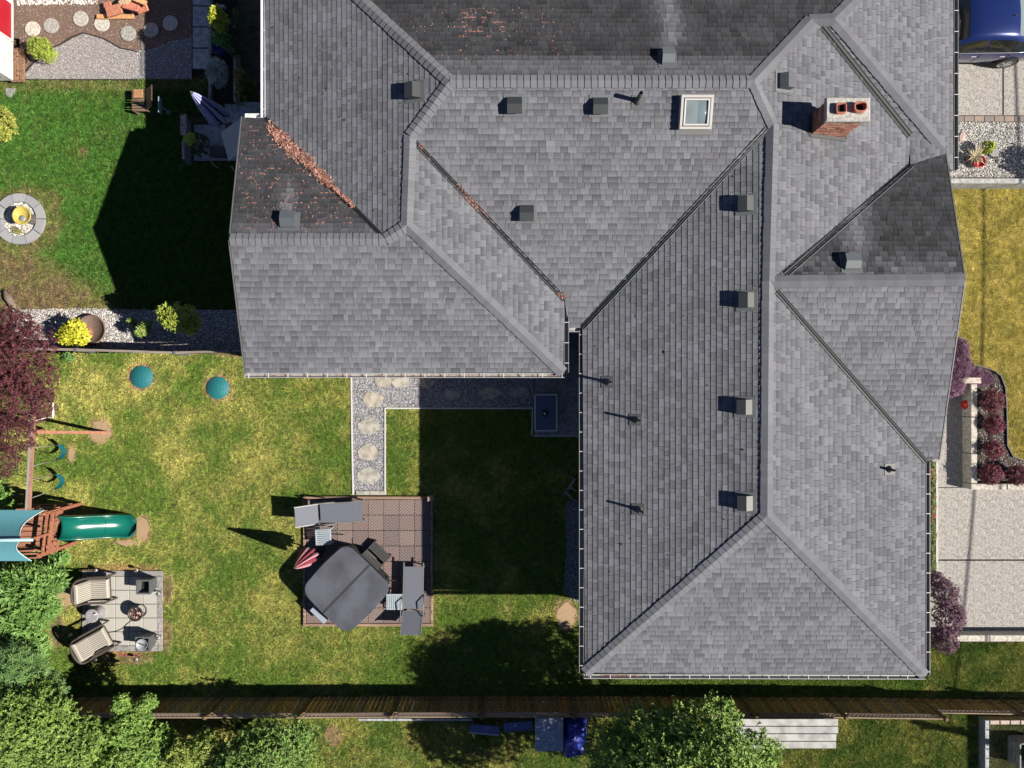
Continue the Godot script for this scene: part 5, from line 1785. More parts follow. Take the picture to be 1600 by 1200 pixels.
func build_deck() -> void:
	var dh := 0.1
	var c := P(576, 876)
	var t := thing("paved_deck", "square deck of reddish grooved tiles in a timber frame", "deck", c)
	var k := 0.4985
	var tm := []
	for i in 3:
		var m := StandardMaterial3D.new()
		m.resource_name = "deck_tile_%d" % i
		m.albedo_color = [Color(0.26, 0.19, 0.18), Color(0.22, 0.17, 0.17), Color(0.28, 0.215, 0.2)][i].linear_to_srgb()
		m.albedo_texture = tex.hatch
		m.normal_enabled = true
		m.normal_texture = tex.hatch_n
		m.normal_scale = 0.8
		m.uv1_triplanar = true
		m.uv1_scale = Vector3.ONE * 2.0
		m.roughness = 0.85
		tm.append(m)
	var g := G.new()
	g.slab(Vector3(0, dh - 0.02, 0), Vector3(k - 0.012, 0.04, k - 0.012), 0.008)
	var tile := g.done()
	for i in 8:
		for j in 8:
			var o := part("tile", tile, tm[rng.randi() % 3], t)
			o.position = Vector3((i - 3.5) * k, rng.randf() * 0.003, (j - 3.5) * k)
			o.rotation.y = PI / 2 if (i + j) % 2 else 0.0
	g = G.new()
	g.box(Vector3(0, dh * 0.5 - 0.02, 0), Vector3(k * 8, dh - 0.06, k * 8))
	part("bedding", g, mat("bedding", grey(0.02), 0.95), t)
	var fm := mat("deck_frame", Color(0.36, 0.24, 0.17), 0.9, "wood", 1.0, {"grain": Vector3(0.4, 3, 3)})
	var fz := mat("deck_frame_z", Color(0.36, 0.24, 0.17), 0.9, "wood", 1.0, {"grain": Vector3(3, 3, 0.4)})
	var e := k * 4 + 0.055
	for s in [-1.0, 1.0]:
		g = G.new()
		g.slab(Vector3(0, dh * 0.5, s * e), Vector3(e * 2 + 0.1, dh + 0.04, 0.09), 0.012)
		part("frame_board", g, fm, t)
		g = G.new()
		g.slab(Vector3(s * e, dh * 0.5, 0), Vector3(0.09, dh + 0.036, e * 2 - 0.1), 0.012)
		part("frame_board", g, fz, t)
	g = G.new()
	g.slab(Vector3(e - 0.02, 0.16, -e + 0.0), Vector3(0.2, 0.34, 0.15), 0.02)
	part("corner_post", g, mat("corner_post", Color(0.5, 0.36, 0.25), 0.9, "wood", 1.0, {"grain": Vector3(3, 3, 3)}), t)
	var Y := Vector3.UP * dh
	# hot tub
	var ang := deg_to_rad(-46.0)
	var hc := P(541, 920, 0.95) * Vector3(1, 0, 1)
	var tub := thing("hot_tub", "big square hot tub under a charcoal folding cover", "hot tub", hc + Y, -ang)
	var rs := func(a: float, r: float, bulge: float) -> PackedVector2Array:
		var p := PackedVector2Array()
		for q in 4:
			for i in 7:
				var u := deg_to_rad(q * 90.0 + i * 15.0)
				var cx := (a - r) * (1.0 if q in [0, 3] else -1.0)
				var cz := (a - r) * (1.0 if q in [0, 1] else -1.0)
				p.append(Vector2(cx + cos(u) * r, cz + sin(u) * r))
			for i in range(1, 4):
				var f := i / 4.0
				var u0 := q * PI / 2 + PI / 2
				var n := Vector2(cos(u0), sin(u0))
				var along := Vector2(-n.y, n.x)
				p.append(n * (a + bulge * sin(PI * f)) + along * lerpf(-(a - r), a - r, f))
		return p
	g = G.new()
	g.prism(rs.call(0.94, 0.3, 0.01), 0.0, 0.78)
	part("cabinet", g, mat("tub_cabinet", grey(0.025, 0.05), 0.6, "wood", 1.0, {"grain": Vector3(5, 0.3, 5)}), tub)
	var cover_m := mat("tub_cover", Color(0.075, 0.08, 0.104), 0.6, "blotch", 0.14, {"world": false})
	for h in [-1.0, 1.0]:
		var half := PackedVector2Array([Vector2(-1.5, 0.006 * h), Vector2(1.5, 0.006 * h), Vector2(1.5, 1.5 * h), Vector2(-1.5, 1.5 * h)])
		var q: PackedVector2Array = Geometry2D.intersect_polygons(rs.call(1.03, 0.36, 0.035), half)[0]
		var inset: PackedVector2Array = Geometry2D.offset_polygon(q, -0.025, Geometry2D.JOIN_ROUND)[0]
		g = G.new()
		g.prism(q, 0.76, 0.83)
		g.prism(inset, 0.83, 0.852)
		part("cover_half", g, cover_m, tub)
	g = G.new()
	g.box(Vector3(0, 0.848, 0), Vector3(2.02, 0.006, 0.03))
	part("fold", g, mat("cover_fold", grey(0.05, 0.08), 0.6), tub)
	g = G.new()
	for s in [-1, 1]:
		g.tube([Vector3(1.07, 0.3, s * 0.95), Vector3(1.08, 0.88, s * 0.75), Vector3(1.1, 0.88, 0)], [0.02], 6)
	part("cover_lifter", g, mat("lifter", grey(0.02), 0.4), tub)
	for i in 3:
		g = G.new()
		g.box(Vector3(-0.5 + i * 0.5, 0.7, 1.045), Vector3(0.04, 0.24, 0.012))
		part("strap", g, mat("strap_dark", grey(0.02), 0.8), tub)
	# steps on the north-east side
	var st := thing("tub_steps", "two charcoal slatted steps leaning against the hot tub", "steps", Vector3(P(590.5, 864.5).x, dh, P(590.5, 864.5).z), -ang)
	var sm := mat("step_plastic", grey(0.07, 0.05), 0.6, "grain", 4.0)
	for l in [[-0.17, 0.42], [0.16, 0.21]]:
		for i in 4:
			g = G.new()
			g.slab(Vector3(l[0] - 0.115 + i * 0.077, l[1], 0), Vector3(0.062, 0.03, 0.72), 0.006)
			part("tread_slat", g, sm, st)
		for s in [-1, 1]:
			g = G.new()
			g.box(Vector3(l[0], l[1] * 0.5 - 0.01, s * 0.33), Vector3(0.31, l[1] - 0.02, 0.03))
			part("cheek", g, sm, st)
			g = G.new()
			g.slab(Vector3(l[0], l[1] + 0.001, s * 0.345), Vector3(0.31, 0.034, 0.03), 0.005)
			part("end_trim", g, sm, st)
	var sh := thing("tub_shelf", "small pale shelf standing against the lower left of the hot tub", "shelf", Vector3(P(500, 959, 0.4).x, dh, P(500, 959, 0.4).z), -ang)
	g = G.new()
	g.slab(Vector3(0, 0.42, 0), Vector3(0.2, 0.03, 0.62), 0.006)
	part("board", g, mat("shelf_pale", Color(0.25, 0.28, 0.33), 0.5), sh)
	for s in [-1, 1]:
		g = G.new()
		g.box(Vector3(0, 0.2, s * 0.27), Vector3(0.16, 0.4, 0.03))
		part("leg", g, mat("shelf_pale"), sh)
	lounger(P(505, 799) + Y, 0.06, "grey sling lounger along the top edge of the deck")
	lounger(P(648, 946) + Y, PI / 2 - 0.02, "grey sling lounger along the right edge of the deck")
	side_table(P(511.5, 834) + Y, 0.06, "pale slatted side table below the upper lounger")
	side_table(P(620, 933) + Y, PI / 2, "pale slatted side table between hot tub and lower lounger")
	var rd := mat("canvas_red", Color(0.2, 0.025, 0.045), 0.85, "", 1.0, {"glow": Color(0.2, 0.2, 0.2)})
	var pk := mat("canvas_pink", Color(0.4, 0.19, 0.22), 0.85, "", 1.0, {"glow": Color(0.2, 0.2, 0.2)})
	closed_umbrella("striped_umbrella", "closed red and white striped umbrella beside the hot tub", P(496, 857) + Y, 2.3, 0.8, 0.3, [rd, pk])
	# courtyard things
	var ct := thing("courtyard_table", "low dark blue table with pale rim on the courtyard slab", "table", P(852, 644) + Vector3.UP * 0.06)
	g = G.new()
	g.slab(Vector3(0, 0.36, 0), Vector3(0.64, 0.04, 1.08), 0.006)
	part("tabletop", g, mat("court_blue", Color(0.06, 0.085, 0.16), 0.5), ct)
	for s in [[0, -0.57, 0.72, 0.05], [0, 0.57, 0.72, 0.05], [-0.345, 0, 0.05, 1.08], [0.345, 0, 0.05, 1.08]]:
		g = G.new()
		g.slab(Vector3(s[0], 0.362, s[1]), Vector3(s[2], 0.07, s[3]), 0.008)
		part("rim", g, mat("court_rim", Color(0.42, 0.44, 0.48), 0.6), ct)
	for x in [-1, 1]:
		for z in [-1, 1]:
			g = G.new()
			g.beam(Vector3(x * 0.31, 0.34, z * 0.53), Vector3(x * 0.31, 0, z * 0.53), 0.05, 0.05)
			part("leg", g, mat("court_rim"), ct)
	var bl := thing("small_lantern", "small dark lantern with pale top on the courtyard table", "lantern", ct.position + Vector3(-0.04, 0.38, 0.02))
	g = G.new(true)
	g.lathe([[0.1, 0.0], [0.11, 0.05], [0.07, 0.12], [0.0, 0.13]], 14)
	part("bowl", g, mat("lantern_dark", grey(0.02), 0.5), bl)
	g = G.new(true)
	g.lathe([[0.035, 0.12], [0.035, 0.17], [0.0, 0.18]], 10)
	part("top", g, mat("lantern_pale", grey(0.6), 0.5), bl)
	g = G.new(true)
	for l in [[[900, 766], [890, 760], [884, 768], [878, 775]], [[884, 768], [893, 778], [906, 785]], [[890, 760], [898, 749], [893, 745]]]:
		var pts := []
		for q in l:
			pts.append(P(q[0], q[1]) + Vector3.UP * rng.randf_range(0.06, 0.14))
		g.tube(pts, [0.05, 0.04, 0.03, 0.015], 7)
	solo("driftwood", "pale forked driftwood branch in the shade of the wing wall", "driftwood", g, mat("driftwood", Color(0.4, 0.36, 0.32), 0.9, "wood", 2.0))

# ---- plants ----
func build_plants() -> void:
	var broad := sprig_mesh(6, 0.16, 0.07, 0.06, 1)
	var small := sprig_mesh(7, 0.075, 0.045, 0.05, 2)
	var tiny := sprig_mesh(8, 0.045, 0.026, 0.035, 3)
	var long := sprig_mesh(7, 0.2, 0.05, 0.05, 4)
	var spike := sprig_mesh(9, 0.1, 0.018, 0.04, 5)
	# the big tree over the fence
	var c := P(1075, 1245, 4.2)
	var foot := Vector3(c.x, 0, c.z)
	var L := func(px: float, py: float, h: float, rx: float, ry: float, rz: float) -> Array:
		return [P(px, py, h) - foot, Vector3(rx, ry, rz)]
	shrub("garden_tree", "big leafy green tree leaning over the fence below the house", "tree", foot, [L.call(1070, 1235, 4.2, 2.0, 1.8, 1.75), L.call(1005, 1147, 3.5, 1.0, 0.9, 0.9), L.call(1110, 1130, 3.4, 0.85, 0.8, 0.8), L.call(955, 1175, 3.6, 0.75, 0.75, 0.75), L.call(1165, 1175, 3.4, 0.95, 0.8, 0.75), L.call(990, 1215, 4.0, 1.2, 1.1, 1.1), L.call(1120, 1200, 4.6, 1.2, 1.0, 1.0), L.call(1060, 1135, 3.6, 0.7, 0.7, 0.7), L.call(1070, 1335, 4.6, 1.7, 1.4, 1.4), L.call(960, 1320, 3.8, 1.1, 1.0, 1.0), L.call(1160, 1300, 3.8, 1.2, 1.0, 1.0), L.call(940, 1235, 3.0, 0.7, 0.7, 0.7)], 0.08, small, Color(0.07, 0.165, 0.028), Color(0.33, 0.46, 0.11), 31, 0.13, -0.06, 0.5, "", 0.3, true)
	# lower left trees
	var trees := [
		["leafy green tree filling the lower left corner", [[35, 1130, 3.2, 1.3, 1.2, 1.1], [105, 1175, 2.8, 0.8, 0.8, 0.75], [20, 1200, 3.0, 1.2, 1.0, 1.0], [80, 1120, 2.7, 0.7, 0.7, 0.6], [135, 1150, 2.0, 0.55, 0.6, 0.6], [60, 1185, 2.4, 0.9, 0.8, 0.8]], Color(0.08, 0.15, 0.028), Color(0.25, 0.37, 0.08), small, 0.066],
		["bluish green feathery conifer above the lower left corner tree", [[20, 1050, 2.6, 0.95, 0.9, 0.75], [65, 1075, 1.7, 0.7, 0.6, 0.5]], Color(0.06, 0.14, 0.04), Color(0.22, 0.36, 0.12), spike, 0.07],
		["bright green sapling standing in front of the fence planks", [[205, 1130, 1.7, 0.6, 0.7, 0.6], [200, 1185, 1.6, 1.0, 0.8, 0.75], [245, 1160, 1.4, 0.55, 0.6, 0.5], [230, 1098, 1.95, 0.28, 0.3, 0.25], [190, 1098, 1.95, 0.25, 0.3, 0.25]], Color(0.07, 0.17, 0.03), Color(0.28, 0.42, 0.09), small, 0.065],
		["dark glossy shrub tree beyond the fence, right of the sapling", [[425, 1172, 1.8, 1.15, 0.85, 0.85], [380, 1190, 1.9, 0.8, 0.8, 0.7], [470, 1150, 1.4, 0.5, 0.5, 0.4]], Color(0.06, 0.14, 0.03), Color(0.24, 0.36, 0.09), small, 0.08],
		["loose yellowish green shrub between sapling and glossy shrub", [[325, 1165, 1.6, 0.5, 0.6, 0.5], [290, 1180, 1.7, 0.55, 0.6, 0.5], [340, 1200, 1.5, 0.6, 0.5, 0.5]], Color(0.09, 0.16, 0.025), Color(0.34, 0.4, 0.09), small, 0.085],
		["low sunlit bush at the foot of the glossy shrub", [[470, 1195, 0.9, 0.7, 0.5, 0.5]], Color(0.09, 0.14, 0.02), Color(0.25, 0.32, 0.07), tiny, 0.06],
	]
	for i in trees.size():
		var t: Array = trees[i]
		var m: Array = t[1][0]
		var p := P(m[0], m[1] + 12.0, 0.5)
		foot = Vector3(p.x, 0, p.z)
		var lobes := []
		for l in t[1]:
			lobes.append([P(l[0], l[1], l[2]) - foot, Vector3(l[3], l[4], l[5])])
		shrub("tree" if i < 4 else "bush", t[0], "tree" if i < 4 else "bush", foot, lobes, t[5], t[4], t[2], t[3], 50 + i, 0.06, -0.26, 0.45, "", 0.3, i < 4)
	# laurel hedge behind the fire patio
	foot = P(60, 950)
	shrub("laurel_bush", "large glossy laurel bush left of the small patio", "bush", foot, [[P(35, 915, 1.5) - foot, Vector3(0.95, 0.8, 0.65)], [P(70, 905, 1.2) - foot, Vector3(0.65, 0.6, 0.5)], [P(40, 960, 1.5) - foot, Vector3(0.9, 0.8, 0.75)], [P(20, 1010, 1.6) - foot, Vector3(0.95, 0.8, 0.7)], [P(68, 945, 1.1) - foot, Vector3(0.5, 0.5, 0.45)], [P(50, 1010, 1.2) - foot, Vector3(0.45, 0.5, 0.45)]], 0.125, long, Color(0.06, 0.14, 0.025), Color(0.2, 0.34, 0.085), 61, 0.05, -0.2, 0.4, "", 0.3)
	foot = P(8, 800)
	shrub("bush", "bit of green bush at the edge above the tarp roof", "bush", foot, [[P(2, 782, 0.9) - foot, Vector3(0.3, 0.4, 0.5)]], 0.1, broad, Color(0.08, 0.2, 0.035), Color(0.2, 0.34, 0.08), 62, 0.03)
	foot = P(60, 855)
	shrub("bush", "green leaves showing through the open play tower floor frame", "bush", foot, [[P(50, 848, 0.7) - foot, Vector3(0.35, 0.35, 0.35)], [P(85, 870, 0.35) - foot, Vector3(0.5, 0.25, 0.2)]], 0.11, broad, Color(0.07, 0.18, 0.035), Color(0.18, 0.3, 0.08), 63, 0.03)
	# dark red maple
	foot = P(30, 600)
	var plum := mat("leaf_plum", Color.WHITE, 0.55, "", 1.0, {"paint": true, "spec": 0.4, "glow": Color(0.4, 0.32, 0.32)})
	var mt := thing("red_maple", "dark red maple spreading in from the left edge", "tree", foot)
	var ml := []
	for l in [[32, 545, 2.8, 0.95, 0.8, 0.8], [55, 590, 2.6, 0.75, 0.7, 0.7], [20, 625, 2.9, 1.1, 0.8, 0.85], [15, 510, 2.5, 0.75, 0.7, 0.55], [22, 680, 2.5, 0.7, 0.6, 0.55], [5, 720, 2.3, 0.5, 0.5, 0.5], [65, 630, 2.2, 0.4, 0.45, 0.45], [-30, 590, 3.0, 1.2, 1.0, 1.2]]:
		ml.append([P(l[0], l[1], l[2]) - foot, Vector3(l[3], l[4], l[5])])
	limbs(mt, "trunk", Vector3.ZERO, ml, 0.08, mat("bark", Color(0.09, 0.065, 0.045), 0.95, "grain", 3.0), 71)
	leafage(mt, "crown", ml, 0.07, tiny, plum, Color(0.028, 0.012, 0.014), Color(0.14, 0.035, 0.045), 71, -0.2, 0.4, 0.3)
	drop = LOW
	# plants of the gravel bed
	foot = P(128, 519)
	var pot := thing("brown_pot", "wide brown clay pot under the yellow bush", "pot", P(148, 516))
	var g := G.new(true)
	g.lathe([[0.3, 0.0], [0.46, 0.2], [0.5, 0.24], [0.44, 0.24], [0.4, 0.16], [0.0, 0.15]], 26)
	part("bowl", g, mat("pot_brown", Color(0.16, 0.11, 0.085), 0.8, "blotch", 2.0), pot)
	g = G.new(true)
	g.lathe([[0.18, 0.15], [0.2, 0.32], [0.16, 0.32], [0.0, 0.3]], 18, Vector3(-0.14, 0, 0.06))
	part("inner_pot", g, mat("pot_red", Color(0.24, 0.1, 0.07), 0.85), pot)
	shrub("yellow_bush", "bright yellow broad-leaved bush in the gravel bed", "bush", foot, [[P(118, 520, 0.75) - foot, Vector3(0.42, 0.35, 0.38)], [P(105, 525, 0.6) - foot, Vector3(0.25, 0.25, 0.25)]], 0.115, broad, Color(0.3, 0.33, 0.02), Color(0.62, 0.58, 0.05), 72, 0.025, -0.35, 0.3)
	foot = P(305, 508)
	shrub("green_bush", "round olive green bush in the shaded gravel bed", "bush", foot, [[P(282, 497, 2.2) - foot, Vector3(0.5, 0.42, 0.4)], [P(262, 492, 2.2) - foot, Vector3(0.28, 0.3, 0.25)], [P(300, 505, 1.95) - foot, Vector3(0.24, 0.25, 0.24)]], 0.12, broad, Color(0.16, 0.22, 0.03), Color(0.36, 0.42, 0.06), 73, 0.025, -0.55, 0.3)
	foot = P(214, 512)
	shrub("small_plant", "small pale green plant between yellow and olive bushes", "plant", foot, [[P(222, 517, 0.75) - foot, Vector3(0.2, 0.25, 0.18)], [P(206, 503, 0.25) - foot, Vector3(0.14, 0.15, 0.12)], [P(230, 508, 0.75) - foot, Vector3(0.14, 0.2, 0.14)]], 0.07, small, Color(0.12, 0.24, 0.04), Color(0.32, 0.38, 0.1), 74, 0.015, -0.4, 0.3)
	foot = P(108, 557, 0.3)
	shrub("weed", "small green weed at the foot of the low fence", "plant", foot, [[Vector3(0, 0.08, 0), Vector3(0.16, 0.1, 0.14)]], 0.08, small, Color(0.06, 0.16, 0.04), Color(0.15, 0.26, 0.08), 75, 0.01, -0.5, 0.3)
	g = G.new(true)
	g.tube([P(10, 455) + Vector3.UP * 0.08, P(17, 466) + Vector3.UP * 0.13, P(24, 478) + Vector3.UP * 0.1, P(34, 486) + Vector3.UP * 0.05], [0.07, 0.12, 0.11, 0.05], 9)
	solo("log", "weathered grey brown log at the edge of the upper lawn", "log", g, mat("log", Color(0.25, 0.19, 0.15), 0.95, "wood", 1.5))
	# top left corner
	foot = P(72, 84)
	shrub("round_bush", "round yellow green bush beside the red door", "bush", foot, [[P(64, 76, 0.55) - foot, Vector3(0.38, 0.42, 0.36)], [P(76, 86, 0.4) - foot, Vector3(0.26, 0.3, 0.22)]], 0.07, tiny, Color(0.13, 0.22, 0.02), Color(0.36, 0.42, 0.06), 76, 0.02, -0.4, 0.2)
	foot = P(374, 70)
	shrub("lime_bush", "lime green bush at the top of the raised bed", "bush", foot, [[P(342, 30, 2.6) - foot, Vector3(0.2, 0.45, 0.3)]], 0.07, small, Color(0.2, 0.27, 0.02), Color(0.5, 0.52, 0.06), 77, 0.02, -0.4, 0.2)
	foot = P(350, 66)
	shrub("leafy_plant", "dark green leafy plant below the lime bush", "plant", foot, [[P(347, 61, 0.7) - foot, Vector3(0.2, 0.25, 0.2)]], 0.09, broad, Color(0.04, 0.16, 0.03), Color(0.12, 0.28, 0.06), 78, 0.02, -0.4, 0.2)
	foot = P(362, 146)
	shrub("silver_plant", "silvery grey feathery plant in the raised bed", "plant", foot, [[P(340, 114, 2.0) - foot, Vector3(0.26, 0.45, 0.36)]], 0.06, spike, Color(0.2, 0.25, 0.24), Color(0.46, 0.52, 0.5), 79, 0.02, -0.35, 0.2)
	foot = P(381, 140)
	shrub("sparse_shrub", "sparse yellow-leaved shrub against the house wall, top left", "shrub", foot, [[P(374, 120, 0.7) - foot, Vector3(0.16, 0.4, 0.35)], [P(376, 150, 0.6) - foot, Vector3(0.14, 0.3, 0.25)]], 0.13, small, Color(0.09, 0.1, 0.02), Color(0.36, 0.32, 0.1), 80, 0.02, 0.0, 0.25)
	foot = P(383, 45)
	shrub("dark_shrub", "dark shaded shrub filling the raised bed corner", "shrub", foot, [[P(382, 35, 0.6) - foot, Vector3(0.4, 0.4, 0.45)], [P(370, 75, 0.4) - foot, Vector3(0.3, 0.3, 0.3)]], 0.12, small, Color(0.02, 0.06, 0.015), Color(0.06, 0.12, 0.03), 81, 0.02)
	foot = P(315, 225)
	shrub("patio_shrub", "dark shrub behind the pale screen on the upper patio", "shrub", foot, [[P(312, 226, 0.6) - foot, Vector3(0.33, 0.4, 0.36)]], 0.1, small, Color(0.03, 0.06, 0.012), Color(0.08, 0.12, 0.03), 82, 0.02)
	foot = P(333, 246)
	shrub("lime_topiary", "small lime green ball shrub by the pale screen", "shrub", foot, [[P(297, 218, 2.35) - foot, Vector3(0.155, 0.15, 0.165)]], 0.05, tiny, Color(0.22, 0.36, 0.03), Color(0.5, 0.6, 0.1), 83, 0.02, -0.6, 0.2)
	drop = 0.0
	# right side
	var plums := [[1550, 627, 16, "uppermost burgundy shrub, beside the planter end block", 0.36], [1553, 664, 14, "second burgundy shrub down the planter", 0.3], [1552, 702, 14, "third burgundy shrub down the planter", 0.3], [1548, 741, 15, "burgundy shrub in the planter corner", 0.33], [1589, 742, 15, "burgundy shrub along the bottom wall of the planter", 0.32]]
	for i in plums.size():
		var s: Array = plums[i]
		foot = P(s[0] - 6, s[1] - 2) + Vector3.UP * 0.2
		var t := thing("burgundy_shrub", s[3], "shrub", foot, 0.0, "burgundy shrubs in the planter")
		var lb := [[P(s[0], s[1], 0.55) - foot, Vector3(s[4], 0.28, s[4])]]
		limbs(t, "stem", Vector3.ZERO, lb, 0.02, mat("bark"), 90 + i)
		leafage(t, "foliage", lb, 0.05, tiny, plum, Color(0.06, 0.012, 0.02), Color(0.22, 0.055, 0.08), 90 + i, -0.45, 0.25, 0.3)
	foot = P(1478, 945)
	var pb := thing("purple_bush", "tall purple bush at the corner of the driveway", "bush", foot)
	var pl := []
	for l in [[1474, 925, 0.95, 0.42, 0.5, 0.42], [1480, 965, 1.0, 0.48, 0.5, 0.5], [1474, 1000, 0.9, 0.42, 0.45, 0.4], [1494, 958, 0.7, 0.25, 0.3, 0.3], [1462, 905, 0.7, 0.25, 0.4, 0.25]]:
		pl.append([P(l[0], l[1], l[2]) - foot, Vector3(l[3], l[4], l[5])])
	limbs(pb, "stem", Vector3.ZERO, pl, 0.03, mat("bark"), 97)
	leafage(pb, "foliage", pl, 0.06, tiny, plum, Color(0.05, 0.022, 0.04), Color(0.2, 0.1, 0.15), 97, -0.3, 0.3, 0.3)
	foot = P(1498, 570)
	var ht := thing("heather", "purple flowering heather strip along the right gable", "heather", foot)
	var hl := []
	for l in [[1499, 548, 0.3, 0.2, 0.25, 0.4], [1500, 575, 0.3, 0.32, 0.25, 0.4], [1490, 600, 0.3, 0.3, 0.25, 0.35], [1520, 585, 0.25, 0.35, 0.15, 0.18], [1536, 592, 0.22, 0.3, 0.12, 0.2]]:
		hl.append([P(l[0], l[1], l[2]) - foot, Vector3(l[3], l[4], l[5])])
	leafage(ht, "foliage", hl, 0.045, spike, plum, Color(0.08, 0.03, 0.06), Color(0.28, 0.15, 0.24), 98, -0.6, 0.3, 0.6)
	foot = P(1457, 805)
	var ft := thing("flower_strip", "narrow green strip with small red flowers along the house", "flower bed", foot)
	g = G.new()
	g.prism(rect_of(1440, 722, 1459, 905), -0.02, 0.03, false, foot)
	part("soil", g, mat("bed_soil"), ft)
	var fl := []
	for y in 11:
		fl.append([P(1455, 728 + y * 15.5, 0.12) - foot, Vector3(0.1 + 0.05 * sin(y * 2.0), 0.14, 0.2)])
	leafage(ft, "foliage", fl, 0.05, tiny, mat("leaf"), Color(0.07, 0.11, 0.03), Color(0.2, 0.24, 0.09), 99, -0.3, 0.3, 0.6)
	leafage(ft, "flowers", fl.slice(0, 6), 0.13, tiny, plum, Color(0.4, 0.05, 0.05), Color(0.6, 0.15, 0.12), 100, -0.1, 0.3, 1.0)
	# yucca and companions in the white pebbles
	var H := Vector3.UP * 0.6
	foot = P(1513, 250, 0.6)
	var yt := thing("yucca", "spiky pale yucca in a dark pot by the house corner", "plant", foot)
	g = G.new()
	var yr := RandomNumberGenerator.new()
	yr.seed = 5
	for i in 34:
		var a := TAU * i / 34 * 5.0 + yr.randf() * 0.3
		var up := yr.randf_range(0.1, 1.3)
		var d := Vector3(cos(a), up, sin(a)).normalized()
		var s := d.cross(Vector3.UP).normalized() * 0.014
		var l := yr.randf_range(0.3, 0.42)
		var b := Vector3.UP * 0.3
		var m := b + d * l * 0.6
		var e := b + d * l - Vector3.UP * 0.1 * (1.3 - up)
		var v := yr.randf_range(0.7, 1.3)
		g.col = Color(0.36, 0.31, 0.2) * v
		g.tri_to(b - s * 0.5, b + s * 0.5, m + s, Vector3.UP)
		g.tri_to(b - s * 0.5, m + s, m - s, Vector3.UP)
		g.tri_to(m - s, m + s, e, Vector3.UP)
	part("leaves", g, mat("yucca_leaf", Color.WHITE, 0.6, "", 1.0, {"paint": true, "glow": Color(0.2, 0.2, 0.15)}), yt)
	g = G.new(true)
	g.lathe([[0.14, 0.0], [0.19, 0.28], [0.17, 0.28], [0.15, 0.22], [0.0, 0.22]], 18)
	part("pot", g, mat("pot_dark", Color(0.05, 0.025, 0.02), 0.5), yt)
	g = G.new(true)
	g.lathe([[0.12, 0.0], [0.19, 0.16], [0.2, 0.2], [0.17, 0.2], [0.15, 0.16], [0.0, 0.15]], 20)
	solo("red_pot", "red bowl pot beside the yucca", "pot", g, mat("pot_bright_red", Color(0.26, 0.008, 0.01), 0.3), P(1524, 255, 0.6))
	foot = P(1532, 236, 0.6)
	shrub("lime_plant", "lime green leafy plant right of the yucca", "plant", foot, [[Vector3(0, 0.3, 0), Vector3(0.14, 0.2, 0.2)]], 0.07, small, Color(0.16, 0.24, 0.02), Color(0.42, 0.45, 0.06), 101, 0.015, -0.4, 0.2)
	g = G.new()
	g.prism(ring_of([[1547, 236], [1551, 232], [1558, 234], [1561, 240], [1556, 246], [1549, 244]], 0.68), 0.6, 0.68)
	solo("flat_stone", "flat grey stone in the dark shade on the white pebbles", "stone", g, mat("flat_grey", grey(0.26), 0.9, "blotch", 2.0))
	for s in [[1502, 215, 0.17, "pinkish boulder at the house side of the white pebbles"]]:
		var r := solo("boulder", s[3], "boulder", stone_mesh(5), mat("pink_stone", Color(0.42, 0.33, 0.3), 0.9, "blotch", 2.5), P(s[0], s[1], 0.6))
		r.scale = Vector3(s[2], s[2] * 0.7, s[2] * 1.2)
	# a dark bush just out of the picture throws shade over the pebbles
	foot = P(1640, 262, 0.6)
	shrub("roadside_bush", "bush standing just right of the white pebble bed", "bush", foot, [[Vector3(0.35, 0.9, 0.1), Vector3(0.6, 0.65, 0.5)], [Vector3(0.0, 0.5, 0.0), Vector3(0.5, 0.45, 0.35)]], 0.1, small, Color(0.05, 0.12, 0.03), Color(0.14, 0.22, 0.06), 103, 0.03, -0.3, 0.3)
	foot = P(1507, 632)
	g = G.new(true)
	g.lathe([[0.1, 0.0], [0.16, 0.08], [0.175, 0.18], [0.14, 0.28], [0.06, 0.33], [0.0, 0.335]], 20)
	solo("red_ball", "round glossy red ornament in the wall's shade", "ornament", g, mat("red_gloss", Color(0.55, 0.01, 0.008), 0.25), foot)

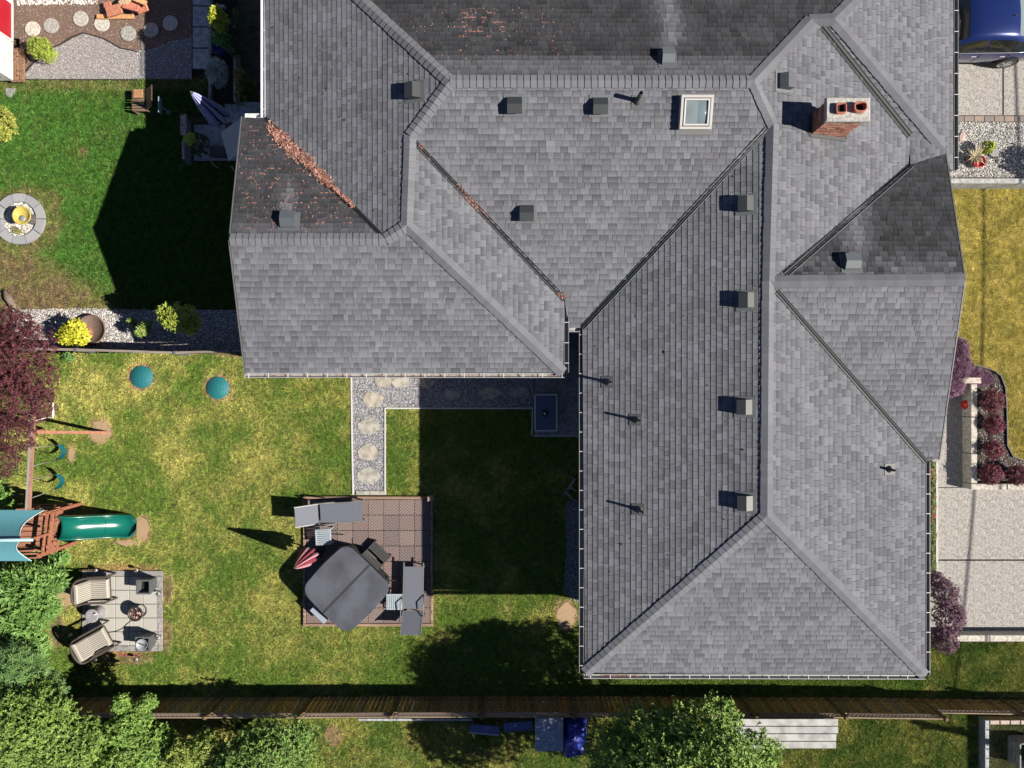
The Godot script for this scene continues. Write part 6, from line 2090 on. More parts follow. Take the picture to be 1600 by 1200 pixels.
# ---- the rest: neighbours' things, upper garden furniture, car ----
func build_upper() -> void:
	drop = LOW
	# round planter with a yellow bowl
	var c := P(33, 343)
	var t := thing("round_planter", "round planter ring of grey kerb blocks on the upper lawn", "planter", c)
	for i in 10:
		var a0 := TAU * i / 10 + 0.02
		var a1 := TAU * (i + 1) / 10 - 0.02
		var poly := PackedVector2Array()
		for k in 5:
			var a := lerpf(a0, a1, k / 4.0)
			poly.append(Vector2(cos(a), sin(a)) * 0.83)
		for k in 5:
			var a := lerpf(a1, a0, k / 4.0)
			poly.append(Vector2(cos(a), sin(a)) * 0.57)
		var g := G.new()
		g.prism(poly, -0.02, 0.11)
		part("kerb_block", g, mat("kerb_block_%d" % (i % 2), [Color(0.38, 0.39, 0.42), Color(0.42, 0.43, 0.45)][i % 2], 0.85, "grain", 2.0, {"bump": 0.3}), t)
	stones("gravel", "white pebbles inside the round planter ring", [oval(33, 343, 27, 27)], [], 0.03, 0.026, [Color(0.6, 0.57, 0.52), Color(0.45, 0.43, 0.4), Color(0.68, 0.66, 0.62), Color(0.3, 0.29, 0.28)])
	var b := thing("bird_bath", "yellow glazed bird bath in the round planter", "bird bath", P(33.5, 336.5, 0.6) * Vector3(1, 0, 1) + Vector3.UP * drop)
	var g := G.new(true)
	g.lathe([[0.16, 0.0], [0.12, 0.06], [0.07, 0.3], [0.1, 0.44]], 20)
	part("pedestal", g, mat("bath_stone", Color(0.2, 0.19, 0.18), 0.85), b)
	g = G.new(true)
	g.lathe([[0.1, 0.43], [0.26, 0.52], [0.3, 0.6], [0.295, 0.61], [0.265, 0.6], [0.2, 0.53], [0.0, 0.5]], 30)
	part("bowl", g, mat("bath_yellow", Color(0.5, 0.4, 0.09), 0.4, "blotch", 2.0), b)
	g = G.new(true)
	g.lathe([[0.1, 0.505], [0.1, 0.54], [0.06, 0.56], [0.0, 0.56]], 16, Vector3(-0.02, 0, 0.08))
	part("bubbler", g, mat("bubbler", grey(0.2, 0.05), 0.4), b)
	for k in 5:   # the pedestal is ringed like a coiled basket
		g = G.new(true)
		var pts := []
		for i in 19:
			pts.append(Vector3(cos(TAU * i / 18) * (0.15 - k * 0.012), 0.04 + k * 0.06, sin(TAU * i / 18) * (0.15 - k * 0.012)))
		g.tube(pts, [0.02], 5, false)
		part("coil", g, mat("basket_dark", Color(0.1, 0.09, 0.09), 0.8), b)
	shrub("small_weed", "tuft of weeds in the round planter pebbles", "plant", P(31, 361), [[Vector3(0, 0.08, 0), Vector3(0.13, 0.1, 0.1)]], 0.08, sprig_mesh(7, 0.075, 0.03, 0.05, 12), Color(0.16, 0.18, 0.05), Color(0.34, 0.3, 0.12), 110, 0.008, -0.6, 0.3)
	# slatted bench
	var wood := mat("bench_wood", Color(0.22, 0.14, 0.1), 0.85, "wood", 1.0, {"grain": Vector3(0.4, 3, 3)})
	var n := thing("slatted_bench", "dark slatted wooden chair on the shaded upper lawn", "chair", P(236, 164))
	for i in 9:
		g = G.new()
		g.slab(Vector3(-0.2, 0.4, -0.32 + i * 0.078), Vector3(0.42, 0.022, 0.055), 0.004)
		part("seat_slat", g, wood, n)
		g = G.new()
		var d := Vector3(0.32, 0.3, 0).normalized()
		g.box(Vector3(0.06, 0.42, -0.32 + i * 0.078) + d * 0.24, Vector3(0.46, 0.02, 0.055), Basis(d, Vector3(-d.y, d.x, 0), Vector3.BACK))
		part("back_slat", g, wood, n)
	for s in [-1, 1]:
		g = G.new()
		g.beam(Vector3(-0.4, 0.37, s * 0.33), Vector3(0.1, 0.37, s * 0.33), 0.04, 0.05)
		part("rail", g, wood, n)
		for x in [-0.36, 0.1]:
			g = G.new()
			g.beam(Vector3(x, 0.37, s * 0.33), Vector3(x, 0, s * 0.33), 0.05, 0.05)
			part("leg", g, wood, n)
	g = G.new()
	g.slab(Vector3.ZERO, Vector3(0.3, 0.03, 0.26), 0.01)
	solo("wooden_tray", "small orange wooden tray on the slatted chair seat", "tray", g, mat("tray_wood", Color(0.5, 0.26, 0.12), 0.7, "wood", 1.0, {"grain": Vector3(0.4, 3, 3)}), n.position + Vector3(-0.2, 0.428, -0.2))
	g = G.new()
	g.slab(Vector3(0, 0.35, 0), Vector3(0.035, 0.7, 0.035), 0.006)
	g.slab(Vector3(0, 0.02, 0), Vector3(0.14, 0.04, 0.14), 0.01)
	g.slab(Vector3(0, 0.6, 0), Vector3(0.03, 0.2, 0.5), 0.006)
	solo("garden_post", "slim pale blue garden post right of the slatted chair", "post", g, mat("post_blue", Color(0.25, 0.36, 0.42), 0.5), P(264, 176))
	# closed umbrella
	var lil := mat("canvas_lilac", Color(0.4, 0.42, 0.72), 0.85, "", 1.0, {"glow": Color(0.2, 0.2, 0.2)})
	var lil2 := mat("canvas_lilac_dark", Color(0.32, 0.34, 0.64), 0.85, "", 1.0, {"glow": Color(0.2, 0.2, 0.2)})
	closed_umbrella("patio_umbrella", "closed lilac grey umbrella above the shaded raised bed", P(360, 200), 2.85, 1.05, 0.4, [lil, lil2])
	# raised bed
	var rb := thing("raised_bed", "timber raised bed along the shaded walkway", "raised bed", P(352, 80))
	var rw := mat("bed_timber", Color(0.36, 0.34, 0.33), 0.9, "wood", 1.0, {"grain": Vector3(3, 3, 0.4)})
	for l in [[329, -20, 329, 160], [368, 82, 368, 160], [329, 11, 352, 11]]:
		g = G.new()
		g.beam(P(l[0], l[1], 0.3) - rb.position - Vector3.UP * 0.12, P(l[2], l[3], 0.3) - rb.position - Vector3.UP * 0.12, 0.08, 0.4)
		part("board", g, rw, rb)
	g = G.new()
	g.prism(rect_of(331, -20, 366, 160, 0.2), drop, drop + 0.2, false, rb.position)
	part("earth", g, mat("dark_earth", Color(0.02, 0.016, 0.012), 1.0, "grain", 2.0), rb)
	g = G.new(true)
	g.lathe([[0.13, 0.0], [0.2, 0.2], [0.21, 0.42], [0.18, 0.44], [0.16, 0.38], [0.0, 0.37]], 20)
	solo("blue_pot", "deep blue glazed pot in the raised bed", "pot", g, mat("glaze_blue", Color(0.03, 0.03, 0.16), 0.25), P(352, 87) + Vector3.UP * 0.2)
	g = G.new()
	g.slab(Vector3(0, 0.2, 0), Vector3(0.26, 0.02, 0.36), 0.004, Basis.from_euler(Vector3(0.4, 0.4, 0.2)))
	solo("leaning_slate", "pale slate leaning beside the blue pot", "slate", g, mat("slate_pale", grey(0.3, 0.05), 0.7), P(364, 82) + Vector3.UP * 0.05)
	# pale screen with a bench cap
	var sc := thing("pale_screen", "weathered white timber screen at the edge of the upper patio", "screen", P(291, 214))
	for l in [[180, 212], [223, 250]]:
		var a := P(286, l[0], 0.6) - sc.position
		var e := P(286, l[1], 0.6) - sc.position
		a.y = 0.0; e.y = 0.0
		var cnt := 3
		for i in cnt:
			g = G.new()
			var y := 0.12 + i * 0.2
			g.beam(a + Vector3.UP * y, e + Vector3.UP * y, 0.03, 0.17)
			part("board", g, mat("screen_white", Color(0.4, 0.42, 0.46), 0.8, "wood", 1.0, {"grain": Vector3(3, 3, 0.4)}), sc)
		g = G.new()
		g.beam(a + Vector3(0.05, 0.68, 0), e + Vector3(0.05, 0.68, 0), 0.2 if l[0] < 200 else 0.08, 0.03)
		part("cap", g, mat("screen_cap", Color(0.44, 0.36, 0.34), 0.8, "wood", 1.0, {"grain": Vector3(3, 3, 0.4)}), sc)
	g = G.new(true)
	g.tube([P(332, 243) + Vector3.UP * 0.05, P(331, 252) + Vector3.UP * 0.05, P(335, 259) + Vector3.UP * 0.05, P(342, 263) + Vector3.UP * 0.04], [0.022], 6)
	g.tube([P(362, 260) + Vector3.UP * 0.05, P(366, 266) + Vector3.UP * 0.05, P(372, 271) + Vector3.UP * 0.04], [0.022], 6)
	solo("garden_hose", "pale hose curving out on the dark lawn by the patio", "hose", g, mat("hose_pale", Color(0.42, 0.42, 0.36), 0.5))
	g = G.new()
	g.slab(P(342, 238, 0.4) + Vector3.UP * 0.0, Vector3(0.5, 0.03, 0.06), 0.004)
	g.slab(P(342, 238, 0.2) + Vector3.UP * -0.02, Vector3(0.46, 0.38, 0.3), 0.01)
	solo("trough", "dark trough with a pale rim under the shade sail", "trough", g, mat("trough", grey(0.08, 0.05), 0.7))
	# shade sail tied under the eave
	var sail := mat("sail", Color(0.3, 0.34, 0.36), 0.8, "", 1.0, {"glow": Color(0.3, 0.3, 0.3)})
	var sh := thing("shade_sail", "grey triangular shade sail tied to the left wing eave", "shade sail", P(362, 215))
	var q := [P(345, 207, 2.3), P(385, 178, 3.2), P(390, 226, 3.3), P(357, 252, 2.2)]
	var mid_ := P(378, 205, 2.95)
	g = G.new()
	for k in [[0, 1], [1, 2], [2, 3], [3, 0]]:
		g.tri_to(q[k[0]] - sh.position, q[k[1]] - sh.position, mid_ - sh.position, Vector3.UP)
	part("cloth", g, sail, sh)
	g = G.new(true)
	g.tube([q[3] - sh.position, P(356, 250) - sh.position], [0.025], 6)
	part("pole", g, mat("sail_pole", grey(0.1), 0.5), sh)
	var sh2 := thing("shade_sail", "darker shade sail corner behind the white gutter", "shade sail", P(400, 172))
	g = G.new()
	g.tri_to(P(383, 184, 2.6) - sh2.position, P(415, 158, 2.9) - sh2.position, P(418, 186, 3.0) - sh2.position, Vector3.UP)
	part("cloth", g, mat("sail_dark", Color(0.12, 0.14, 0.15), 0.85), sh2)
	# terracotta slabs piled at the top edge
	var tp := thing("slab_pile", "pile of orange terracotta stone slabs at the top edge", "stone pile", P(195, 14))
	var tc := [Color(0.5, 0.2, 0.12), Color(0.58, 0.3, 0.14), Color(0.44, 0.16, 0.11), Color(0.6, 0.42, 0.26)]
	for s in [[180, 26, 58, 7, 0.1, 0.0, 1], [178, 16, 26, 15, 0.32, 0.2, 0], [205, 8, 24, 16, 0.38, -0.2, 2], [222, 12, 18, 14, 0.25, 0.3, 0], [195, 2, 20, 10, 0.45, 0.5, 3], [218, 1, 20, 8, 0.5, -0.3, 1], [168, 8, 12, 10, 0.2, 0.1, 2]]:
		g = G.new()
		g.slab(Vector3.ZERO, Vector3(s[2] * 0.0207, 0.07, s[3] * 0.0207), 0.015, Basis.from_euler(Vector3(s[5] * 0.6, s[5], s[5] * 0.7)))
		var o := part("slab", g, mat("terracotta_%d" % s[6], tc[s[6]], 0.9, "blotch", 1.5, {"bump": 0.5}), tp)
		o.position = P(s[0], s[1], s[4]) - tp.position
	stones("gravel", "white cobbles along the top edge, left", [rect_of(26, -10, 152, 8)], [], 0.06, 0.05, [Color(0.55, 0.53, 0.5), Color(0.4, 0.38, 0.36), Color(0.62, 0.6, 0.57)])
	# neighbouring shed with red door
	var ns := thing("white_shed", "white shed with a red door at the top left edge", "shed", P(-6, 70))
	g = G.new()
	var x1 := P(29, 0).x
	var za := P(0, -60).z
	var zb := P(0, 131).z
	g.box(Vector3(x1 - 1.6, 1.2, (za + zb) * 0.5) - ns.position, Vector3(3.2, 2.5, zb - za))
	part("wall", g, mat("shed_white", Color(0.62, 0.62, 0.6), 0.8, "blotch", 0.8), ns)
	g = G.new()
	g.box(Vector3(x1 - 1.6, 2.5, (za + zb) * 0.5) - ns.position, Vector3(3.5, 0.1, zb - za + 0.3))
	part("roof", g, mat("shed_roof", grey(0.1), 0.8), ns)
	g = G.new()
	var dz0 := P(0, 16).z
	var dz1 := P(0, 70).z
	g.box(Vector3(x1 + 0.012, 1.0, (dz0 + dz1) * 0.5) - ns.position, Vector3(0.04, 1.9, dz1 - dz0))
	var dr := part("door", g, mat("door_red", Color(0.3, 0.003, 0.015), 0.5), ns)
	g = G.new()
	for s in [dz0 - 0.03, dz1 + 0.03]:
		g.box(Vector3(x1 + 0.014, 1.0, s) - ns.position, Vector3(0.05, 2.0, 0.06))
	g.box(Vector3(x1 + 0.02, 0.06, (dz0 + dz1) * 0.5) - ns.position, Vector3(0.1, 0.05, dz1 - dz0 + 0.12))
	part("frame", g, mat("door_frame", grey(0.5), 0.6), dr)
	var ra := thing("wooden_steps", "brown timber steps below the red door", "steps", P(28, 100))
	for i in 5:
		g = G.new()
		g.slab(P(19 + i * 4.4, 102, 0.2) - ra.position + Vector3.UP * 0.0, Vector3(0.078, 0.05, 1.1), 0.008)
		part("board", g, mat("step_wood_%d" % (i % 2), [Color(0.3, 0.16, 0.095), Color(0.25, 0.14, 0.09)][i % 2], 0.85, "wood", 1.0, {"grain": Vector3(3, 3, 0.4)}), ra)
	g = G.new()
	g.box(P(28, 102, 0.08) - ra.position, Vector3(0.4, 0.17, 1.05))
	part("riser", g, mat("step_riser", Color(0.12, 0.07, 0.05), 0.9), ra)
	g = G.new()
	g.prism(ring_of([[10, 139], [26, 139], [24, 146], [18, 154], [12, 150]]), drop, drop + 0.06)
	solo("flat_stone", "heart-shaped grey flagstone below the timber steps", "stone", g, mat("flat_grey", grey(0.26), 0.9, "blotch", 2.0))
	shrub("edge_bush", "yellowish bush at the left edge beside the upper lawn", "bush", P(2, 198), [[P(2, 195, 0.5) - P(2, 198), Vector3(0.4, 0.35, 0.5)]], 0.07, sprig_mesh(7, 0.075, 0.04, 0.05, 14), Color(0.18, 0.22, 0.03), Color(0.44, 0.44, 0.1), 111, 0.02, -0.3, 0.2)
	drop = 0.0

func build_south() -> void:
	var blue := mat("bin_blue", Color(0.16, 0.22, 0.36), 0.55, "blotch", 1.5)
	# grey storage cabinet with a flat lid
	var c := thing("storage_box", "flat-topped grey blue storage box by the fence", "storage box", P(853, 1139))
	var a := P(836, 1122, 0.9) * Vector3(1, 0, 1) - c.position
	var b := P(880, 1174, 0.9) * Vector3(1, 0, 1) - c.position
	var m := (a + b) * 0.5 * Vector3(1, 0, 1)
	var w := absf(b.x - a.x)
	var d := absf(b.z - a.z)
	var g := G.new()
	g.slab(m + Vector3.UP * 0.43, Vector3(w - 0.06, 0.86, d - 0.06), 0.01)
	part("body", g, mat("box_body", Color(0.12, 0.14, 0.18), 0.6), c)
	g = G.new()
	g.slab(m + Vector3.UP * 0.88, Vector3(w, 0.05, d), 0.012)
	part("lid", g, mat("box_lid", Color(0.3, 0.35, 0.44), 0.55, "blotch", 1.0), c)
	for i in 6:
		g = G.new()
		g.lathe([[0.02, 0.906], [0.012, 0.912], [0.0, 0.913]], 7, m + Vector3(rng.randf_range(-0.2, 0.2), 0, rng.randf_range(-0.15, 0.25)))
		part("bird_dropping", g, mat("dropping", grey(0.7), 0.9), c)
	var t := thing("blue_tarp", "deep blue tarp draped over a pile beside the storage box", "tarp", P(892, 1150))
	g = G.new(true)
	var rows := []
	var nn := FastNoiseLite.new()
	nn.seed = 4
	nn.frequency = 0.9
	for i in 15:
		var row := []
		for j in 19:
			var u := i / 14.0
			var v := j / 18.0
			var p := P(lerpf(881, 920, u), lerpf(1122, 1192, v), 0.6)
			var edge := minf(minf(u, 1.0 - u) * 5.0, minf(v, 1.0 - v) * 8.0)
			var y := (0.62 - 0.25 * u + 0.12 * nn.get_noise_2d(p.x * 1.5, p.z * 1.5) + (0.08 if v < 0.6 else 0.0)) * smoothstep(0.0, 0.8, edge)
			row.append(Vector3(p.x, maxf(y, 0.02), p.z) - t.position)
		rows.append(row)
	for i in 14:
		for j in 18:
			g.face(rows[i][j], rows[i + 1][j], rows[i + 1][j + 1], rows[i][j + 1], Vector3.UP)
	part("sheet", g, mat("tarp_blue", Color(0.02, 0.035, 0.3), 0.4, "", 1.0, {"bump": 0.2}), t)
	g = G.new()
	for k in 3:
		g.slab(P(590 + k * 59, 1122.5, 0.2) + Vector3(0, -0.05, 0), Vector3(1.2, 0.3, 0.07), 0.008)
	solo("gravel_board", "long pale grey gravel board along the foot of the fence", "board", g, mat("gravel_board", Color(0.36, 0.38, 0.41), 0.85, "blotch", 1.0))
	for s in [[758, 1132, -0.09, "blue bench with pale front edge against the fence"], [810, 1127, 0.07, "plain dark blue low bench next to the storage box"]]:
		var bn := thing("low_bench", s[3], "bench", P(s[0], s[1]), s[2], "low benches by the fence")
		g = G.new()
		g.slab(Vector3(0, 0.4, -0.05), Vector3(0.92, 0.04, 0.26), 0.008)
		part("seat", g, mat("bench_blue", Color(0.05, 0.08, 0.2), 0.5), bn)
		g = G.new()
		g.slab(Vector3(0, 0.38, 0.11), Vector3(0.95, 0.05, 0.035), 0.006)
		part("edge", g, mat("bench_edge", Color(0.4, 0.42, 0.46), 0.5) if s[0] < 780 else mat("bench_blue"), bn)
		for x in [-0.4, 0.4]:
			g = G.new()
			g.box(Vector3(x, 0.19, 0), Vector3(0.05, 0.38, 0.24))
			part("leg", g, mat("bench_edge", Color(0.4, 0.42, 0.46), 0.5), bn)
	# lean-to roof
	var r := thing("lean_to_shed", "lean-to shed with pale grey sheet roof behind the fence", "shed", P(1228, 1135))
	var h0 := 1.55
	var h1 := 1.35
	var p0 := P(1150, 1124, h0)
	var p1 := P(1306, 1171, h1)
	for i in 4:
		var za := lerpf(p0.z, p1.z, i / 4.0)
		var zb := lerpf(p0.z, p1.z, (i + 1) / 4.0)
		var ya := lerpf(h0, h1, i / 4.0)
		var yb := lerpf(h0, h1, (i + 1) / 4.0) + 0.02
		var x1 := p1.x + rng.randf_range(-0.03, 0.03)
		g = G.new()
		var q := [Vector3(p0.x, ya - 0.015, za), Vector3(x1, ya - 0.015, za), Vector3(x1, yb + 0.012, zb - 0.05), Vector3(p0.x, yb + 0.012, zb - 0.05), Vector3(p0.x, yb - 0.03, zb - 0.03), Vector3(x1, yb - 0.03, zb - 0.03)]
		for k in 6:
			q[k] -= r.position
		g.face(q[0], q[1], q[2], q[3], Vector3.UP)
		g.face(q[3], q[2], q[5], q[4], Vector3.BACK)
		g.face(q[0] - Vector3.UP * 0.03, q[1] - Vector3.UP * 0.03, q[5], q[4], Vector3.DOWN)
		g.face(q[1], q[2], q[5], q[1] - Vector3.UP * 0.03, Vector3.RIGHT)
		part("roof_sheet", g, mat("roof_sheet_%d" % (i % 2), [Color(0.36, 0.36, 0.36), Color(0.32, 0.325, 0.33)][i % 2], 0.7, "blotch", 0.35, {}), r)
	g = G.new()
	g.box(Vector3((p0.x + p1.x) * 0.5, 0.6, (p0.z + p1.z) * 0.5) - r.position, Vector3(p1.x - p0.x - 0.2, 1.3, p1.z - p0.z - 0.16))
	part("wall", g, mat("lean_wall", Color(0.2, 0.16, 0.12), 0.9, "wood", 1.0, {"grain": Vector3(4, 0.3, 4)}), r)
	# block-edged pit with a grey box in it
	var k := thing("block_bed", "block-edged dark bed in the lower right corner", "raised bed", P(1570, 1165))
	for i in 6:
		g = G.new()
		g.slab(P(1541, 1132 + i * 15, 0.3) - k.position + Vector3.UP * -0.13, Vector3(0.14, 0.34, 0.29), 0.015)
		part("block", g, mat("bed_block", Color(0.33, 0.36, 0.42), 0.85, "blotch", 1.5), k)
	for i in 6:
		g = G.new()
		g.slab(P(1553 + i * 16, 1128, 0.3) - k.position + Vector3.UP * -0.13, Vector3(0.3, 0.34, 0.13), 0.015)
		part("block", g, mat("bed_block_pale", Color(0.44, 0.36, 0.33), 0.85, "blotch", 1.5), k)
	g = G.new()
	g.prism(rect_of(1545, 1133, 1660, 1230), -0.02, 0.02, false, k.position)
	part("earth", g, mat("dark_earth", Color(0.02, 0.016, 0.012), 1.0, "grain", 2.0), k)
	var bx := thing("grey_crate", "open grey timber crate standing in the block-edged bed", "crate", P(1595, 1168))
	for s in [[-0.42, 0, 0.05, 0.8], [0.42, 0, 0.05, 0.8], [0, -0.4, 0.79, 0.05], [0, 0.4, 0.79, 0.05]]:
		for y in 3:
			g = G.new()
			g.slab(Vector3(s[0], 0.11 + y * 0.19, s[1]), Vector3(s[2], 0.17, s[3]), 0.006)
			part("board", g, mat("crate_grey", Color(0.33, 0.34, 0.33), 0.85, "wood", 1.5), bx)
	g = G.new()
	for x in [-0.2, 0.08]:
		g.slab(Vector3(x, 0.6, -0.2), Vector3(0.08, 0.04, 0.36), 0.006)
	part("bar", g, mat("crate_bar", Color(0.5, 0.48, 0.47), 0.8), bx)

func build_car() -> void:
	var wheel := P(1570, 97, 0.92)
	var base := Vector3(wheel.x - 3.42, 0.6, P(1570, 97, 0.92).z - 0.85 )
	var t := thing("blue_car", "glossy dark blue car parked on the upper driveway", "car", base)
	var paint := mat("car_paint", Color(0.009, 0.022, 0.12), 0.28, "", 1.0, {"coat": true, "metal": 0.35})
	# [x, top height, belt height, belt half width, roof half width]
	var stns := [[0.0, 0.5, 0.45, 0.62, 0.5], [0.06, 0.62, 0.56, 0.72, 0.62], [0.3, 0.74, 0.68, 0.8, 0.72], [0.9, 0.86, 0.8, 0.85, 0.76], [1.2, 0.93, 0.86, 0.865, 0.76], [1.45, 1.18, 0.89, 0.87, 0.66], [1.72, 1.37, 0.9, 0.87, 0.62], [2.0, 1.44, 0.91, 0.87, 0.615], [2.4, 1.465, 0.92, 0.87, 0.615], [2.8, 1.45, 0.93, 0.87, 0.61], [3.08, 1.41, 0.94, 0.87, 0.6], [3.4, 1.26, 0.95, 0.865, 0.6], [3.75, 1.05, 0.96, 0.85, 0.66], [4.05, 1.0, 0.95, 0.82, 0.7], [4.25, 0.96, 0.9, 0.76, 0.66], [4.32, 0.7, 0.62, 0.7, 0.55]]
	var g := G.new(true)
	var rows := []
	for s in stns:
		var half := [[0.2, s[3] - 0.07], [0.32, s[3] - 0.01], [minf(0.62, s[2] - 0.06), s[3] + 0.015], [s[2], s[3] - 0.02], [lerpf(s[2], s[1], 0.5), lerpf(s[3] - 0.02, s[4], 0.5) + 0.015], [s[1] - 0.02, s[4]], [s[1] + 0.015, s[4] * 0.8], [s[1] + 0.035, s[4] * 0.4], [s[1] + 0.04, 0.0]]
		var row := []
		for q in half:
			row.append(Vector3(s[0], q[0], q[1]))
		for i in range(half.size() - 2, -1, -1):
			row.append(Vector3(s[0], half[i][0], -half[i][1]))
		rows.append(row)
	for i in rows.size() - 1:
		for k in rows[0].size() - 1:
			var o: Vector3 = rows[i][k] - Vector3(stns[i][0], 0.6, 0)
			g.face(rows[i][k], rows[i + 1][k], rows[i + 1][k + 1], rows[i][k + 1], o + Vector3.UP * 0.01)
	for e in [0, rows.size() - 1]:
		for k in range(1, rows[0].size() - 1):
			g.tri_to(rows[e][0], rows[e][k], rows[e][k + 1], Vector3(-1 if e == 0 else 1, 0, 0))
	part("body", g, paint, t)
	var gm := mat("car_glass", Color(0.012, 0.014, 0.014), 0.08, "", 1.0, {"spec": 0.7})
	var pt := func(x: float, v: float, side: float, out := 0.012) -> Vector3:
		var i := 0
		while i < stns.size() - 2 and stns[i + 1][0] < x:
			i += 1
		var f: float = clampf((x - stns[i][0]) / (stns[i + 1][0] - stns[i][0]), 0, 1)
		var top: float = lerpf(stns[i][1], stns[i + 1][1], f)
		var belt: float = lerpf(stns[i][2], stns[i + 1][2], f)
		var wb: float = lerpf(stns[i][3], stns[i + 1][3], f) - 0.02
		var wr: float = lerpf(stns[i][4], stns[i + 1][4], f)
		var bow := 0.06 * v * (1.0 - v)
		return Vector3(x, lerpf(belt, top - 0.02, v), (lerpf(wb, wr, v) + bow + out) * side)
	for side in [-1.0, 1.0]:
		for sp in [[1.42, 2.3, 0.55], [2.36, 3.12, 0.85], [3.17, 3.5, 0.55]]:
			g = G.new(true)
			for i in 8:
				var xa: float = lerpf(sp[0], sp[1], i / 8.0)
				var xb: float = lerpf(sp[0], sp[1], (i + 1) / 8.0)
				for j in 4:
					g.face(pt.call(xa, 0.08 + j * 0.19, side), pt.call(xb, 0.08 + j * 0.19, side), pt.call(xb, 0.27 + j * 0.19, side), pt.call(xa, 0.27 + j * 0.19, side), Vector3(0, 0.2, side))
			part("side_window", g, gm, t)
		g = G.new(true)
		var pts := []
		for i in 12:
			pts.append(pt.call(lerpf(1.4, 3.6, i / 11.0), 0.03, side, 0.014))
		g.tube(pts, [0.012], 6)
		part("window_trim", g, mat("car_trim", grey(0.35), 0.3, "", 1.0, {"metal": 0.8}), t)
		for x in [2.15, 3.02]:
			g = G.new()
			g.slab(Vector3(x, 0.78, side * 0.895), Vector3(0.16, 0.03, 0.03), 0.008)
			part("door_handle", g, mat("car_handle", Color(0.3, 0.3, 0.34), 0.3), t)
		g = G.new()
		for x in [1.4, 2.33, 3.2]:
			g.box(Vector3(x, 0.58, side * 0.882), Vector3(0.012, 0.56, 0.008))
		part("door_gap", g, mat("car_gap", grey(0.006), 0.8), t)
		g = G.new()
		g.slab(Vector3(1.52, 0.98, side * 0.97), Vector3(0.12, 0.12, 0.18), 0.03)
		part("mirror", g, paint, t)
		for x in [0.78, 3.42]:
			var wn := Node3D.new()
			wn.name = "wheel"
			t.add_child(wn, true)
			wn.position = Vector3(x, 0.315, side * 0.82)
			wn.rotation.x = PI / 2 * side
			g = G.new(true)
			g.lathe([[0.2, 0.1], [0.29, 0.1], [0.31, 0.07], [0.315, 0.0], [0.31, -0.1], [0.2, -0.1]], 28)
			part("tyre", g, mat("tyre", grey(0.015), 0.85), wn)
			g = G.new(true)
			g.lathe([[0.21, 0.1], [0.2, 0.105], [0.185, 0.09], [0.18, 0.05], [0.0, 0.05]], 28)
			part("rim", g, mat("rim_alloy", grey(0.5), 0.3, "", 1.0, {"metal": 0.7}), wn)
			g = G.new()
			for i in 5:
				var a := TAU * i / 5
				g.beam(Vector3(0, 0.085, 0), Vector3(cos(a) * 0.19, 0.095, sin(a) * 0.19), 0.055, 0.03)
			part("spoke", g, mat("rim_alloy"), wn)
			g = G.new(true)
			g.lathe([[0.36, 0.06], [0.37, 0.075], [0.31, 0.078], [0.3, 0.0]], 28)
			part("arch", g, mat("car_gap"), wn)
	g = G.new(true)
	for i in 6:
		var xa: float = lerpf(3.13, 3.72, i / 6.0)
		var xb: float = lerpf(3.13, 3.72, (i + 1) / 6.0)
		for j in 6:
			var za := -0.88 + j * 0.293
			var q := []
			for c in [[xa, za], [xb, za], [xb, za + 0.293], [xa, za + 0.293]]:
				var e: Vector3 = pt.call(c[0], 1.0, 1.0)
				q.append(Vector3(c[0], e.y + 0.062 - 0.04 * c[1] * c[1], e.z * c[1]))
			g.face(q[0], q[1], q[2], q[3], Vector3.UP)
	part("rear_window", g, mat("car_rear_glass", Color(0.16, 0.2, 0.22), 0.08, "", 1.0, {"spec": 0.7}), t)
	g = G.new(true)
	for i in 6:
		var xa: float = lerpf(1.24, 1.68, i / 6.0)
		var xb: float = lerpf(1.24, 1.68, (i + 1) / 6.0)
		var ea: Vector3 = pt.call(xa, 1.0, 1.0)
		var eb: Vector3 = pt.call(xb, 1.0, 1.0)
		for j in 6:
			var u := -0.9 + j * 0.3
			g.face(Vector3(xa, ea.y + 0.062 - 0.04 * u * u, ea.z * u), Vector3(xb, eb.y + 0.062 - 0.04 * u * u, eb.z * u), Vector3(xb, eb.y + 0.062 - 0.04 * (u + 0.3) * (u + 0.3), eb.z * (u + 0.3)), Vector3(xa, ea.y + 0.062 - 0.04 * (u + 0.3) * (u + 0.3), ea.z * (u + 0.3)), Vector3.UP)
	part("windscreen", g, gm, t)
	g = G.new(true)
	g.tube([Vector3(3.0, 1.47, 0), Vector3(2.86, 1.52, 0)], [0.02, 0.008], 6)
	part("aerial", g, mat("car_gap"), t)
	for s in [-1, 1]:
		g = G.new()
		g.slab(Vector3(4.24, 0.82, s * 0.6), Vector3(0.1, 0.14, 0.24), 0.02)
		part("tail_light", g, mat("tail_red", Color(0.35, 0.01, 0.01), 0.2), t)
		g = G.new()
		g.slab(Vector3(0.16, 0.62, s * 0.6), Vector3(0.16, 0.1, 0.22), 0.03)
		part("headlight", g, mat("head_clear", grey(0.5), 0.15), t)

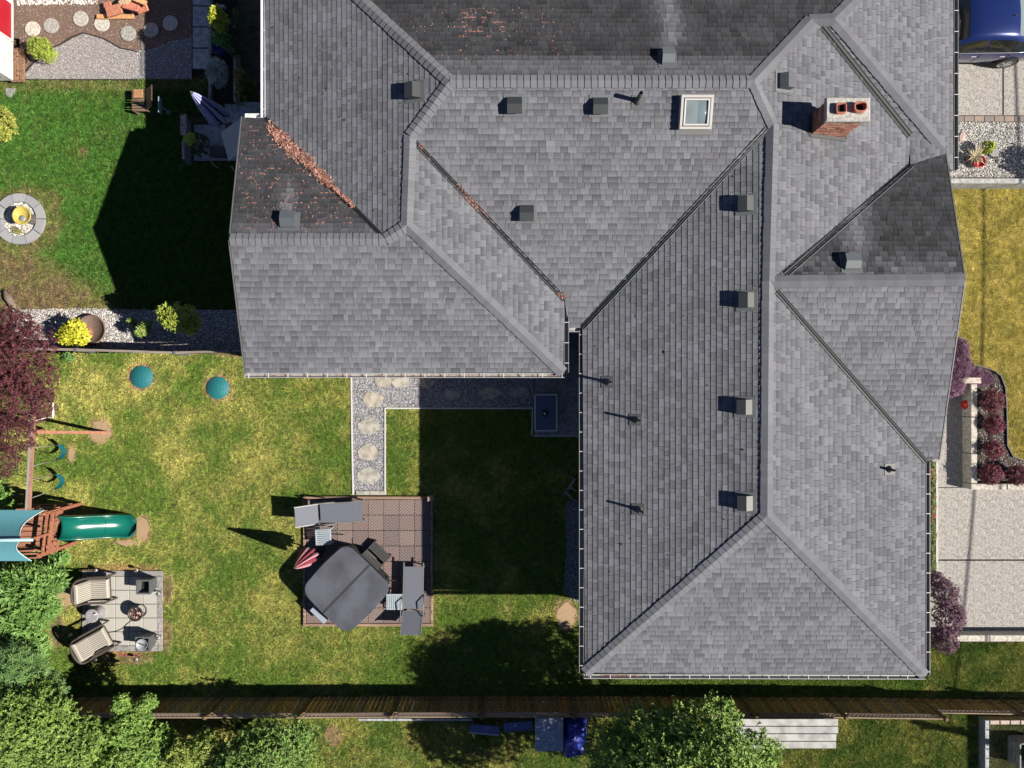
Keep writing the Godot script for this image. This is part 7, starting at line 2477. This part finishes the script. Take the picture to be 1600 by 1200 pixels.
func build_street() -> void:
	# the overhead cable whose thin shadow crosses the driveway and the golden lawn
	var t := thing("utility_cable", "thick black overhead cable beyond the right edge", "cable", Vector3(22.9, 0, 0))
	var g := G.new(true)
	var pts := []
	for i in 25:
		var u := i / 24.0
		pts.append(Vector3(-0.1 + 0.7 * (1.0 - u), 6.6 + 2.4 * pow(u - 0.5, 2.0), lerpf(-13.0, 13.0, u)))
	g.tube(pts, [0.03], 6)
	part("cable", g, mat("cable_black", grey(0.02), 0.7), t)
	for i in [0, 24]:
		var p := thing("utility_pole", ["brown utility pole holding the far end of the cable", "brown utility pole holding the near end of the cable"][0 if i == 0 else 1], "utility pole", Vector3(22.9 + pts[i].x, 0, pts[i].z + (-0.15 if i == 0 else 0.15)))
		g = G.new(true)
		g.tube([Vector3.ZERO, Vector3.UP * 8.2], [0.15, 0.1], 12)
		part("shaft", g, mat("pole_wood", Color(0.16, 0.11, 0.07), 0.95, "wood", 1.0, {"grain": Vector3(3, 0.3, 3)}), p)
		g = G.new()
		g.slab(Vector3(0, 7.4, 0), Vector3(1.4, 0.1, 0.1), 0.01)
		part("crossarm", g, mat("pole_wood"), p)

func _ready() -> void:
	rng.seed = 20240
	wide.seed = 11; wide.frequency = 0.35; wide.fractal_octaves = 3
	mid.seed = 12; mid.frequency = 1.1; mid.fractal_octaves = 3
	fine.seed = 13; fine.frequency = 4.5; fine.fractal_octaves = 2
	var cam := Camera3D.new()
	cam.name = "camera"
	cam.fov = rad_to_deg(2.0 * atan(600.0 / FOCAL))
	cam.far = 400.0
	add_child(cam)
	cam.position = Vector3(0, EYE, 0)
	cam.rotation_degrees = Vector3(-90, 0, 0)
	cam.current = true
	var we := WorldEnvironment.new()
	we.name = "world_environment"
	var env := Environment.new()
	env.background_mode = Environment.BG_SKY
	var sky := Sky.new()
	var sm := ProceduralSkyMaterial.new()
	sm.sky_top_color = Color(0.2, 0.255, 0.365)
	sm.sky_horizon_color = Color(0.35, 0.38, 0.42)
	sm.sky_curve = 0.12
	sm.ground_bottom_color = Color(0.1, 0.1, 0.09)
	sm.ground_horizon_color = Color(0.3, 0.34, 0.38)
	sm.sun_angle_max = 4.0
	sky.sky_material = sm
	env.sky = sky
	env.tonemap_mode = Environment.TONE_MAPPER_LINEAR
	env.tonemap_exposure = 2.0
	env.sdfgi_enabled = true
	env.ssao_enabled = true
	env.ssil_enabled = true
	we.environment = env
	add_child(we)
	var sun := DirectionalLight3D.new()
	sun.name = "sun"
	sun.light_energy = 1.6
	sun.light_color = Color(1.0, 0.965, 0.91)
	sun.light_angular_distance = 0.5
	sun.shadow_enabled = true
	add_child(sun)
	var az := deg_to_rad(12.8)   # the sun stands low in the east, a little south
	var el := deg_to_rad(39.0)
	sun.look_at_from_position(Vector3.ZERO, Vector3(-cos(el) * cos(az), -sin(el), -cos(el) * sin(az)))
	textures()
	build_setting()
	build_house()
	build_fence()
	build_deck()
	build_fire_corner()
	build_play()
	build_upper()
	build_south()
	build_car()
	build_street()
	build_plants()
